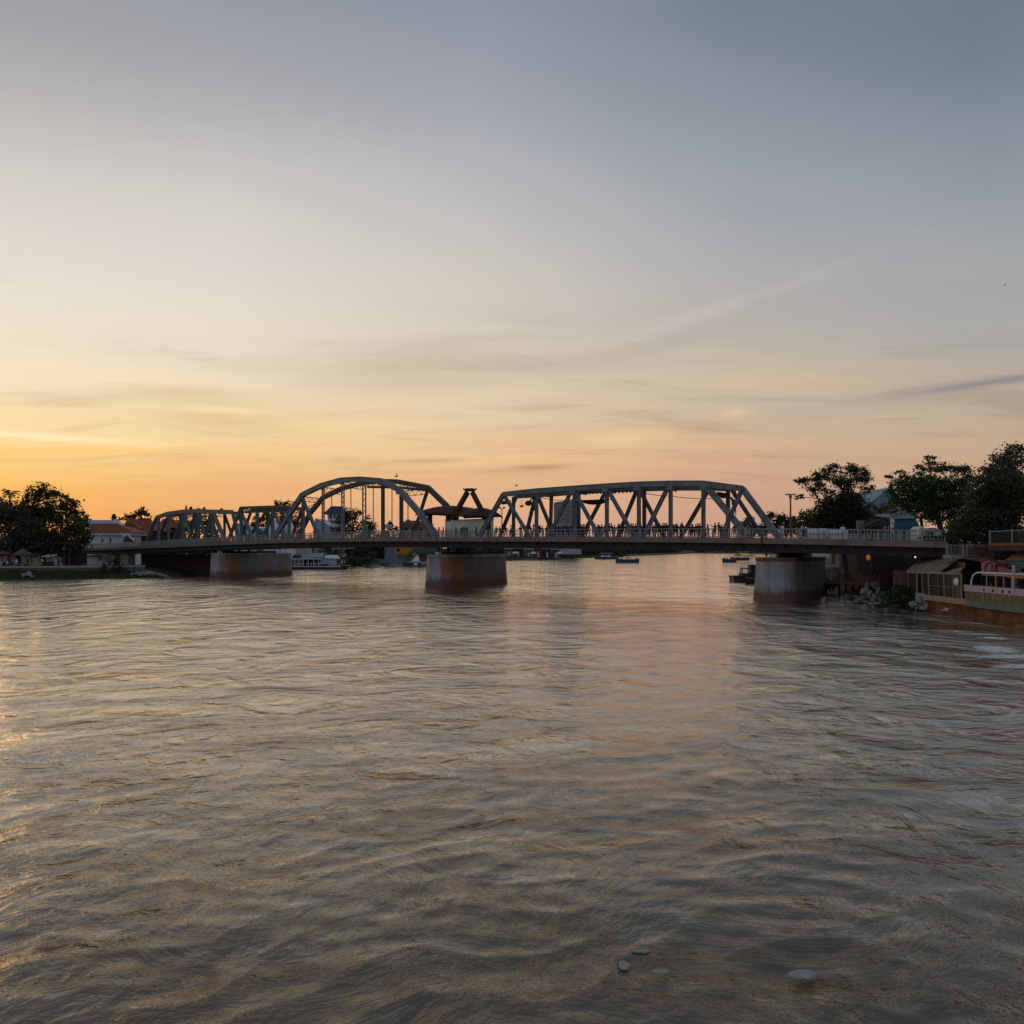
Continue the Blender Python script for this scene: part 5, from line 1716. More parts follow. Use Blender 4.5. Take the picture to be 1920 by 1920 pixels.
palm('small yellow green palm right of the teal tent', U(1727, 1012, 101), U(1727, 972, 101), 1.7, 15, M['leaf_yellow'], 29, droop=.6)
tree('shrub', 'glossy creeper bush hanging over the rocks below the brown shed', (1690, 1132), [(1676, 1112, 16, 10), (1694, 1106, 20, 8), (1706, 1116, 14, 12), (1680, 1124, 24, 9), (1660, 1131, 16, 6), (1650, 1136, 12, 4), (1697, 1132, 20, 8), (1718, 1112, 8, 8), (1716, 1104, 8, 5)], 81, M['leaf_moss'], 0.17, 1.2, .08, 'shrub', seed=30, limbs=False, zb=.4)
tree('shrub', 'yellow green tuft beside the dark flank of the right pier', (1556, 1104), [(1553, 1092, 9, 9), (1560, 1096, 8, 8), (1552, 1100, 7, 6)], 100, M['leaf_yellow'], 0.2, 1.2, .06, 'shrub', seed=31, limbs=False, zb=1.0)
tree('shrub', 'dark low weeds at the foot of the restaurant wall', (1722, 1142), [(1706, 1141, 9, 4), (1722, 1146, 10, 3)], 77, M['leaf_moss'], 0.16, 1.1, .05, 'shrub', seed=32, limbs=False, zb=.1)
tree('hedge', 'low dark hedge along the street behind the white booths', (1800, 1020), [(1745, 1008, 18, 8), (1775, 1010, 22, 9), (1805, 1012, 24, 9), (1835, 1014, 24, 9), (1862, 1014, 22, 9), (1892, 1014, 26, 9)], 87, M['leaf_dark'], 0.20, 1.6, .1, 'hedge', seed=40, limbs=False, zb=6.6, clump=.46)
# mid bank seen below the deck
tree('broadleaf_tree', 'bright green bush before the orange wall under the bridge', (765, 1056), [(770, 1037, 6, 5), (774, 1043, 6, 5), (765, 1046, 6, 5)], 290, M['leaf_green'], 0.34, 1.1, .15, seed=33, zb=1.5)
tree('shrub', 'dark green riverside bush right of the moored restaurant boat', (668, 1062), [(664, 1048, 14, 10), (676, 1054, 16, 9), (656, 1056, 10, 8), (690, 1044, 14, 10)], 262, M['leaf_moss'], 0.42, 1.1, .1, 'shrub', seed=34, limbs=False, zb=.6)
tree('broadleaf_tree', 'dark trees behind the grey leaning mast under the arch', (650, 1045), [(610, 1030, 20, 12), (640, 1034, 22, 12), (668, 1034, 18, 10), (690, 1036, 14, 9)], 285, M['leaf_dark'], 0.55, 1.1, .2, seed=35, zb=2)
tree('broadleaf_tree', 'green riverside trees left of the two moored launches', (1130, 1042), [(1090, 1036, 18, 8), (1118, 1035, 20, 9), (1142, 1036, 18, 9), (1164, 1039, 12, 7)], 640, M['leaf_far'], 1.0, 1.1, .3, seed=36, zb=1.5)
tree('broadleaf_tree', 'far riverside trees behind the red bank sheds', (1010, 1042), [(960, 1032, 18, 8), (990, 1031, 18, 8), (1020, 1031, 18, 8), (1052, 1032, 18, 8)], 520, M['leaf_far'], 1.0, 1.0, .3, seed=37, zb=1.5)

# distant wooded skyline, one mass
rng = np.random.default_rng(5)
cs, rs2, ns = [], [], []
for i in range(150):
    az = -40 + 80 * i / 149
    d_ = rng.uniform(1190, 1500)
    hh = rng.uniform(4, 9)
    cs.append((d_ * math.tan(R(az)), d_, 2 + hh * 0.5))
    rs2.append((14, 14, hh))
    ns.append(70)
V, Q = leaf_cloud(rng, cs, rs2, ns, 4.0, elong=1.3, clump=.35)
o = fastmesh('distant_trees', V, Q, M['leaf_far'])
tag(o, 'low dark wood closing the far end of the river', kind='stuff')
for lab_, z0_, z1_, pts_, n_, seed_ in (('dense dark wood along the far left bank beyond the bridge', 7.0, 12.5, [(-330, 400), (-200, 372), (-110, 372), (-62, 392), (-44, 425)], 52, 8), ('low hazy wood lining the far left bank upstream', 5.0, 10.0, [(-30, 470), (18, 560), (78, 720), (160, 930), (230, 1150)], 60, 9), ('low hazy wood lining the far right bank upstream', 5.0, 10.0, [(345, 1150), (318, 900), (240, 640), (150, 400)], 46, 10)):
    rng = np.random.default_rng(seed_)
    cs, rs2, ns = [], [], []
    P_ = np.array(pts_, float)
    for i in range(n_):
        t = i / (n_ - 1) * (len(P_) - 1)
        j = min(int(t), len(P_) - 2)
        q = P_[j] + (P_[j + 1] - P_[j]) * (t - j)
        hh = rng.uniform(z0_, z1_)
        cs.append((q[0] + rng.normal(0, 3), q[1] + rng.normal(0, 3), 1.5 + hh * .48))
        rs2.append((rng.uniform(4, 7), 5, hh * .50))
        ns.append(420)
    V, Q = leaf_cloud(rng, cs, rs2, ns, 1.25, elong=1.4, clump=.33)
    tag(fastmesh('riverside_trees', V, Q, M['leaf_far']), lab_, kind='stuff')
# grass on the banks
def grass_patch(name, label, pts, n, hgt, m, seed):
    rng = np.random.default_rng(seed)
    poly = np.array(pts)
    lo_, hi_ = poly.min(0), poly.max(0)
    P = rng.uniform(lo_, hi_, (n, 2))
    P = P[inside(P[:, 0], P[:, 1], [tuple(p) for p in pts])]
    z = ground_height(P[:, 0], P[:, 1])
    ok = z > 0.04
    P, z = P[ok], z[ok]
    N = len(P)
    a = rng.uniform(0, 2 * np.pi, N)
    w = hgt * 0.22
    hh = hgt * rng.uniform(.5, 1.3, N)
    b0 = np.stack([P[:, 0], P[:, 1], z - .03], 1)
    dx = np.stack([np.cos(a) * w, np.sin(a) * w, np.zeros(N)], 1)
    t_ = np.stack([rng.normal(0, hgt * .4, N), rng.normal(0, hgt * .4, N), hh], 1)
    V = np.stack([b0 - dx, b0 + dx, b0 + t_], 1).reshape(-1, 3)
    o = fastmesh(name, V, np.arange(N * 3).reshape(N, 3), m)
    return tag(o, label, kind='stuff')
grass_patch('grass', 'short green grass on the sloping left bank', [(-135, 150), (-99, 156), (-72, 165.5), (-74, 178), (-106, 168), (-140, 164)], 34000, .34, M['grass'], 1)
grass_patch('grass', 'riverside grass beyond the left pier', [(-70, 244), (-30, 300), (0, 410), (-20, 412), (-62, 305), (-90, 250)], 26000, .5, M['grass'], 2)
grass_patch('grass', 'green far bank beside the moored launches', [(0, 412), (42, 520), (106, 700), (80, 705), (18, 530), (-20, 415)], 16000, 1.0, M['grass'], 3)

# ------------------------------------------------------------------ buildings
def PB(px0, py0, px1, py1, d, depth):
    a, b = U(px0, py1, d), U(px1, py0, d)
    return (a.x, d, a.z), (b.x, d + depth, b.z)

def part_box(name, px0, py0, px1, py1, d, depth, m, parent, zb=None):
    lo, hi = PB(px0, py0, px1, py1, d, depth)
    if zb is not None:
        lo = (lo[0], lo[1], zb)
    mb = MB()
    mb.box(lo, hi)
    return mb.build(name, m, parent)

def window(px0, py0, px1, py1, d, parent, fm=None, pm=None):
    """frame of four bars proud of the wall, pane recessed in it"""
    fm = fm or M['grey']
    lo, hi = PB(px0, py0, px1, py1, d - 0.09, 0.12)
    mb = MB()
    w = 0.12
    mb.box(lo, (lo[0] + w, hi[1], hi[2]))
    mb.box((hi[0] - w, lo[1], lo[2]), hi)
    mb.box((lo[0] + w, lo[1], lo[2]), (hi[0] - w, hi[1], lo[2] + w))
    mb.box((lo[0] + w, lo[1], hi[2] - w), (hi[0] - w, hi[1], hi[2]))
    f_ = mb.build('window', fm, parent)
    mb = MB()
    mb.box((lo[0] + w, d - 0.05, lo[2] + w), (hi[0] - w, d - 0.012, hi[2] - w))
    mb.build('pane', pm or M['window'], f_)
    return f_

def hip_roof(px0, px1, pye, pyr, d, depth, m, parent, rx0, rx1, over=0.5, name='roof'):
    a, b = U(px0, pye, d - over), U(px1, pye, d - over)
    r0, r1 = U(rx0, pyr, d + depth / 2), U(rx1, pyr, d + depth / 2)
    y1 = d + depth + over
    mb = MB()
    e = [Vector((a.x, a.y, a.z)), Vector((b.x, b.y, b.z)), Vector((b.x, y1, b.z)), Vector((a.x, y1, a.z))]
    lower = [v - Vector((0, 0, .18)) for v in e]
    mb.add(lower + e + [r0, r1], [(3, 2, 1, 0), (0, 1, 5, 4), (1, 2, 6, 5), (2, 3, 7, 6), (3, 0, 4, 7), (4, 5, 9, 8), (5, 6, 9), (6, 7, 8, 9), (7, 4, 8)])
    o = mb.build(name, m, parent)
    # courses of tile as raised battens across the front slope
    mb = MB()
    for i in range(1, 6):
        t = i / 6
        mb.beam(e[0].lerp(r0, t) + Vector((0, -.02, .04)), e[1].lerp(r1, t) + Vector((0, -.02, .04)), .10, .06, Vector((0, 0, 1)))
    mb.tube([r0 + Vector((0, 0, .05)), r1 + Vector((0, 0, .05))], .14, 6)
    tag(mb.build('roof_course', m, o), 'raised tile courses of the roof', kind='stuff')
    return o

D = 222
wh = thing('white_house', 'white two storey house with red tiled roof beside the left bridge end', 'house', (U(200, 1062, D).x, D, 1.8))
part_box('wall', 168, 1003, 236, 1063, D, 9, M['white'], wh, zb=1.6)
part_box('annex_wall', 146, 1043, 192, 1064, D - 3, 2.95, M['white'], wh, zb=1.6)
part_box('eave_board', 184, 997.5, 246, 1003.2, D - 1.2, 12, M['white'], wh)
hip_roof(166, 250, 998, 983, D, 10, M['redroof'], wh, 172, 222, 1.4)
mb = MB()
a, b = PB(145, 1041, 180, 1043.5, D - 3.6, 4)
mb.box(a, b)
mb.build('annex_roof', M['grey'], wh)
window(177, 1028, 193, 1040, D, wh)
window(184, 1042.5, 189.5, 1050, D - 3, wh)
window(205, 1009, 208, 1018, D, wh)
window(190, 1010, 193.5, 1017, D, wh)
mb = MB()
pts = [U(231, 1016, D - 3)] + [U(240 + 8 * math.cos(math.pi - t * math.pi / 8), 1012 - 6 * math.sin(t * math.pi / 8), D - 3) for t in range(9)] + [U(249, 1016, D - 3)]
mb.add([p for p in pts] + [p + Vector((0, 3, 0)) for p in pts], [tuple(range(11))[::-1], tuple(range(11, 22))] + [(i, (i + 1) % 11, 11 + (i + 1) % 11, 11 + i) for i in range(11)])
mb.build('arched_opening', M['window'], wh)
mb = MB()
mb.tube([U(230, 1006, D - 3.2), U(239, 1002, D - 3.2), U(246, 1009, D - 3.2), U(251, 1013, D - 3.2)], .28, 6)
mb.build('white_awning_pole', M['white'], wh)

rh = thing('red_roof_house', 'low house with broad red hipped roof at the left bridge end', 'house', (U(268, 1030, 250).x, 250, 3))
part_box('wall', 228, 994, 290, 1030, 250, 9, M['darkwood'], rh, zb=2.5)
hip_roof(222, 292, 995, 975, 250, 11, M['redroof'], rh, 242, 280, 1.5)
part_box('gable_wall', 236, 984, 252, 990, 247, 1.3, M['darkwood'], rh)
hip_roof(228, 262, 991, 980, 246.5, 4, M['redroof'], rh, 240, 250, .8, 'porch_roof')
rh = thing('red_roof_house', 'red roofed house seen through the first bays of the leftmost truss', 'house', (U(315, 1030, 262).x, 262, 3))
part_box('wall', 298, 988, 330, 1030, 262, 8, M['darkwood'], rh, zb=2.5)
hip_roof(292, 336, 989, 974, 262, 9, M['redroof'], rh, 304, 326, 1.2)
pl = thing('long_roof_hall', 'long pale sheet roofed hall above the white house', 'hall', (U(190, 1010, 300).x, 300, 3))
part_box('wall', 163, 983, 218, 1010, 300, 10, M['white'], pl, zb=3)
hip_roof(160, 220, 984, 976, 300, 12, M['blueroof'], pl, 166, 214, 1)
part_box('end_turret', 212, 973, 219, 985, 298, 1.8, M['white'], pl)

# abutment columns of the bridge end
for px0, px1, lab in ((213, 222, 'left pale concrete column under the far left bridge end'), (238, 251, 'broad right concrete column under the far left bridge end')):
    s_ = s_at((px0 + px1) / 2, 1.5)
    p = B(s_, 1.5, 0)
    cm = thing('abutment_column', lab, 'column', Vector((p.x, p.y, 1.5)), 'columns under the left bridge end')
    zt = deck_z(s_) - 1.46
    w = (px1 - px0) * mpp(p.y)
    mb = MB(); mb.beam(Vector((p.x, p.y, 0.5)), Vector((p.x, p.y, zt - .4)), w, 1.4, DIR); mb.build('shaft', M['concrete'], cm)
    mb = MB(); mb.beam(Vector((p.x, p.y, zt - .398)), Vector((p.x, p.y, zt)), w + .5, 1.8, DIR); mb.build('head', M['concrete'], cm)
ab = thing('bank_shade_wall', 'dark wall standing for the shaded bank below the left truss span', 'shade wall', B(150, 4, 0.5))  # near-black colour stands in for the shade on the bank
mb = MB()
a, b = B(172, 6.5, 0), B(128, 7.2, 0)
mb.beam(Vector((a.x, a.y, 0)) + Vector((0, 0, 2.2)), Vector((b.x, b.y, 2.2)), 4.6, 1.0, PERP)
mb.build('wall', M['girder'], ab)
mb = MB()
mb.beam(Vector((a.x, a.y, 4.6)), Vector((b.x, b.y, 4.6)), .3, 1.4, PERP)
mb.build('coping', M['girder'], ab)

# houses and tents behind the left spans
def gable(name, label, px0, px1, pye, pyr, d, depth, wm, rm, zb, cat='house', pxr=None, wins=(), over=0.4):
    root = thing(name, label, cat, (U((px0 + px1) / 2, pye, d).x, d, zb))
    a, b, r = U(px0, pye, d), U(px1, pye, d), U(pxr if pxr is not None else (px0 + px1) / 2, pyr, d)
    mb = MB()
    v = [Vector((a.x, d, zb)), Vector((b.x, d, zb)), Vector(b), Vector(r), Vector(a)]
    mb.add(v + [p + Vector((0, depth, 0)) for p in v], [(0, 1, 2, 3, 4), (9, 8, 7, 6, 5)] + [(i, 5 + i, 5 + (i + 1) % 5, (i + 1) % 5) for i in range(5)])
    mb.build('wall', wm, root)
    for p, sg in ((a, -1), (b, 1)):
        u = (Vector(p) - Vector(r)).normalized() * over
        mb = MB()
        q0, q1 = Vector(r) + Vector((0, -over, 0.03)), Vector(p) + u + Vector((0, -over, 0.03))
        quad = [q0, q1, q1 + Vector((0, depth + 2 * over, 0)), q0 + Vector((0, depth + 2 * over, 0))]
        mb.slab(quad if sg < 0 else quad[::-1], .12)
        mb.build('roof', rm, root)
    for w in wins:
        window(*w, d, root)
    return root
gable('white_gable_house', 'pale gabled house between the left truss and the short truss', 440, 463, 992, 981, 238, 9, M['white'], M['tarpgrey'], 2.5, pxr=447, wins=((451, 997, 456, 1003),))
gable('white_gable_house', 'pale pointed tent roofed house in the middle of the short truss', 494, 510, 994, 979, 240, 8, M['white'], M['white'], 2.5, pxr=506, wins=((500, 1000, 504, 1005),))
gable('white_gable_house', 'pale pointed roof behind the left foot of the arch', 526, 540, 996, 978, 236, 8, M['white'], M['white'], 2.5, pxr=533)
gable('grey_house', 'low grey house under the short truss', 470, 494, 994, 989, 270, 9, M['grey'], M['tarpgrey'], 2.5, wins=((476, 998, 482, 1003), (484, 998, 490, 1003)))
gable('pale_blue_roof_hall', 'pale blue sheet roofed hall behind the left half of the arch', 588, 626, 990, 972, 285, 16, M['blueroof'], M['blueroof'], 3, 'hall', pxr=592)
gt = thing('hip_roof_house', 'tall house with navy hipped roof and pale walls seen through the arch', 'house', (U(626, 1000, 330).x, 330, 3))
part_box('wall', 614, 962, 642, 1000, 330, 8, M['white'], gt, zb=3)
hip_roof(606, 648, 963, 950, 330, 9, M['navyroof'], gt, 620, 640, 1.0)
for w in ((617, 965, 621, 972), (625, 965, 629, 972), (634, 965, 638, 972)):
    window(*w, 330, gt)
part_box('balcony', 612, 976, 634, 979, 328, 1.9, M['brick'], gt)
wt_ = thing('water_tank', 'pale box shaped tank right of the dark arch hanger', 'water tank', (U(726, 1000, 290).x, 290, 3))
part_box('tank', 720, 983, 732, 991, 290, 3, M['blueroof'], wt_)
mb = MB()
for px in (721.5, 730.5):
    for dy in (.5, 2.5):
        p = U(px, 991, 290 + dy)
        mb.beam(Vector((p.x, p.y, 2.5)), p, .25, .25, Vector((1, 0, 0)))
mb.build('stand', M['grey'], wt_)
bb = thing('brick_house', 'brown brick house behind the right foot of the arch', 'house', (U(778, 1005, 318).x, 318, 3))
part_box('wall', 752, 981, 806, 1005, 318, 12, M['brick'], bb, zb=3)
hip_roof(750, 808, 981, 977, 318, 12, M['brick'], bb, 760, 798, .3)
part_box('chimney', 762, 974, 768, 980, 322, 1.6, M['brick'], bb)
for x in (758, 772, 786):
    window(x, 988, x + 7, 996, 318, bb)

hr = thing('high_rise', 'stepped grey high rise block seen through the right truss', 'tower block', (U(1060, 1030, 520).x, 520, 4))
mb = MB()
a, b = U(1040, 1000, 520), U(1085, 1000, 520)
v = [Vector((a.x, 520, 3)), Vector((b.x, 520, 3)), U(1085, 941, 520), U(1083, 937.5, 520), U(1060, 937, 520), U(1054, 940, 520), U(1040, 941.5, 520)]
n = len(v)
mb.add(v + [p + Vector((0, 14, 0)) for p in v], [tuple(range(n)), tuple(range(n, 2 * n))[::-1]] + [(i, n + i, n + (i + 1) % n, (i + 1) % n) for i in range(n)])
mb.build('wall', M['tower'], hr)
part_box('podium', 1027, 982, 1090, 1003, 517, 2.9, M['towerpale'], hr, zb=3)
part_box('side_block', 1026, 976, 1034, 990, 519, 6, M['tower'], hr)
for i, y in enumerate((948, 955, 962.5, 970, 977)):
    part_box('floor_band', 1040, y - .5, 1085.4, y + .5, 519.7, .28, M['towerpale'], hr)
    for x in (1043, 1052, 1060, 1068, 1076):
        window(x, y + 1.2, x + 5.5, y + 4.6, 520, hr, M['tower'], M['grey'])
ft = thing('distant_tower', 'taller faint tower beyond the right truss end', 'tower block', (U(1408, 1030, 900).x, 900, 4))
part_box('wall', 1402, 969, 1415, 1030, 900, 10, M['towerpale'], ft, zb=3)
part_box('roof_plant', 1405, 966.5, 1410, 969, 902, 5, M['towerpale'], ft)
for y in (973, 979, 985):
    part_box('floor_band', 1401.6, y - .5, 1415.4, y + .5, 899.6, .38, M['tower'], ft)
ft = thing('distant_tower', 'shorter faint tower left of the taller faint tower', 'tower block', (U(1393, 1030, 930).x, 930, 4))
part_box('wall', 1387, 977, 1400, 1030, 930, 10, M['towerpale'], ft, zb=3)
for y in (982, 987):
    part_box('floor_band', 1386.6, y - .5, 1400.4, y + .5, 929.6, .38, M['tower'], ft)
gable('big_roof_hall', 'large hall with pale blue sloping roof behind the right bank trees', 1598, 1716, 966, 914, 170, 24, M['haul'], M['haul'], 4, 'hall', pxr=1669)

# bank buildings seen below the deck
ch = thing('cream_wall_house', 'plain cream walled house above the moored restaurant boat', 'house', (U(563, 1042, 268).x, 268, 2))
part_box('wall', 550, 1027, 577, 1045, 268, 6, M['cream'], ch, zb=2)
part_box('parapet', 549.5, 1025.8, 577.5, 1027, 267.8, 6.4, M['cream'], ch)
gh = thing('concrete_mast_base', 'tapered grey concrete pylon left of the orange wall', 'pylon', (U(733, 1058, 290).x, 290, 1))
mb = MB()
a = [U(720, 1056, 290), U(745, 1056, 290), U(739, 1024, 290), U(724, 1024, 290)]
mb.add(a + [p + Vector((0, 3, 0)) for p in a], [(0, 1, 2, 3), (7, 6, 5, 4), (0, 4, 5, 1), (1, 5, 6, 2), (2, 6, 7, 3), (3, 7, 4, 0)])
mb.build('shaft', M['grey'], gh)
part_box('plinth', 712, 1050, 752, 1058, 289, 5, M['grey'], gh, zb=.5)
oh = thing('orange_house', 'house with a bright orange wall under the right half of the arch', 'house', (U(752, 1045, 300).x, 300, 2))
part_box('wall', 739, 1024, 775, 1041, 300, 6, M['orange'], oh)
part_box('cream_corner', 731.5, 1025, 738.8, 1039, 299.7, 6, M['cream'], oh)
part_box('base', 733, 1041.2, 775, 1052, 300.5, 5, M['grey'], oh, zb=1)
window(744, 1028, 750, 1034, 300, oh)
gr = thing('green_roof_pavilion', 'long dark green roofed riverside pavilion left of the middle pier', 'pavilion', (U(798, 1060, 280).x, 280, 1))
p0, p1 = U(774, 1028, 282), U(828, 1026.5, 282)
e0, e1 = U(772, 1037, 278), U(826, 1037, 278)
mb = MB(); mb.slab([e0, e1, p1, p0], .2); mb.build('roof', M['greenroof'], gr)
mb = MB(); mb.slab([p0, p1, p1 + Vector((0, 4, -1.2)), p0 + Vector((0, 4, -1.2))], .2); mb.build('roof', M['greenroof'], gr)
mb = MB(); mb.tube([p0 + Vector((0, 0, .22)), p1 + Vector((0, 0, .22))], .16, 6); mb.build('ridge', M['cream'], gr)
for px in (784, 798, 812, 824):
    mb = MB(); p = U(px, 1037, 278.6); mb.beam(Vector((p.x, p.y, .8)), p, .25, .25, Vector((1, 0, 0))); mb.build('post', M['darkwood'], gr)
part_box('back_wall', 785, 1038, 826, 1053, 283, .3, M['brick'], gr, zb=.8)
st2 = thing('river_stage', 'pale planked landing stage on posts left of the middle pier', 'landing stage', (U(790, 1060, 272).x, 272, 0))
part_box('platform', 764, 1053.2, 806, 1055.5, 270, 6, M['tarpgrey'], st2)
part_box('skirt', 776, 1055.7, 783, 1060, 270.1, .4, M['white'], st2)
part_box('skirt', 789, 1055.7, 799, 1058.5, 270.1, .4, M['tarpgrey'], st2)
for px in (768, 786, 803):
    part_box('post', px - .6, 1055.6, px + .6, 1064, 271, .3, M['darkwood'], st2)
tn = thing('white_tent', 'small white pointed tent on the landing stage', 'tent', U(779, 1052, 274))
a, b, r = U(771, 1052.8, 272), U(785, 1052.8, 272), U(783, 1039.5, 274)
mb = MB()
bk = [a + Vector((0, 4, 0)), b + Vector((0, 4, 0))]
mb.add([a, b, bk[1], bk[0], r], [(3, 2, 1, 0), (0, 1, 4), (1, 2, 4), (2, 3, 4), (3, 0, 4)])
mb.build('canvas', M['white'], tn)
mb = MB(); mb.tube([r - Vector((0, 0, .2)), r + Vector((0, 0, .35))], .06, 5); mb.build('pole_tip', M['grey'], tn)
# bank path strip and sheds beyond the middle pier
mb = MB(); mb.box(*PB(716, 1058.5, 752, 1061.5, 284, 3)); tag(mb.build('path', M['path']), 'pale concrete landing strip below the orange house', kind='structure')
cols = [('brick', 946, 962, 1030), ('darkwood', 964, 980, 1029), ('brick', 982, 1000, 1031), ('purple', 1002, 1016, 1029), ('darkwood', 1018, 1034, 1030), ('purple', 1036, 1050, 1031)]
words = ['just right of the middle pier', 'second from the middle pier', 'third from the middle pier with a dull red wall', 'plum walled, fourth from the middle pier', 'fifth from the middle pier', 'plum walled and farthest from the middle pier']
for (m_, a, b, y), w in zip(cols, words):
    sh = thing('bank_shed', 'small shed on the far bank, ' + w, 'shed', (U((a + b) / 2, 1045, 470).x, 470, 1.5), 'sheds on the far bank')
    part_box('wall', a, y, b, 1046, 470, 6, M[m_], sh, zb=1)
    lo, hi = PB(a - 1, y - 2, b + 1, y, 469, 8)
    mb = MB(); mb.slab([(lo[0], lo[1], lo[2]), (hi[0], lo[1], lo[2]), (hi[0], hi[1], hi[2] + .6), (lo[0], hi[1], hi[2] + .6)], .25); mb.build('roof', M['grey'], sh)
    part_box('door', (a + b) / 2 - 1.6, y + 5, (a + b) / 2 + 1.6, 1046, 469.8, .19, M['cream'] if m_ != 'brick' else M['blueroof'], sh, zb=1.2)
for px, lab in ((966, 'white parasol left of the far bank sheds'), (1000, 'white parasol cluster in the middle of the far bank sheds'), (1050, 'white awning at the right end of the far bank sheds')):
    um = thing('parasol', lab, 'parasol', U(px, 1045, 455))
    p = U(px, 1036, 455)
    mb = MB(); mb.tube([(p.x, p.y, 1.0), p], .1, 5); mb.build('pole', M['grey'], um)
    mb = MB(); mb.tube([p - Vector((0, 0, .6)), p + Vector((0, 0, .2)), p + Vector((0, 0, .7))], [1.9, 1.2, .05], 8); mb.build('canopy', M['white'], um)

# ------------------------------------------------------------------ left bank promenade
wall_pts = [(-150, 163.5), (-118, 166), (-100, 168.5), (-88, 171), (-80, 174.5)]
mb = MB(); 
for a, b in zip(wall_pts[:-1], wall_pts[1:]):
    u = (Vector((*b, 0)) - Vector((*a, 0))).normalized()
    nrm = Vector((-u.y, u.x, 0))
    q = [Vector((*a, 0)), Vector((*b, 0)), Vector((*b, 0)) + nrm * 14, Vector((*a, 0)) + nrm * 14]
    mb.prism([(p.x, p.y) for p in q], .4, 2.35)
o = mb.build('promenade', M['soil']); tag(o, 'raised riverside promenade on the left bank', kind='structure')
sw = thing('river_wall', 'low dark stone wall with pale coping along the left bank', 'retaining wall', (wall_pts[2][0], wall_pts[2][1], 1))
for a, b in zip(wall_pts[:-1], wall_pts[1:]):
    pa, pb = Vector((*a, 0)), Vector((*b, 0))
    u = (pb - pa).normalized()
    nrm = Vector((-u.y, u.x, 0))
    off = -nrm * .16
    mb = MB(); mb.beam(pa + off + Vector((0, 0, 1.2)), pb + off + Vector((0, 0, 1.2)), 1.9, .3, nrm); mb.build('wall_length', M['stonewall'], sw)
    mb = MB(); mb.beam(pa + off + Vector((0, 0, 2.30)), pb + off + Vector((0, 0, 2.30)), .28, .7, nrm); mb.build('coping', M['path'], sw)
    ln = (pb - pa).length
    for i in range(int(ln / 7)):
        p = pa.lerp(pb, (i + .5) / (ln / 7)) + off * 2.1
        mb = MB(); mb.beam(p + Vector((0, 0, .6)), p + Vector((0, 0, 2.15)), .5, .25, nrm); mb.build('pilaster', M['stonewall'], sw)

def shelter(px, py_apex, py_eave, rad_px, d, label):
    k = mpp(d)
    c_ = U(px, py_eave, d)
    sh = thing('thatched_shelter', label, 'shelter', Vector((c_.x, d, 2.35)), 'thatched shelters on the promenade')
    ap = U(px, py_apex, d)
    n = 14
    mb = MB()
    rings = [(1.0, c_.z - .05), (1.02, c_.z + .12), (.62, c_.z + (ap.z - c_.z) * .42), (.25, c_.z + (ap.z - c_.z) * .8), (.06, ap.z)]
    vs = [(c_.x + rad_px * k * r_ * math.cos(2 * math.pi * i / n), d + rad_px * k * r_ * .9 * math.sin(2 * math.pi * i / n), z) for r_, z in rings for i in range(n)]
    fs = [(a * n + i, a * n + (i + 1) % n, (a + 1) * n + (i + 1) % n, (a + 1) * n + i) for a in range(4) for i in range(n)]
    fs += [tuple(range(n))[::-1], tuple(4 * n + i for i in range(n))]
    mb.add(vs, fs)
    mb.build('thatch_roof', M['thatch'], sh)
    for sx_, sy_ in ((-.72, -.4), (.72, -.4), (-.55, .55), (.55, .55)):
        mb = MB()
        x, y = c_.x + sx_ * rad_px * k, d + sy_ * rad_px * k
        mb.tube([(x, y, 2.2), (x, y, c_.z + .1)], .13, 6)
        mb.build('post', M['wood'], sh)
shelter(6, 1032, 1039, 15, 178, 'smaller thatched shelter at the very left edge')
shelter(43, 1028, 1041, 18, 175, 'larger thatched shelter with pointed roof right of the smaller one')
def stall(px0, px1, py, d, label, m_):
    r_ = thing('market_stall', label, 'stall', (U((px0 + px1) / 2, 1062, d).x, d, 2.35))
    mb = MB()
    lo, hi = PB(px0, py, px1, py + 1.3, d, 2.6)
    mb.slab([(lo[0], lo[1], lo[2]), (hi[0], lo[1], lo[2]), (hi[0], hi[1], hi[2] + .3), (lo[0], hi[1], hi[2] + .3)], .12); mb.build('awning', m_, r_)
    for x in (lo[0] + .15, hi[0] - .15):
        for y in (lo[1] + .15, hi[1] - .15):
            mb = MB(); mb.tube([(x, y, 2.3), (x, y, lo[2] + .05)], .06, 5); mb.build('post', M['darkwood'], r_)
    mb = MB(); mb.box((lo[0] + .1, lo[1] + .3, 2.3), (hi[0] - .1, lo[1] + 1.2, 3.2)); mb.build('counter', M['darkwood'], r_)
    return r_
stall(78, 96, 1043, 180, 'dark stall with a pale awning under the left bank trees', M['white'])
stall(2, 18, 1045, 183, 'stall with a tan cloth awning behind the left thatched shelter', M['beam'])
kb = thing('brown_kiosk', 'dark reddish brown timber kiosk left of the white house', 'kiosk', (U(130, 1062, 186).x, 186, 2.35))
part_box('wall', 115, 1036, 146, 1063, 186, 4, M['maroon'], kb, zb=2.3)
lo, hi = PB(112, 1033, 149, 1036, 185, 6)
mb = MB(); mb.slab([(lo[0], lo[1], lo[2]), (hi[0], lo[1], lo[2]), (hi[0], hi[1], hi[2] + .5), (lo[0], hi[1], hi[2] + .5)], .2); mb.build('roof', M['darkwood'], kb)
part_box('door', 127, 1042, 134, 1063, 185.8, .19, M['darkwood'], kb, zb=2.35)
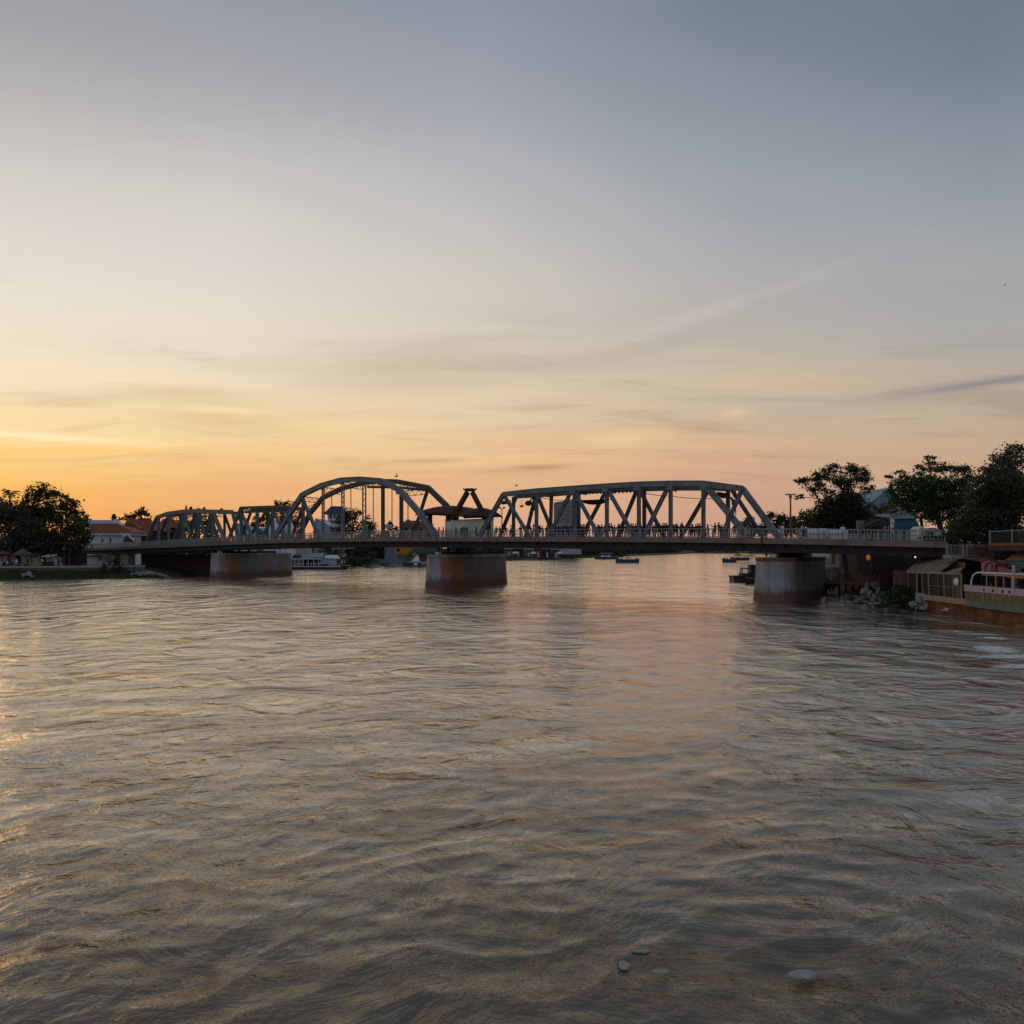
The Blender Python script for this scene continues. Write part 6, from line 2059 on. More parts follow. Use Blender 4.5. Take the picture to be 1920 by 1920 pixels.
for px, lab in ((120, 'round pale globe lamp above the brown kiosk, left one'), (130, 'round pale globe lamp above the brown kiosk, right one')):
    gl = thing('globe_lamp', lab, 'globe lamp', U(px, 1036, 184.6), 'globe lamps above the kiosk')
    p = U(px, 1029.5, 184.6)
    mb = MB(); mb.tube([U(px, 1062, 184.6), p], .07, 5); mb.build('pole', M['grey'], gl)
    mb = MB(); mb.ball(p, .42, 7, 9); mb.build('globe', M['white'], gl, smooth=True)

def ground_person(px, d, z, rz, ps, a, b, lab, grp=None, sc=1.0):
    p = U(px, 1000, d)
    return person(Vector((p.x, d, z)), rz, ps, M[a], M[b], lab, grp, rnd.random() < .4, sc)
ground_person(105, 171.2, 2.44, 3.0, 0, 'cl_blue', 'cl_blue', 'person in pale blue standing on the pale coping of the left bank wall')
ground_person(116, 174, 2.35, 2.6, 0, 'cl_char', 'cl_white', 'person in grey beside the brown kiosk')
ground_person(110, 174, 2.35, 3.4, 1, 'cl_black', 'cl_black', 'dark person just right of the one in pale blue on the left bank')
ground_person(14, 171, 2.35, 3.1, 4, 'cl_white', 'cl_navy', 'person in white sitting between the two thatched shelters')
ground_person(3, 170, 2.35, 3.1, 4, 'cl_blue', 'cl_blue', 'person in blue sitting at the very left edge')
ground_person(31, 171, 2.35, 2.8, 0, 'cl_white', 'cl_black', 'person with white top under the larger thatched shelter')
ground_person(52, 172, 2.35, 3.3, 1, 'cl_black', 'cl_black', 'dark person right of the larger thatched shelter')
ground_person(79, 172, 2.35, 3.3, 2, 'cl_white', 'cl_black', 'person in white by the stall with a pale awning')
bi = thing('parked_scooter', 'pale scooter parked under the larger thatched shelter', 'scooter', (U(42, 1061, 172).x, 172, 2.35))
x0 = U(42, 1061, 172).x
for dx in (-.65, .65):
    mb = MB(); mb.tube([(x0 + dx, 171.95, 2.62), (x0 + dx, 172.05, 2.62)], .28, 12); mb.build('wheel', M['black'], bi)
mb = MB(); mb.tube([(x0 - .65, 172, 2.65), (x0 - .3, 172, 2.72), (x0 + .2, 172, 2.72), (x0 + .45, 172, 2.95), (x0 + .55, 172, 3.3)], [.1, .2, .16, .12, .05], 7); mb.build('body', M['tarpgrey'], bi)
mb = MB(); mb.tube([(x0 - .6, 172, 3.02), (x0 + .05, 172, 3.0)], .12, 6); mb.build('saddle', M['black'], bi)
mb = MB(); mb.tube([(x0 + .55, 171.7, 3.35), (x0 + .55, 172.3, 3.35)], .035, 5); mb.build('handlebar', M['black'], bi)

# ------------------------------------------------------------------ rocks
def rock_mesh(seed):
    rn = random.Random(seed)
    bm = bmesh.new()
    bmesh.ops.create_icosphere(bm, subdivisions=2, radius=1.0)
    o = Vector((rn.uniform(-9, 9), rn.uniform(-9, 9), rn.uniform(-9, 9)))
    for v in bm.verts:
        n_ = mnoise.noise(v.co * 0.9 + o) * 0.75 + mnoise.noise(v.co * 2.2 + o) * 0.30
        v.co *= 1 + n_
        v.co.z *= 0.72
    for _ in range(9):      # broken flat faces
        nn = Vector((rn.uniform(-1, 1), rn.uniform(-1, 1), rn.uniform(-.2, 1))).normalized()
        lim = rn.uniform(.36, .66)
        for v in bm.verts:
            d_ = v.co.dot(nn)
            if d_ > lim:
                v.co -= nn * (d_ - lim)
    me = bpy.data.meshes.new('rock')
    bm.to_mesh(me)
    bm.free()
    me.materials.append(M['rock'])
    return me
ROCKS = [rock_mesh(i) for i in range(6)]
rr2 = random.Random(3)
def rock(px, py, d, w_px, h_px, label, group, cat='rock'):
    p = U(px, py, d)
    o = bpy.data.objects.new('rock', rr2.choice(ROCKS))
    COL.objects.link(o)
    k = mpp(d)
    o.location = p
    o.rotation_euler = (rr2.uniform(-.3, .3), rr2.uniform(-.3, .3), rr2.uniform(0, 6.28))
    o.scale = (w_px * k / 2, w_px * k / 2 * rr2.uniform(.8, 1.1), h_px * k / 2 / .72)
    return tag(o, label, cat, group)
for n_, (px, py, w, h) in enumerate(sorted(((1626, 1100, 16, 18), (1640, 1096, 18, 16), (1632, 1112, 14, 12), (1648, 1106, 14, 16), (1618, 1108, 18, 12), (1660, 1098, 16, 10), (1672, 1096, 12, 8), (1640, 1120, 20, 12)))):
    rock(px, py, 89.5 - (py - 1096) * .12, w, h, ORD[n_] + ' from the left, pale broken rock in the heap left of the creeper bush', 'rocks left of the creeper bush')
for n_, (px, py, w, h) in enumerate(sorted(((1545, 1124, 16, 10), (1556, 1122, 14, 12), (1568, 1126, 20, 9), (1578, 1122, 16, 10), (1612, 1122, 14, 9), (1622, 1128, 22, 9), (1606, 1130, 16, 7), (1566, 1112, 16, 7)))):
    rock(px, py, 92.5 - (py - 1122) * .25, w, h, ORD[n_] + ' from the left, grey rock at the waterline right of the right pier', 'rocks at the waterline')
rock(1589, 1123, 91, 13, 10, 'smooth white boulder in the middle of the waterline rocks', None)
for n_, (px, py, w, h) in enumerate(sorted(((1712, 1133, 20, 16), (1722, 1126, 18, 22), (1738, 1138, 26, 16), (1752, 1142, 24, 12), (1726, 1142, 22, 12), (1760, 1146, 16, 8)))):
    rock(px, py, 77.6 - (py - 1133) * .06, w, h, ORD[n_] + ' from the left, pale rubble rock against the end of the restaurant wall', 'rubble by the restaurant wall')
for n_, (px, py, w, h) in enumerate(sorted(((1661, 1142, 10, 3), (1705, 1145, 6, 3), (1690, 1146, 5, 2)))):
    rock(px, py, 79.5, w, h, ORD[n_] + ' from the left, small white stone at the water edge under the creeper bush', 'stones under the creeper bush')
for n_, (px, py, w, h) in enumerate(sorted(((266, 1080, 30, 10), (285, 1082, 30, 8), (250, 1078, 22, 9), (300, 1084, 18, 6)))):
    rock(px, py, 168, w, h, ORD[n_] + ' from the left, flat grey rock spilling into the river at the left bank point', 'rocks at the left bank point')
for n_, (px, py, w, h) in enumerate(sorted(((46, 1080, 22, 10), (60, 1082, 16, 8), (54, 1076, 18, 8), (38, 1083, 14, 5)))):
    rock(px, py, 160.5, w, h, ORD[n_] + ' from the left, grey rock in the grass below the larger thatched shelter', 'rocks below the thatched shelter')

def rubble(label, pts, n, smin, smax, seed):
    rn = random.Random(seed)
    base = [np.array([v.co[:] for v in me.vertices]) for me in ROCKS]
    tri = [np.array([p.vertices[:] for p in me.polygons]) for me in ROCKS]
    V, T, o_ = [], [], 0
    poly = np.array(pts)
    while n:
        x, y = rn.uniform(poly[:, 0].min(), poly[:, 0].max()), rn.uniform(poly[:, 1].min(), poly[:, 1].max())
        if not inside(np.array([x]), np.array([y]), pts)[0]:
            continue
        z = float(ground_height(np.array([x]), np.array([y]))[0])
        k = rn.randrange(len(base))
        s_ = smin * (smax / smin) ** (rn.random() ** 1.6)
        m_ = np.array(Matrix.Rotation(rn.uniform(0, 6.28), 3, 'Z') @ Matrix.Rotation(rn.uniform(-.7, .7), 3, 'X'))
        V.append(base[k] @ m_.T * s_ * np.array([1, rn.uniform(.6, 1), rn.uniform(.6, 1)]) + np.array([x, y, max(z, -.05) + s_ * .25]))
        T.append(tri[k] + o_)
        o_ += len(base[k])
        n -= 1
    return tag(fastmesh('rubble', np.concatenate(V), np.concatenate(T), M['rock']), label, kind='stuff')
rubble('small broken stones strewn between the big rocks of the right bank', [(37.0, 86), (38.6, 82.6), (41.0, 77.6), (42.5, 80), (42.5, 96), (40.5, 103), (38.6, 97), (36.8, 91)], 260, .12, .62, 5)
ap_ = thing('concrete_apron', 'broken grey concrete apron sloping into the river at the left bank point', 'river apron', (-78, 168, 0))
for n_, (q0, q1, q2, q3) in enumerate((((238, 1070, 176), (258, 1068.5, 178), (262, 1079, 168), (236, 1080, 168)), ((259, 1068.5, 178), (282, 1072, 177), (292, 1080.5, 168), (263, 1079.5, 168)), ((283, 1073, 177), (300, 1077, 176), (318, 1083.5, 169), (294, 1081, 168)))):
    mb = MB()
    q = [U(*q3), U(*q2), U(*q1), U(*q0)]
    mb.slab([v + Vector((0, 0, rnd.uniform(-.1, .1))) for v in q], .3)
    mb.build('slab', M['rock'], ap_)
# ------------------------------------------------------------------ boats
def hull_mesh(mb, L_, beam, depth, sheer=0.35, n=12, draft=0.25):
    """lofted open hull along +x, bow at +x, waterline at z = 0"""
    prof = []
    for i in range(n + 1):
        t = i / n
        w = beam / 2 * (1 - max(0, (t - .45) / .55) ** 2.2) * (0.8 + .2 * min(1, t / .25))
        sh = depth * (1 + sheer * (max(0, t - .5) / .5) ** 2 + .12 * (max(0, .3 - t) / .3) ** 2)
        x = -L_ / 2 + L_ * t
        prof.append((x, max(w, .02), sh))
    vs, fs = [], []
    for x, w, sh in prof:
        rake = (x / L_ + .5) ** 4 * .35
        vs += [(x, -w, sh), (x - rake, -w * .82, 0), (x - rake, -w * .45, -draft), (x - rake, w * .45, -draft), (x - rake, w * .82, 0), (x, w, sh), (x, w * .86, sh), (x, w * .6, .12), (x, -w * .6, .12), (x, -w * .86, sh)]
    for i in range(n):
        for k_ in range(10):
            a = i * 10
            fs.append((a + k_, a + (k_ + 1) % 10, a + 10 + (k_ + 1) % 10, a + 10 + k_))
    fs.append(tuple(range(10))[::-1])
    fs.append(tuple(n * 10 + k_ for k_ in range(10)))
    mb.add(vs, fs)

def place(o, p, rz):
    o.location = p
    o.rotation_euler = (0, 0, rz)

def boat(name, label, px, py, L_, beam, depth, rz, cat='boat', hm=None, group=None):
    """Empty at the waterline; parts are built in the boat's own frame"""
    d = HC * F / (py - HY)
    r_ = thing(name, label, cat, (0, 0, 0), group)
    mb = MB(); hull_mesh(mb, L_, beam, depth); mb.build('hull', hm or M['hull'], r_)
    mb = MB()
    for sg in (-1, 1):
        mb.tube([(-L_ / 2, sg * beam * .4, depth * 1.12), (-L_ * .2, sg * beam * .49, depth * 1.02), (L_ * .1, sg * beam * .47, depth * 1.02), (L_ * .36, sg * beam * .24, depth * 1.2), (L_ * .49, sg * .03, depth * 1.36)], .05, 5)
    mb.build('gunwale', M['tarpgrey'], r_)
    mb = MB()
    for x in (-.25, -.05, .15):
        mb.box((L_ * x - .15, -beam * .36, depth * .55), (L_ * x + .15, beam * .36, depth * .65))
    mb.build('thwart', M['wood'], r_)
    return r_, U(px, py, d)

def canopy(r_, x0, x1, beam, z, m, arched=.15):
    mb = MB()
    n = 6
    vs, fs = [], []
    for lay in (0, .07):
        for x in (x0, x1):
            for i in range(n + 1):
                t = i / n * 2 - 1
                vs.append((x, t * beam / 2, z + arched * (1 - t * t) + lay))
    m1 = n + 1
    for i in range(n):
        fs += [(i, i + 1, m1 + i + 1, m1 + i), (2 * m1 + i, 3 * m1 + i, 3 * m1 + i + 1, 2 * m1 + i + 1), (i, 2 * m1 + i, 2 * m1 + i + 1, i + 1), (m1 + i, m1 + i + 1, 3 * m1 + i + 1, 3 * m1 + i)]
    fs += [(0, m1, 3 * m1, 2 * m1), (n, 2 * m1 + n, 3 * m1 + n, m1 + n)]
    mb.add(vs, fs)
    c_ = mb.build('canopy', m, r_)
    for x in (x0 + .1, x1 - .1):
        for sg in (-1, 1):
            mb = MB(); mb.tube([(x, sg * beam * .46, .3), (x, sg * beam * .46, z + .04)], .045, 5); mb.build('canopy_post', M['grey'], r_)
    return c_

def crew(r_, loc, rz, xs, z, tops, lab, sit=True):
    order_ = sorted(range(len(xs)), key=lambda i: (Matrix.Rotation(rz, 3, 'Z') @ Vector((xs[i][0], xs[i][1], 0))).x)
    for i, (x, y) in enumerate(xs):
        lab_ = (ORD[order_.index(i)] + ' from the left, ' if len(xs) > 1 else '') + lab
        p = Vector(loc) + Matrix.Rotation(rz, 3, 'Z') @ Vector((x, y, z))
        person(p, rz + rnd.uniform(-2, 2), 4 if sit else 0, M[tops[i % len(tops)]], M['cl_char'], lab_, lab.split(' in the ')[-1] if len(xs) > 1 else None, rnd.random() < .5)

b1, l1 = boat('launch', 'low blue grey launch with a pale cabin top left of the dark blue boat', 1138, 1048.5, 15.0, 3.0, 1.35, R(12))
canopy(b1, -4.2, 3.0, 2.5, 3.5, M['blueroof'])
mb = MB(); mb.box((-3.6, -1.0, .6), (2.0, 1.0, 2.5)); cb = mb.build('cabin', M['white'], b1)
for x in (-2.6, -1.5, -.4):
    mb = MB(); mb.box((x, -1.04, 1.7), (x + .75, -1.003, 2.3)); mb.build('window', M['window'], cb)
place(b1, l1, R(8))
b2, l2 = boat('longtail_boat', 'dark blue open boat with passengers nearest the middle of the river', 1176, 1055.3, 10.4, 2.5, 1.5, R(0))
place(b2, l2, R(186))
crew(b2, l2, R(186), [(2.6, .2), (.6, -.4), (-.1, .4), (-.9, -.3), (-1.8, .3)], 1.45, ['cl_black', 'cl_char', 'cl_brown'], 'dark passenger sitting in the dark blue open boat')
crew(b2, l2, R(186), [(-3.9, 0)], .9, ['cl_black'], 'boatman standing at the stern of the dark blue open boat', False)
mb = MB(); mb.tube([(-4.9, 0, 1.8), (-6.0, .1, 1.0), (-7.0, .2, -.1)], .07, 5); mb.build('motor_shaft', M['black'], b2)
mb = MB(); mb.box((-5.2, -.3, 1.55), (-4.5, .3, 2.1)); mb.build('engine', M['grey'], b2)
b3, l3 = boat('longtail_boat', 'small dark boat in front of the boat with the orange umbrella', 1367, 1054.5, 6.4, 2.0, 1.5, 0)
place(b3, l3, R(183))
crew(b3, l3, R(183), [(2.1, 0)], 1.35, ['cl_brown'], 'figure in brown sitting at the bow of the small dark boat')
crew(b3, l3, R(183), [(.8, .3), (-.5, -.3), (-1.6, .2)], 1.3, ['cl_white', 'cl_brown', 'cl_white'], 'passenger in pale clothes sitting in the small dark boat')
b4, l4 = boat('longtail_boat', 'boat carrying a bright orange umbrella over its passengers', 1387, 1050.5, 10.0, 2.2, 1.4, 0)
place(b4, l4, R(176))
crew(b4, l4, R(176), [(3.4, .2), (1.6, -.3), (.2, .3), (-2.4, -.2), (-3.6, .3)], 1.25, ['cl_white', 'cl_red', 'cl_white', 'cl_navy'], 'passenger sitting in the boat with the orange umbrella')
mb = MB(); mb.tube([(-4.9, 0, 1.4), (-6.4, 0, .4)], .09, 5); mb.build('motor_shaft', M['black'], b4)
pu = Vector(l4) + Vector((-1.2, 0, 0))
um = thing('umbrella', 'bright orange umbrella held over the boat passengers', 'umbrella', pu)
mb = MB(); mb.tube([pu + Vector((0, 0, .45)), pu + Vector((0, 0, 3.6))], .05, 5); mb.build('pole', M['grey'], um)
mb = MB()
vs = []
n = 12
for r_, z in ((2.0, 2.35), (1.85, 2.9), (1.2, 3.5), (.5, 3.75), (.05, 3.82)):
    vs += [pu + Vector((r_ * math.cos(2 * math.pi * i / n), r_ * math.sin(2 * math.pi * i / n), z)) for i in range(n)]
fs = [(a * n + i, a * n + (i + 1) % n, (a + 1) * n + (i + 1) % n, (a + 1) * n + i) for a in range(4) for i in range(n)] + [tuple(4 * n + i for i in range(n))]
mb.add(vs, fs)
M['umb'] = mat('orange_umbrella', (0.85, 0.33, 0.02), 0.6, .15, 2, c2=(0.95, 0.5, 0.05), trans=.5)
mb.build('canopy', M['umb'], um)
b5, l5 = boat('moored_boat', 'slim covered boat moored at the green far bank', 1077, 1046.5, 16, 2.2, .8, 0)
canopy(b5, -6, 5, 2.2, 2.6, M['tarpgrey'])
place(b5, l5, R(4))
b6, l6 = boat('moored_boat', 'flat pale pontoon boat tied below the far bank sheds', 972, 1050.5, 20, 3, .7, 0, hm=M['grey'])
place(b6, l6, R(2))
b7, l7 = boat('moored_boat', 'red edged punt lying at the waterline below the far sheds', 1002, 1051, 13, 1.6, .45, 0, hm=M['brick'])
place(b7, l7, R(5))
b8, l8 = boat('moored_boat', 'small pale blue skiff beside the bush right of the restaurant boat', 696, 1064, 6, 1.7, .9, 0, hm=M['blueroof'])
place(b8, l8, R(160))
b9, l9 = boat('moored_boat', 'brown wooden boat bow peeping from behind the right pier', 1428, 1095, 6.0, 1.9, .85, 0, hm=M['darkwood'])
place(b9, l9, R(187))

# work barge behind the right pier
D = HC * F / (1091 - HY)
bg_ = thing('work_barge', 'black work barge with deckhouse and bent pipe rail left of the right pier', 'barge', (U(1410, 1091, D).x, D, 0))
k = mpp(D)
x0, x1 = U(1375.5, 1091, D).x, U(1446, 1091, D).x
mb = MB()
v = [(x0 + .25, D, -.4), (x1, D, -.4), (x1, D, 1.1), (x0, D, 1.12)]
mb.add([Vector(p) for p in v] + [Vector(p) + Vector((0, 3.4, 0)) for p in v], [(0, 1, 2, 3), (7, 6, 5, 4), (0, 4, 5, 1), (1, 5, 6, 2), (2, 6, 7, 3), (3, 7, 4, 0)])
mb.build('hull', M['hullblack'], bg_)
mb = MB(); mb.beam((x0 + .1, D - .06, 1.0), (x1, D - .06, 1.0), .22, .12, (0, 1, 0)); mb.build('rubbing_strake', M['maroon'], bg_)
part_box('deckhouse', 1407, 1059, 1420, 1079.5, D + .8, 1.8, M['hullblack'], bg_)
part_box('deckhouse_door', 1410, 1063, 1414, 1079, D + .75, .047, M['girder'], bg_)
part_box('hatch', 1391, 1075, 1407, 1079.5, D + .6, 2.0, M['hull'], bg_)
mb = MB(); mb.tube([U(1388, 1080, D + .3), U(1388.5, 1065, D + .3), U(1406, 1066.5, D + .3)], .13, 6); mb.build('pipe_rail', M['steel_dark'], bg_)
mb = MB(); mb.tube([U(1391, 1080, D + 1.6), U(1391.5, 1066, D + 1.6)], .12, 6); mb.build('pipe_post', M['steel_dark'], bg_)
part_box('white_post', 1420.3, 1063, 1422.5, 1073, D + .5, .25, M['white'], bg_)
mb = MB(); mb.box(*PB(1423, 1068, 1432, 1080, D + .8, 1.4)); mb.build('cargo', M['cl_navy'], bg_)

# moored restaurant boat under the left half of the arch
D = HC * F / (1067.5 - HY)
rb = thing('restaurant_boat', 'white two part floating restaurant moored right of the leftmost pier', 'houseboat', (U(595, 1067, D).x, D, 0))
mb = MB()
x0, x1 = U(534, 1067, D).x, U(650, 1067, D).x
v = [(x0, D, -.3), (x1 - 1.5, D, -.3), (x1, D, 1.0), (x1 - .2, D, 1.15), (x0, D, 1.0)]
mb.add([Vector(p) for p in v] + [Vector(p) + Vector((0, 6, 0)) for p in v], [tuple(range(5)), tuple(range(5, 10))[::-1]] + [(i, 5 + i, 5 + (i + 1) % 5, (i + 1) % 5) for i in range(5)])
mb.build('hull', M['hullblack'], rb)
part_box('deck_edge', 544, 1061.5, 640, 1063, D - .2, .19, M['white'], rb)
e = [U(541, 1047.5, D - .5), U(566, 1047.5, D - .5), U(563, 1040.5, D + 2.5), U(538, 1040.5, D + 2.5)]
mb = MB(); mb.slab(e, .15); mb.build('dark_roof', M['girder'], rb)
e = [U(565, 1047, D - .6), U(606, 1045.5, D - .6), U(608, 1037, D + 3), U(574, 1039, D + 3)]
mb = MB(); mb.slab(e, .15); mb.build('grey_roof', M['tarpgrey'], rb)
part_box('fascia', 543, 1047, 606, 1048.6, D - .65, .14, M['white'], rb)
e = [U(608, 1047, D), U(638, 1048, D), U(633, 1041, D + 2.5), U(609, 1042, D + 2.5)]
mb = MB(); mb.slab(e, .12); mb.build('white_roof', M['white'], rb)
part_box('cabin_wall', 543, 1049, 570, 1058.5, D + 1.2, .15, M['tarpgrey'], rb)
part_box('white_curtain', 601, 1047, 616, 1058, D + .4, .1, M['blueroof'], rb)
part_box('white_wall', 616.3, 1047.5, 631, 1061, D + .4, .15, M['towerpale'], rb)
part_box('dark_interior', 570.5, 1048.8, 628, 1061.4, D + 3.4, .12, M['window'], rb)
for px in (545, 552, 560, 568, 578, 588, 597):
    mb = MB(); mb.beam(U(px, 1048.4, D - .3), U(px, 1062, D - .3), .16, .14, (0, 1, 0)); mb.build('post', M['white'], rb)
for px in (549, 557, 565):
    window(px - 2.3, 1051, px + 2.3, 1056, D + 1.2, rb, M['white'])
part_box('railing', 544, 1057, 570, 1058, D - .3, .08, M['white'], rb)
for i, px in enumerate((576, 583, 591, 599)):
    ch_ = thing('chair', ['first', 'second', 'third', 'fourth'][i] + ' small pale chair from the left on the open deck of the restaurant boat', 'chair', (U(px, 1061, D + 1).x, D + 1, 1.0), 'chairs on the restaurant boat')
    p = Vector(ch_.location)
    mb = MB(); mb.box(p + Vector((-.25, -.25, .42)), p + Vector((.25, .25, .5))); mb.build('seat', M['white'], ch_)
    mb = MB(); mb.box(p + Vector((-.25, .2, .503)), p + Vector((.25, .26, 1.0))); mb.build('backrest', M['white'], ch_)
    for ax_ in (-.2, .2):
        for ay_ in (-.2, .2):
            mb = MB(); mb.tube([p + Vector((ax_, ay_, 0)), p + Vector((ax_, ay_, .42))], .03, 4); mb.build('leg', M['grey'], ch_)
mp_ = thing('mast_with_boom', 'thin grey mast with a long horizontal boom above the restaurant boat', 'mast', (U(626, 1045, D + 4).x, D + 4, 1))
mb = MB(); mb.tube([U(618, 1042, D + 4), U(624, 1030, D + 4)], .1, 5); mb.build('strut', M['tarpgrey'], mp_)
mb = MB(); mb.tube([U(621, 1029.3, D + 4), U(665, 1027.8, D + 4)], .14, 5); mb.build('boom', M['tarpgrey'], mp_)
mb = MB(); mb.tube([U(626, 1042, D + 4), U(626, 1029, D + 4)], .07, 5); mb.build('mast', M['tarpgrey'], mp_)
ground_person(641, D + 1, 1.05, 3.2, 0, 'cl_white', 'cl_char', 'person in white standing at the bow of the restaurant boat, left one')
ground_person(646, D + .6, 1.05, 2.6, 0, 'cl_blue', 'cl_navy', 'person in pale blue standing at the bow of the restaurant boat')
ground_person(636, D + 1.4, 1.05, 3.2, 4, 'cl_red', 'cl_white', 'person in pink sitting near the bow of the restaurant boat')

# ------------------------------------------------------------------ approach: stalls, tents, flag, pole
def covered_stall(px0, px1, off, ytop, label):
    a, b = on_bridge(px0, off), on_bridge(px1, off)
    zt = W((px0 + px1) / 2, ytop, off).z
    r_ = thing('covered_stall', label, 'market stall', (a + b) / 2)
    u = (b - a).normalized()
    ln = (b - a).length
    mb = MB()
    prof = [(-.9, 0), (-.9, .72), (-.8, .9), (-.55, 1.0), (.55, 1.0), (.8, .9), (.9, .72), (.9, 0)]
    hgt = zt - a.z
    sec = []
    n = 7
    for i in range(n):
        t = i / (n - 1)
        sc = .9 if i in (0, n - 1) else 1
        wob = rnd.uniform(-.03, .03)
        sec.append([a + u * (ln * t) + PERP * (o_ * sc) + Vector((0, 0, hgt * z_ * (sc * .03 + .97) + (wob if z_ > .5 else 0))) for o_, z_ in prof])
    vs = [p for s2 in sec for p in s2]
    m_ = len(prof)
    fs = [(i * m_ + j, i * m_ + (j + 1) % m_, (i + 1) * m_ + (j + 1) % m_, (i + 1) * m_ + j) for i in range(n - 1) for j in range(m_)]
    fs += [tuple(range(m_))[::-1], tuple((n - 1) * m_ + j for j in range(m_))]
    mb.add(vs, fs)
    mb.build('tarpaulin', M['white'], r_)
    for t in (.05, .95):
        for o_ in (-.95, .95):
            mb = MB(); p = a + u * ln * t + PERP * o_; mb.tube([p, p + Vector((0, 0, hgt * .8))], .05, 5); mb.build('post', M['grey'], r_)
    mb = MB(); mb.beam(a - PERP * .96 + Vector((0, 0, hgt * .5)), b - PERP * .96 + Vector((0, 0, hgt * .5)), .12, .05, PERP); mb.build('strap', M['tarpgrey'], r_)
covered_stall(1516, 1552, 4.5, 990.5, 'larger white tarpaulin covered stall with rounded top on the approach road')
covered_stall(1559, 1586, 4.0, 992, 'smaller white tarpaulin covered stall right of the larger one')
gable('white_booth', 'white booth left of the thick forked trunk', 1724, 1735, 992, 987, 90, 2, M['white'], M['white'], 6.5, 'booth', over=.05)
gable('white_booth', 'wider white booth against the thick forked trunk', 1737, 1766, 995, 990, 90, 2, M['white'], M['tarpgrey'], 6.5, 'booth', over=.05, wins=((1743, 997, 1748, 1003),))

D = 98
tt = thing('market_tent', 'large teal tarpaulin tent with a grey ridge behind the approach railing', 'tent', (U(1695, 1010, D).x, D, 6.6))
rg = [U(1668, 971.5, D + 1), U(1712, 968, D + 1)]
ev_ = [U(1672, 994, D - 1.3), U(1728, 994, D - 1.3)]
mb = MB(); mb.slab([ev_[0], ev_[1], U(1716, 972, D + .6), U(1672, 973, D + .6)], .05); mb.build('teal_sheet', M['tarpteal'], tt)
mb = MB(); mb.slab([U(1670, 973.4, D + .3), U(1716, 972.6, D + .3), rg[1], U(1672, 967, D + 1)], .06); mb.build('ridge_sheet', M['tarpgrey'], tt)
mb = MB(); mb.slab([U(1706, 965, D + 1.2), U(1716, 972, D + .6), ev_[1] + Vector((.2, 2.5, 0)), U(1700, 975, D + 3)], .05); mb.build('side_sheet', M['tarpteal'], tt)
mb = MB(); mb.tube([U(1664, 972, D + .2), U(1690, 957, D + 1.5)], .1, 5); mb.tube([U(1690, 957, D + 1.5), U(1712, 970, D + 1)], .06, 5); mb.build('ridge_pole', M['gold'], tt)
for px in (1672, 1696, 1727):
    mb = MB(); p = U(px, 994, D - 1.2); mb.tube([Vector((p.x, p.y, 4.5)), p], .07, 5); mb.build('post', M['darkwood'], tt)
for px in (1680, 1705):
    mb = MB(); p = U(px, 970, D + 2.4); mb.tube([Vector((p.x, p.y, 4.5)), p], .07, 5); mb.build('post', M['darkwood'], tt)
tk = thing('market_tent', 'black sagging canopy tent with pale ridge left of the teal tent', 'tent', (U(1640, 1010, D + 1).x, D + 1, 5))
mb = MB(); mb.slab([U(1612, 991, D - 1), U(1670, 986, D - 1), U(1666, 968, D + 1.5), U(1634, 968, D + 1.5)], .06); mb.build('canopy', M['tarpdark'], tk)
mb = MB(); mb.slab([U(1640, 968.5, D + 1), U(1668, 971, D + .8), U(1666, 964.5, D + 2), U(1644, 964.5, D + 2)], .06); mb.build('pale_ridge', M['tarpgrey'], tk)
mb = MB(); mb.tube([U(1614, 991, D - 1.1), U(1640, 977, D - .2), U(1660, 972, D)], .09, 5); mb.build('edge_pole', M['brick'], tk)
part_box('back_cloth', 1606, 976, 1621, 992, D + 2, .1, M['tarpgrey'], tk)
for px in (1613, 1640, 1668):
    mb = MB(); p = U(px, 989, D - .9); mb.tube([Vector((p.x, p.y, 3)), p], .07, 5); mb.build('post', M['darkwood'], tk)
for px in (1636, 1664):
    mb = MB(); p = U(px, 968, D + 1.3); mb.tube([Vector((p.x, p.y, 3)), p], .07, 5); mb.build('post', M['darkwood'], tk)
so_ = -.3
p0 = on_bridge(1671, .2)
fg = thing('flag', 'red and white striped flag hanging on a short pole before the teal tent', 'flag', p0)
mb = MB(); mb.tube([p0, Vector((p0.x, p0.y, W(1671, 970, .2).z))], .045, 5); mb.build('pole', M['white'], fg)
for i, (m_, y0, y1) in enumerate((('white', 972, 979), ('cl_red', 979, 982), ('white', 982, 988), ('cl_red', 988, 992), ('white', 992, 997))):
    mb = MB()
    vs, fs = [], []
    for j in range(5):
        t = j / 4
        for y in (y0, y1):
            q = W(1671.4 + (5 + i % 2 * 2.5) * t, y + 2 * t, .2 + .12 * math.sin(t * 5 + i))
            vs += [q, q + PERP * .03]
    for j in range(4):
        a = j * 4
        fs += [(a, a + 4, a + 6, a + 2), (a + 1, a + 3, a + 7, a + 5), (a, a + 1, a + 5, a + 4), (a + 2, a + 6, a + 7, a + 3)]
    fs += [(0, 2, 3, 1), (16, 17, 19, 18)]
    mb.add(vs, fs)
    mb.build('stripe', M[m_], fg)
D = 110
up = thing('utility_pole', 'wooden utility pole with crossarm left of the spreading tree', 'utility pole', (U(1482.5, 1010, D).x, D, 1.9))
mb = MB(); mb.tube([(U(1482.5, 1010, D).x, D, 1.6), U(1482.5, 990, D), U(1482, 926, D)], [.16, .14, .10], 8); mb.build('pole', M['wood'], up)
mb = MB(); mb.beam(U(1473, 927.5, D - .1), U(1491, 927.5, D - .1), .14, .12, (0, 1, 0)); ca_ = mb.build('crossarm', M['darkwood'], up)
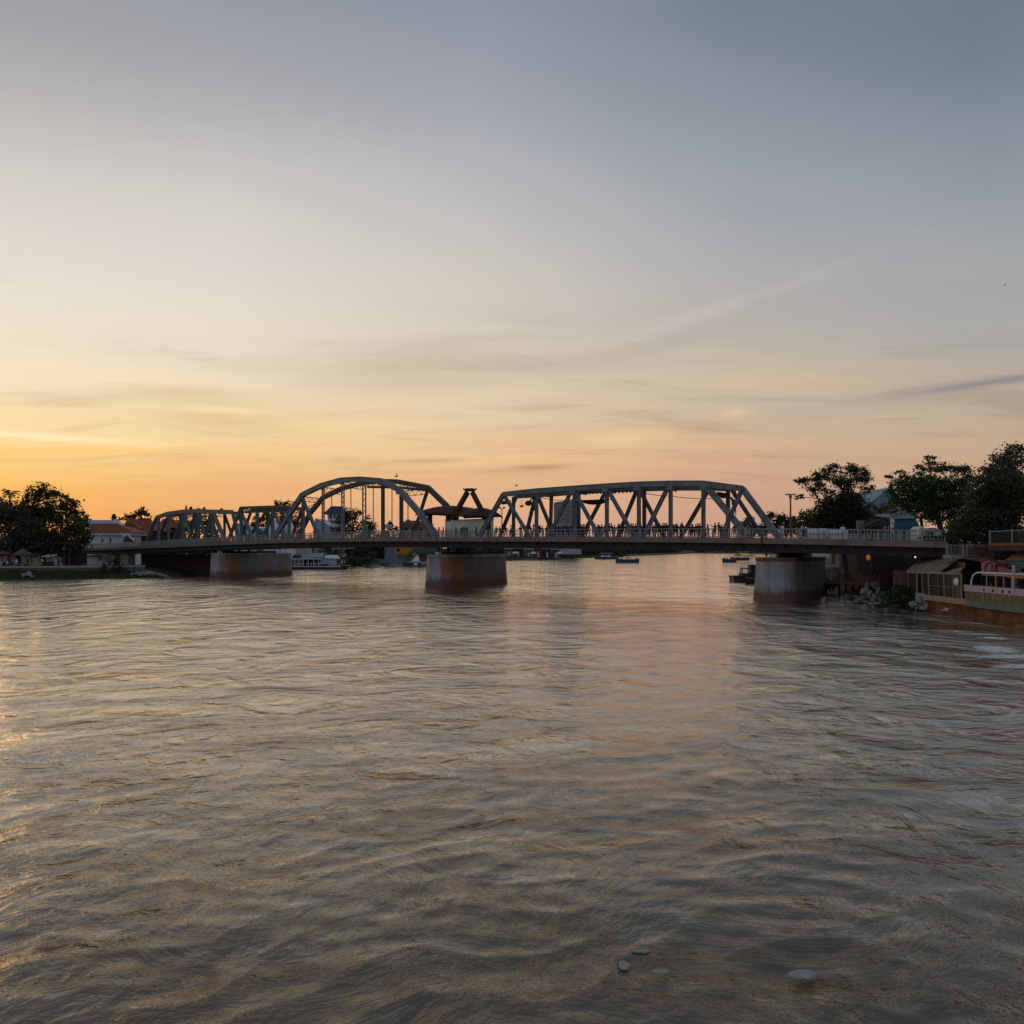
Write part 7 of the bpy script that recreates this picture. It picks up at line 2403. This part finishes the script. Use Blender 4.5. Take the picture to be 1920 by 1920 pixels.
for px in (1474, 1478, 1487, 1490):
    mb = MB(); mb.tube([U(px, 927, D - .1), U(px, 924.8, D - .1)], .05, 5); mb.build('insulator', M['grey'], ca_)
mb = MB(); mb.box(*PB(1480, 929, 1485, 934, D - .35, .2)); mb.build('transformer_box', M['grey'], up)

# ------------------------------------------------------------------ right bank: terrace under the bridge
te = thing('timber_terrace', 'dark timber terrace with posts under the right end of the bridge', 'terrace', (U(1610, 1092, 99).x, 99, 1))
a, b = U(1560, 1090, 99), U(1700, 1091, 94)
zf = 2.05
mb = MB(); mb.prism([(a.x - 1, a.y), (b.x - 3, b.y - 1.2), (b.x - .5, b.y + 6), (a.x + 3, a.y + 7)], zf - .25, zf); mb.build('floor', M['darkwood'], te)
fa, fb = Vector((a.x - 1, a.y - .02, zf - .12)), Vector((b.x - 3, b.y - 1.22, zf - .12))
mb = MB(); mb.beam(fa, fb, .3, .12, (fb - fa).cross(Vector((0, 0, 1))).normalized()); mb.build('edge_board', M['wood'], te)
for i in range(9):
    p = fa.lerp(fb, (i + .5) / 9)
    mb = MB(); mb.beam(Vector((p.x, p.y + .3, .2)), Vector((p.x, p.y + .3, zf - .25)), .2, .2, (0, 1, 0)); mb.build('stilt', M['darkwood'], te)
for i in range(13):
    p = fa.lerp(fb, i / 12)
    if 1545 < 960 + p.x / p.y * F < 1662:
        mb = MB(); mb.beam(Vector((p.x, p.y + .1, zf)), Vector((p.x, p.y + .1, zf + (2.9 if i == 5 else 1.05))), .09, .09, (0, 1, 0)); mb.build('post', M['wood'], te)
mb = MB(); mb.beam(fa.lerp(fb, .25) + Vector((0, .1, 1.15)), fa.lerp(fb, .78) + Vector((0, .1, 1.15)), .09, .08, (0, 1, 0)); mb.build('handrail', M['wood'], te)
mb = MB(); mb.beam(fa.lerp(fb, .25) + Vector((0, .1, .65)), fa.lerp(fb, .78) + Vector((0, .1, .65)), .06, .06, (0, 1, 0)); mb.build('handrail', M['wood'], te)
D = 104
wf = thing('picket_fence', 'pale upright picket fence right of the right pier', 'fence', (U(1555, 1085, D).x, D, 2))
for i in range(9):
    px = 1546 + i * 2.6
    mb = MB(); mb.beam(U(px, 1086, D), U(px, 1067 + (i % 3) * .7, D), .1, .06, (0, 1, 0)); mb.build('picket', M['tarpgrey'], wf)
mb = MB(); mb.beam(U(1544, 1070, D + .08), U(1569, 1070, D + .08), .1, .06, (0, 1, 0)); mb.build('rail', M['tarpgrey'], wf)
aw = thing('awning', 'peach coloured flat awning right of the right pier', 'awning', U(1556, 1063, D + .5))
mb = MB(); mb.slab([U(1543, 1066.5, D - .4), U(1569, 1064.5, D - .4), U(1567, 1059.5, D + 1.8), U(1543, 1059, D + 1.8)], .1); mb.build('sheet', M['beam'], aw)
for px in (1545, 1567):
    mb = MB(); mb.tube([U(px, 1065, D - .2), U(px, 1092, D - .2)], .06, 5); mb.build('post', M['grey'], aw)
for px0, px1, y0, y1, m_, lab in ((1555, 1559, 1036, 1058, 'white', 'narrow white hanging cloth at the left of the orange curtain'), (1559.5, 1565, 1036, 1058, 'orange', 'rust orange curtain hanging under the bridge beside the right pier'),
                                 (1566, 1576, 1038, 1064, 'white', 'wide white hanging cloth right of the orange curtain'), (1579, 1583, 1052, 1076, 'tarpgrey', 'pale narrow board standing right of the white hanging cloths')):
    cu = thing('hanging_cloth', lab, 'curtain', U((px0 + px1) / 2, y1, 106))
    mb = MB()
    vs, fs = [], []
    n = 8
    for i in range(n + 1):
        t = i / n
        for y in (y0, y1):
            q = U(px0 + (px1 - px0) * t, y, 106 + .08 * math.sin(t * 14))
            vs += [q, q + Vector((0, .03, 0))]
    for i in range(n):
        a_ = i * 4
        fs += [(a_, a_ + 2, a_ + 6, a_ + 4), (a_ + 1, a_ + 5, a_ + 7, a_ + 3), (a_, a_ + 4, a_ + 5, a_ + 1), (a_ + 2, a_ + 3, a_ + 7, a_ + 6)]
    fs += [(0, 1, 3, 2), (4 * n, 4 * n + 2, 4 * n + 3, 4 * n + 1)]
    mb.add(vs, fs)
    mb.build('cloth', M[m_], cu)
    mb = MB(); mb.tube([U(px0 - .5, y0, 106), U(px1 + .5, y0, 106)], .04, 5); mb.build('rod', M['darkwood'], cu)
ws = thing('white_tarpaulin', 'crumpled white sheet propped behind the bicycle', 'tarpaulin', U(1586, 1075, 105))
mb = MB(); mb.slab([U(1578, 1077, 104.6), U(1594, 1074, 104.6), U(1590, 1062, 105.5), U(1581, 1059, 105.5)], .06); mb.build('sheet', M['towerpale'], ws)
D = 98.5
bk = thing('bicycle', 'dark bicycle standing on the terrace edge before the white sheet', 'bicycle', (U(1578, 1088, D).x, D, zf))
for px in (1570, 1585):
    c_ = Vector((U(px, 1084, D).x, D, zf + .34))
    mb = MB()
    ring = [c_ + Vector((.33 * math.cos(t * math.pi / 8), 0, .33 * math.sin(t * math.pi / 8))) for t in range(17)]
    mb.tube(ring, .035, 5)
    w_ = mb.build('wheel', M['black'], bk)
    mb = MB()
    for t in range(4):
        e_ = Vector((math.cos(t * math.pi / 4), 0, math.sin(t * math.pi / 4))) * .32
        mb.tube([c_ - e_, c_ + e_], .008, 4)
    tag(mb.build('spoke', M['grey'], w_), 'wire spokes', kind='stuff')
xa, xb = U(1570, 1084, D).x, U(1585, 1084, D).x
mb = MB(); mb.tube([(xa, D, zf + .34), (xa + .35, D, zf + .85), (xb - .2, D, zf + .9), (xa + .45, D, zf + .33), (xa, D, zf + .34)], .025, 5); mb.tube([(xb, D, zf + .34), (xb - .22, D, zf + 1.05)], .025, 5); mb.build('frame', M['black'], bk)
mb = MB(); mb.box((xa + .2, D - .07, zf + .93), (xa + .5, D + .07, zf + .99)); mb.build('saddle', M['black'], bk)
mb = MB(); mb.tube([(xb - .22, D - .28, zf + 1.08), (xb - .22, D + .28, zf + 1.08)], .02, 5); mb.build('handlebar', M['black'], bk)
ln_ = thing('paper_lantern', 'glowing orange lantern hanging in the dark under the bridge', 'lantern', U(1628, 1050, 99))
mb = MB(); mb.ball(U(1628, 1045, 99), (.24, .24, .36), 8, 10); mb.build('shade', M['lampglow'], ln_, smooth=True)
mb = MB(); mb.tube([U(1628, 1038.5, 99), U(1628, 1030, 99)], .02, 4); mb.build('cord', M['black'], ln_)
bl_ = thing('lamp_bulb', 'small warm bulb above the left corner of the brown shed roof', 'lamp', U(1716, 1045, 86))
mb = MB(); mb.tube([U(1716, 1046, 86), U(1716, 1043, 86), U(1716, 1039, 86)], [.06, .085, .05], 8); mb.build('bulb', M['bulb'], bl_)
mb = MB(); mb.tube([U(1716, 1039, 86), U(1716, 1033, 86)], .03, 4); mb.build('cord', M['black'], bl_)
ground_person(1641, 100, zf, 3.0, 0, 'cl_brown', 'cl_black', 'person in brown in the dark below the orange lantern')
for px, m_, lab in ((1616.5, 'orange', 'orange wooden stool left of the shorter one on the terrace'), (1626.5, 'beam', 'tan wooden stool right of the orange one on the terrace')):
    p = Vector((U(px, 1088, 97.2).x, 97.2, zf))
    sl = thing('stool', lab, 'stool', p)
    mb = MB(); mb.box(p + Vector((-.2, -.2, .62)), p + Vector((.2, .2, .68))); mb.build('seat', M[m_], sl)
    for ax_ in (-.15, .15):
        for ay_ in (-.15, .15):
            mb = MB(); mb.beam(p + Vector((ax_, ay_, 0)), p + Vector((ax_, ay_, .62)), .06, .06, (0, 1, 0)); mb.build('leg', M[m_], sl)
bf = thing('board_fence', 'weathered brown board fence between the rocks and the brown shed', 'fence', (U(1690, 1092, 84).x, 84, 1.5))
D = 85
for i in range(9):
    mb = MB()
    y = 1070 + i * 3.0
    mb.box(*PB(1676, y, 1701, y + 2.7, D + rnd.uniform(0, .05), .07))
    mb.build('board', M['wood'], bf)
for px in (1677, 1699):
    part_box('post', px - .8, 1069, px + .8, 1104, D + .13, .12, M['wood'], bf)
bf = thing('board_fence', 'darker low board fence left of the weathered board fence', 'fence', (U(1660, 1090, 90).x, 90, 1.5))
for i in range(7):
    mb = MB()
    y = 1080 + i * 3.0
    mb.box(*PB(1648, y, 1675.5, y + 2.7, 88 + rnd.uniform(0, .05), .07))
    mb.build('board', M['darkwood'], bf)
for px in (1648.5, 1674):
    part_box('post', px - .8, 1079, px + .8, 1104, 88.15, .12, M['wood'], bf)

# ------------------------------------------------------------------ right bank: river wall and restaurant
XW = 40.0
def RW(px, py, x=XW):
    d = x * F / (px - 960)
    return U(px, py, d)
rw = thing('rusty_river_wall', 'rust stained wall with a tan coping beam below the riverside restaurant', 'retaining wall', (XW, 66, 0))
mb = MB(); mb.prism([(XW, 50), (XW + 8, 50), (XW + 8, 77.4), (XW, 77.4)], -1.2, 1.12); mb.build('wall', M['rustwall'], rw)
y0, y1 = RW(1735, 1110).y, RW(1816, 1110).y
mb = MB(); mb.box((XW - .22, y1, 1.123), (XW + .3, y0, 1.62)); mb.build('coping_beam', M['beam'], rw)
mb = MB(); mb.prism([(XW - .05, 77.5), (XW + .55, 77.5), (XW + .55, 79.2), (XW - .05, 79.2)], -1, 1.7); mb.build('end_pillar', M['concrete'], rw)
fl_ = thing('restaurant_floor', 'timber floor of the riverside restaurant behind the tan beam', 'deck', (44, 66, 1.1))
mb = MB(); mb.box((XW + .31, 50, 1.123), (XW + 6.4, 80, 1.40)); mb.build('floor', M['darkwood'], fl_)

shed = thing('restaurant_shed', 'brown sheet roofed restaurant shed with glazed front over the rusty wall', 'shed', (XW + 2, 76, 1.4))
e0, e1 = RW(1700, 1071), RW(1748, 1073)
r0, r1 = RW(1727, 1047, 45.2), RW(1810, 1040.5, 45.2)
e1 = RW(1760, 1074.5)
# roof sheets laid side by side
n = 11
for i in range(n):
    t0, t1 = i / n, (i + .97) / n
    q = [e0.lerp(e1, t0), e0.lerp(e1, t1), r0.lerp(r1, t1), r0.lerp(r1, t0)]
    dz = Vector((0, 0, .03 * (i % 2) + rnd.uniform(0, .03)))
    mb = MB(); mb.slab([v + dz for v in q], .05)
    a_, b_ = q[0].lerp(q[1], .5) + dz, q[3].lerp(q[2], .5) + dz
    mb.beam(a_ + Vector((0, 0, .07)), b_ + Vector((0, 0, .07)), .06, .05, Vector((0, 1, 0)))
    mb.build('roof_sheet', M['shedroof'], shed)
mb = MB(); mb.beam(e0 + Vector((.05, 0, -.1)), RW(1801, 1075.5) + Vector((.05, 0, -.02)), .16, .12, (1, 0, 0)); mb.build('eave_beam', M['beam'], shed)
q = [r0, r1, r1 + Vector((3.2, 0, -1.3)), r0 + Vector((3.2, 0, -1.3))]
mb = MB(); mb.slab(q, .06); mb.build('back_roof', M['shedroof'], shed)
pxs = [1701, 1717, 1727, 1739, 1757, 1768, 1785, 1800]
for i, px in enumerate(pxs):
    t = RW(px, 1073.5)
    b_ = RW(px + 1.5, 1112)
    mb = MB(); mb.beam(Vector((XW + .1, b_.y, 1.35)), Vector((XW + .1, t.y, 3.72)), .11, .11, (1, 0, 0)); mb.build('post', M['beam'] if i % 2 else M['wood'], shed)
for a_, b_ in zip(pxs[:-1], pxs[1:]):
    ya, yb = RW(b_, 1090).y + .09, RW(a_, 1090).y - .09
    if a_ in (1717,):
        continue
    mb = MB(); mb.box((XW + .12, ya, 1.64 if a_ >= 1735 else 1.4), (XW + .15, yb, 3.66)); mb.build('glass_pane', M['glass'], shed)
mb = MB(); mb.box((XW + .05, RW(1800, 1090).y, 2.5), (XW + .18, RW(1739, 1090).y, 2.56)); mb.build('glazing_bar', M['wood'], shed)
# back wall and gable boards
mb = MB(); mb.box((XW + 4.9, 68, 1.40), (XW + 5.05, 84, 4.0)); mb.build('back_wall', M['darkwood'], shed)
for i in range(6):
    mb = MB(); x = 1777 + i * 5.5
    p, q_ = RW(x, 1062, 43.5), RW(x + 5.1, 1051, 43.5)
    mb.beam(Vector(((p.x), (p.y + q_.y) / 2, p.z)), Vector((p.x, (p.y + q_.y) / 2, q_.z - .04 * i)), abs(p.y - q_.y), .08, (1, 0, 0)); mb.build('gable_board', M['grey'] if i < 3 else M['orange'], shed)
mb = MB(); mb.slab([RW(1768, 1075, 41.0), RW(1800, 1073, 41.2), RW(1812, 1061, 43.8), RW(1782, 1066, 43.6)], .06); mb.build('lower_roof', M['shedroof'], shed)
lw = thing('white_bag', 'white bag hanging inside the last glazed bay of the brown shed', 'bag', RW(1795, 1099))
c_ = RW(1793, 1091, XW - .12)
mb = MB(); mb.ball(c_, (.16, .36, .36), 7, 10, .08, random.Random(2)); mb.build('bag', M['white'], lw)
mb = MB(); mb.tube([c_ + Vector((0, 0, .3)), c_ + Vector((.1, 0, 1.1))], .02, 4); mb.build('strap', M['grey'], lw)
bt = thing('blue_barrel', 'blue water barrel between the brown shed and the lilac balcony', 'barrel', (XW + .8, RW(1808, 1100).y, 1.4))
c_ = Vector((XW + .8, RW(1809, 1100).y, 1.4))
mb = MB(); mb.tube([c_, c_ + Vector((0, 0, .15)), c_ + Vector((0, 0, .6)), c_ + Vector((0, 0, 1.05)), c_ + Vector((0, 0, 1.15))], [.28, .32, .34, .32, .28], 12); mb.build('drum', M['hull'], bt)
mb = MB(); mb.tube([c_ + Vector((0, 0, 1.152)), c_ + Vector((0, 0, 1.2))], .29, 12); mb.build('lid', M['blueroof'], bt)

# lilac balcony with olive panes and sage skirting
bal = thing('balcony', 'lilac topped balcony with olive panes hanging over the river wall at right', 'balcony', (XW, 62, 1.1))
yb0, yb1 = 52.0, RW(1815, 1100).y
XB = XW - .25
mb = MB(); mb.box((XB - .06, yb0, 2.36), (XB + .06, yb1 + .1, 2.90)); lb = mb.build('lilac_board', M['lilac'], bal)
mb = MB(); mb.box((XB - .04, yb0, 1.02), (XB + .10, yb1, 1.55)); mb.build('sage_skirting', M['sagegreen'], bal)
mb = MB(); mb.box((XB + .11, yb0, .95), (XW + .3, yb1, 1.10)); mb.build('floor_edge', M['girder'], bal)
px_posts = [1817, 1851, 1870.5, 1901, 1930, 1960]
for a_, b_ in zip(px_posts[:-1], px_posts[1:]):
    ya, yb = XW * F / (b_ - 960) + .05, XW * F / (a_ - 960) - .05
    mb = MB(); mb.box((XB - .01, ya, 1.553), (XB + .03, yb, 2.357)); pn = mb.build('olive_pane', M['olivepane'], bal)
    yc = (ya + yb) / 2
    mb = MB()
    for q2_, r_ in ((-.35, .18), (.25, .24)):
        ring = [Vector((XB - .04, yc + q2_ + r_ * math.cos(t * .52), 1.95 + r_ * math.sin(t * .52))) for t in range(10)]
        mb.tube(ring, .025, 4)
    tag(mb.build('gold_scroll', M['gold'], pn), 'faint gold scroll motifs', kind='stuff')
for px in px_posts:
    y = XW * F / (px - 960)
    mb = MB(); mb.beam((XB - .05, y, 1.56), (XB - .05, y, 2.36), .07, .06, (1, 0, 0)); mb.build('pane_post', M['tarpgrey'], bal)
mb = MB()
for px in (1852, 1869, 1887, 1900):
    y = XW * F / (px - 960)
    mb.beam((XB - .085, y, 2.54), (XB - .085, y, 2.72), .14, .04, (1, 0, 0))
    mb.beam((XB - .085, y + .05, 2.5), (XB - .085, y - .12, 2.6), .09, .04, (1, 0, 0))
tag(mb.build('dark_emblem', M['cl_char'], lb), 'small dark emblems on the lilac board', kind='stuff')
# metal pavilion frame over the balcony
fr = thing('arched_frame', 'pale arched metal frame with posts over the lilac balcony', 'canopy frame', (XW, 64, 1.2))
y_l, y_r = XW * F / (1820 - 960), 52.0
zt = 4.02
pts = [Vector((XW + .05, y_l, 1.15)), Vector((XW + .05, y_l, 3.2)), Vector((XW + .05, y_l - .25, 3.7)), Vector((XW + .05, y_l - .8, 3.98)), Vector((XW + .05, y_l - 1.5, zt)), Vector((XW + .05, y_r, zt))]
mb = MB(); mb.tube(pts, .07, 7); mb.build('arched_tube', M['white'], fr)
mb = MB(); mb.tube([p + Vector((2.4, .1, 0)) for p in pts], .07, 7); mb.build('arched_tube', M['tarpgrey'], fr)
for px, m_ in ((1849, 'tarpgrey'), (1866, 'orange'), (1881, 'tarpgrey'), (1896, 'tarpgrey'), (1930, 'tarpgrey')):
    y = XW * F / (px - 960)
    mb = MB(); mb.tube([(XW + .05, y, 1.2), (XW + .05, y, zt)], .05, 6); mb.build('post', M[m_], fr)
y = XW * F / (1901 - 960)
mb = MB(); mb.beam((XW - .02, y, 1.15), (XW - .02, y, 4.75), .2, .14, (1, 0, 0)); mb.build('main_post', M['lilac'], fr)
mb = MB(); mb.box((XW - .05, y_r, 3.72), (XW + .12, XW * F / (1890 - 960), 3.90)); mb.build('yellow_beam', M['yellow'], fr)
mb = MB(); mb.box((XW - .05, XW * F / (1890 - 960) + .01, 3.80), (XW + .12, XW * F / (1842 - 960), 3.93)); mb.build('orange_beam', M['beam'], fr)
bw = thing('back_screen', 'dark back wall with faint windows behind the balcony diners', 'screen wall', (XW + 5, 62, 1.4))
mb = MB(); mb.box((XW + 4.6, 52, 1.42), (XW + 4.7, 67.5, 4.3)); mb.build('wall', M['darkwood'], bw)
for i in range(4):
    mb = MB(); mb.box((XW + 4.55, 54 + i * 3.2, 2.2), (XW + 4.598, 56.2 + i * 3.2, 3.7)); mb.build('window', M['grey'], bw)
for i, px in enumerate((1848, 1858, 1874, 1884, 1893, 1908)):
    y = (XW + 1.6) * F / (px - 960)
    person(Vector((XW + 1.6, y, 1.40)), rnd.uniform(0, 6), [4, 0, 4, 0, 4, 0][i], M[['cl_black', 'cl_brown', 'cl_navy', 'cl_black', 'cl_char', 'cl_black'][i]], M['cl_black'], ['first', 'second', 'third', 'fourth', 'fifth', 'sixth'][i] + ' dark diner from the left behind the lilac balcony', 'diners behind the balcony', i % 2 == 0)
for i, px in enumerate((1862, 1890)):
    y = (XW + 1.0) * F / (px - 960)
    tb_ = thing('table', 'dark dining table behind the lilac balcony, ' + ('left one' if i == 0 else 'right one'), 'table', (XW + 1.0, y, 1.4))
    mb = MB(); mb.box((XW + .6, y - .5, 2.10), (XW + 1.4, y + .5, 2.15)); mb.build('tabletop', M['darkwood'], tb_)
    for dx in (.65, 1.35):
        for dy in (-.45, .45):
            mb = MB(); mb.box((XW + dx - .03, y + dy - .03, 1.40), (XW + dx + .03, y + dy + .03, 2.10)); mb.build('leg', M['darkwood'], tb_)

# pink pavilion, plum roof, green and brown roofs
pk = thing('pink_pavilion', 'faded pink panelled pavilion with plum sheet roof above the balcony', 'pavilion', (XW + 2.2, 66, 4))
X2 = 42.0
def R2(px, py, x=X2):
    return U(px, py, x * F / (px - 960))
mb = MB()
a_ = [R2(1840, 1077), R2(1861, 1079), R2(1872, 1057), R2(1866, 1050), R2(1853, 1050), R2(1840, 1055)]
mb.add(a_ + [p + Vector((.8, 0, 0)) for p in a_], [tuple(range(6)), tuple(range(6, 12))[::-1]] + [(i, 6 + i, 6 + (i + 1) % 6, (i + 1) % 6) for i in range(6)]); mb.build('pink_panel', M['pink'], pk)
mb = MB()
a_ = [R2(1861.3, 1079), R2(1871, 1079), R2(1871, 1062), R2(1868, 1056)]
mb.add(a_ + [p + Vector((.8, 0, 0)) for p in a_], [(0, 1, 2, 3), (7, 6, 5, 4)] + [(i, 4 + i, 4 + (i + 1) % 4, (i + 1) % 4) for i in range(4)]); mb.build('plum_panel', M['purple'], pk)
mb = MB()
a_ = [R2(1871.5, 1079), R2(1897, 1080.5), R2(1897, 1066.5), R2(1872, 1062.5)]
mb.add(a_ + [p + Vector((.8, 0, 0)) for p in a_], [(0, 1, 2, 3), (7, 6, 5, 4)] + [(i, 4 + i, 4 + (i + 1) % 4, (i + 1) % 4) for i in range(4)]); mb.build('pink_board', M['pink'], pk)
mb = MB(); mb.tube([R2(1846, 1076, 41.95), R2(1847, 1064, 41.95), R2(1850, 1056, 41.95), R2(1856, 1054, 41.95), R2(1860, 1060, 41.95), R2(1859, 1076, 41.95)], .05, 5); mb.build('oval_trim', M['purple'], pk)
mb = MB(); mb.slab([R2(1806, 1047, 42.2), R2(1843, 1054, 42.2), R2(1856, 1048, 43.6), R2(1850, 1041.5, 45), R2(1809, 1042, 45)], .08); mb.build('plum_roof', M['purple'], pk)
mb = MB(); mb.beam(R2(1851, 1046, 41.7), R2(1893, 1065.5, 41.7), .16, .3, (1, 0, 0)); mb.build('sloping_beam', M['darkwood'], pk)
for px in (1841.5, 1872, 1896.5):
    p = R2(px, 1078, 42.3)
    mb = MB(); mb.beam(Vector((p.x, p.y, 1.40)), p, .12, .12, (1, 0, 0)); mb.build('post', M['darkwood'], pk)
gn = thing('green_awning_stall', 'stall with brown gable roof and teal valance at the right edge', 'stall', (44, 68, 4))
X3 = 43.0
mb = MB(); mb.slab([R2(1886, 1051.5, X3), R2(1960, 1051.5, X3), R2(1960, 1028, X3 + 2.5), R2(1918, 1030, X3 + 2.5)], .1); mb.build('roof', M['brick'], gn)
p, q_ = R2(1886, 1065, X3 - .06), R2(1960, 1051.8, X3 - .06)
mb = MB(); mb.box((X3 - .1, q_.y, R2(1890, 1065, X3).z), (X3 - .02, p.y, R2(1890, 1052.6, X3).z)); mb.build('valance', M['tealpanel'], gn)
for px in (1888, 1915, 1950):
    y = X3 * F / (px - 960)
    mb = MB(); mb.beam((X3 + .1, y, 1.4), (X3 + .1, y, 4.6), .12, .12, (1, 0, 0)); mb.build('post', M['darkwood'], gn)

# upper terrace and stair railing
ut = thing('upper_terrace', 'upper terrace with orange edge beam and thin railing under the huge tree', 'terrace', (43.5, 69, 6))
D0, D1 = 72.5, 58.0
xs0 = U(1858, 1021, D0).x
mb = MB(); mb.prism([(xs0, D0), (44.5, D0 + 6), (46.4, D0 + 6), (46.4, D1), (42.5, D1)], 6.16, 6.40); mb.build('slab', M['darkstone'], ut)
pa, pb = Vector((xs0 - .1, D0, 6.44)), Vector((42.4, D1, 6.44))
sdv = (pb - pa).cross(Vector((0, 0, 1))).normalized()
mb = MB(); mb.beam(pa, pb, .24, .2, sdv); mb.build('edge_beam', M['rustbeam'], ut)
mb = MB(); mb.beam(pa - Vector((0, 0, .35)), pb - Vector((0, 0, .35)), .4, .14, sdv); mb.build('lower_beam', M['darkstone'], ut)
mb = MB()
for i in range(44):
    p = pa.lerp(pb, i / 43)
    mb.beam(p + Vector((0, 0, .12)), p + Vector((0, 0, 1.15)), .03, .03, sdv)
tag(mb.build('railing_bar', M['steel_dark'], ut), 'thin upright bars of the terrace railing', kind='stuff')
mb = MB()
mb.beam(pa + Vector((0, 0, 1.17)), pb + Vector((0, 0, 1.17)), .06, .06, sdv)
mb.build('handrail', M['rail'], ut)
for i in range(5):
    p = pa.lerp(pb, i / 4)
    mb = MB(); mb.beam(p + Vector((0, 0, .12)), p + Vector((0, 0, 1.3)), .09, .09, sdv); mb.build('post', M['rail'], ut)
for x_, y_ in ((43.2, 70.5), (43.4, 65), (43.6, 60)):
    mb = MB(); mb.beam((x_ + 1.4, y_, 1.4), (x_ + 1.4, y_, 6.157), .22, .22, (0, 1, 0)); mb.build('support_post', M['grey'], ut)

sr = thing('stair_railing', 'grey barred railing running down from the bridge end to the restaurant', 'railing', U(1830, 1050, 76))
D = 77
def bars(pl, px0, px1, t0, t1, b0, b1, d, step, top_m):
    mb = MB()
    n_ = int((px1 - px0) / step)
    for i in range(n_ + 1):
        t = i / n_
        px = px0 + (px1 - px0) * t
        mb.beam(U(px, b0 + (b1 - b0) * t, d), U(px, t0 + (t1 - t0) * t, d), .035, .035, (0, 1, 0))
    tag(mb.build('railing_bar', M['rail'], sr), 'thin upright bars', kind='stuff')
    for a_, b_ in ((t0, t1), (b0, b1)):
        mb = MB(); mb.beam(U(px0, a_, d), U(px1, b_, d), .08, .07, (0, 1, 0)); mb.build('handrail', top_m, sr)
bars(sr, 1775, 1806, 1022, 1022.5, 1040, 1040.5, D, 3.0, M['beam'])
bars(sr, 1814, 1860, 1021.5, 1023, 1040.5, 1046, D - .5, 3.0, M['rail'])
bars(sr, 1862, 1884, 1029, 1038, 1050, 1063, D - 1, 3.0, M['rail'])
for px, y0_, y1_, m_ in ((1775, 1021, 1041, 'rail'), (1806.5, 1021, 1041, 'beam'), (1812.5, 1021, 1043, 'beam'), (1861, 1024, 1050, 'rail'), (1884.5, 1036, 1064, 'rail')):
    mb = MB(); mb.beam(U(px, y1_ + 3, D - .6), U(px, y0_, D - .6), .11, .11, (0, 1, 0)); mb.build('post', M[m_], sr)
mb = MB(); mb.beam(U(1775, 1043.5, D + .4), U(1862, 1049, D + .4), .3, 1.4, (0, 1, 0)); mb.beam(U(1862, 1049.5, D + .4), U(1886, 1066, D + .4), .3, 1.4, (0, 1, 0)); mb.build('stair_string', M['concrete'], sr)

# ------------------------------------------------------------------ things afloat
def float_blob(px, py, w, h_, label, group, m, name='floating_debris', cat='debris', seed=0):
    d = HC * F / (py - HY)
    c_ = Vector((U(px, py, d).x, d, .05))
    k = mpp(d)
    rn = random.Random(seed)
    mb = MB()
    n = 11
    ph = rn.uniform(0, 6)
    vs = []
    out = [(1 + .22 * math.sin(2 * t * 2 * math.pi / n + ph) + rn.uniform(-.26, .26)) for t in range(n)]
    ry = h_ * k / 2 * (d / HC)
    zs = min(1.0, w * k * 2.2)
    for s_, z in ((.7, -.06), (1, -.035), (.97, -.004), (.75, .008)):
        vs += [c_ + Vector((w * k / 2 * s_ * out[i] * math.cos(2 * math.pi * i / n), ry * s_ * out[i] * math.sin(2 * math.pi * i / n), z * zs)) for i in range(n)]
    fs = [(a * n + i, a * n + (i + 1) % n, (a + 1) * n + (i + 1) % n, (a + 1) * n + i) for a in range(3) for i in range(n)] + [tuple(range(n))[::-1], tuple(3 * n + i for i in range(n))]
    mb.add(vs, fs)
    o = mb.build(name, m)
    return tag(o, label, cat, group)
float_blob(1503, 1832, 42, 20, 'largest pale flat piece of foam floating at lower right', None, M['foam'], seed=1)
float_blob(1171, 1815, 24, 14, 'rounded pale piece of foam floating left of the largest one', None, M['foam'], seed=2)
float_blob(1202, 1788, 30, 7, 'thin pale sliver floating above the rounded piece of foam', None, M['foam'], seed=3)
float_blob(1241, 1826, 26, 12, 'dull pale patch floating between the two pale foam pieces', None, M['foam'], seed=4)
for px, py in ((1885, 1797), (1891, 1798), (1897, 1799), (1902, 1797), (1909, 1806), (1912, 1808), (1880, 1768), (1908, 1832), (1912, 1830), (1883, 1717)):
    float_blob(px, py, rnd.uniform(4, 7), rnd.uniform(2.5, 4), 'tiny copper coloured leaf floating at the lower right edge', 'floating leaves at lower right', M['copper'], 'floating_leaf', 'leaf', int(px))
lg = thing('driftwood', 'thin dark forked branch drifting at the left below the promenade', 'branch', U(85, 1161, HC * F / 131))
d = HC * F / 131
mb = MB(); mb.tube([U(62, 1163, d), U(85, 1160.5, d), U(112, 1157.5, d)], [.03, .07, .03], 6); mb.build('branch', M['bark'], lg)
mb = MB(); mb.tube([U(85, 1160.5, d), U(100, 1162.5, d), U(111, 1162, d)], [.05, .04, .02], 6); mb.build('twig', M['bark'], lg)
br = thing('white_plank', 'white plank end jutting from the wall at the right edge', 'plank', RW(1910, 1182))
mb = MB(); mb.beam(RW(1907, 1178.5, 39.4), RW(1935, 1188, 39.4), .16, .5, (1, 0, 0)); mb.build('plank', M['white'], br)
mb = MB(); mb.beam(RW(1909, 1176, 39.6), RW(1935, 1182, 39.6), .5, .4, (1, 0, 0)); mb.build('block', M['brick'], br)
bird('white egret standing at the foot of the rubble by the restaurant wall', RW(1775, 1144, 39.7), .5, .3, None, 'white')
bpy.data.objects['bird.003'].name = 'egret'
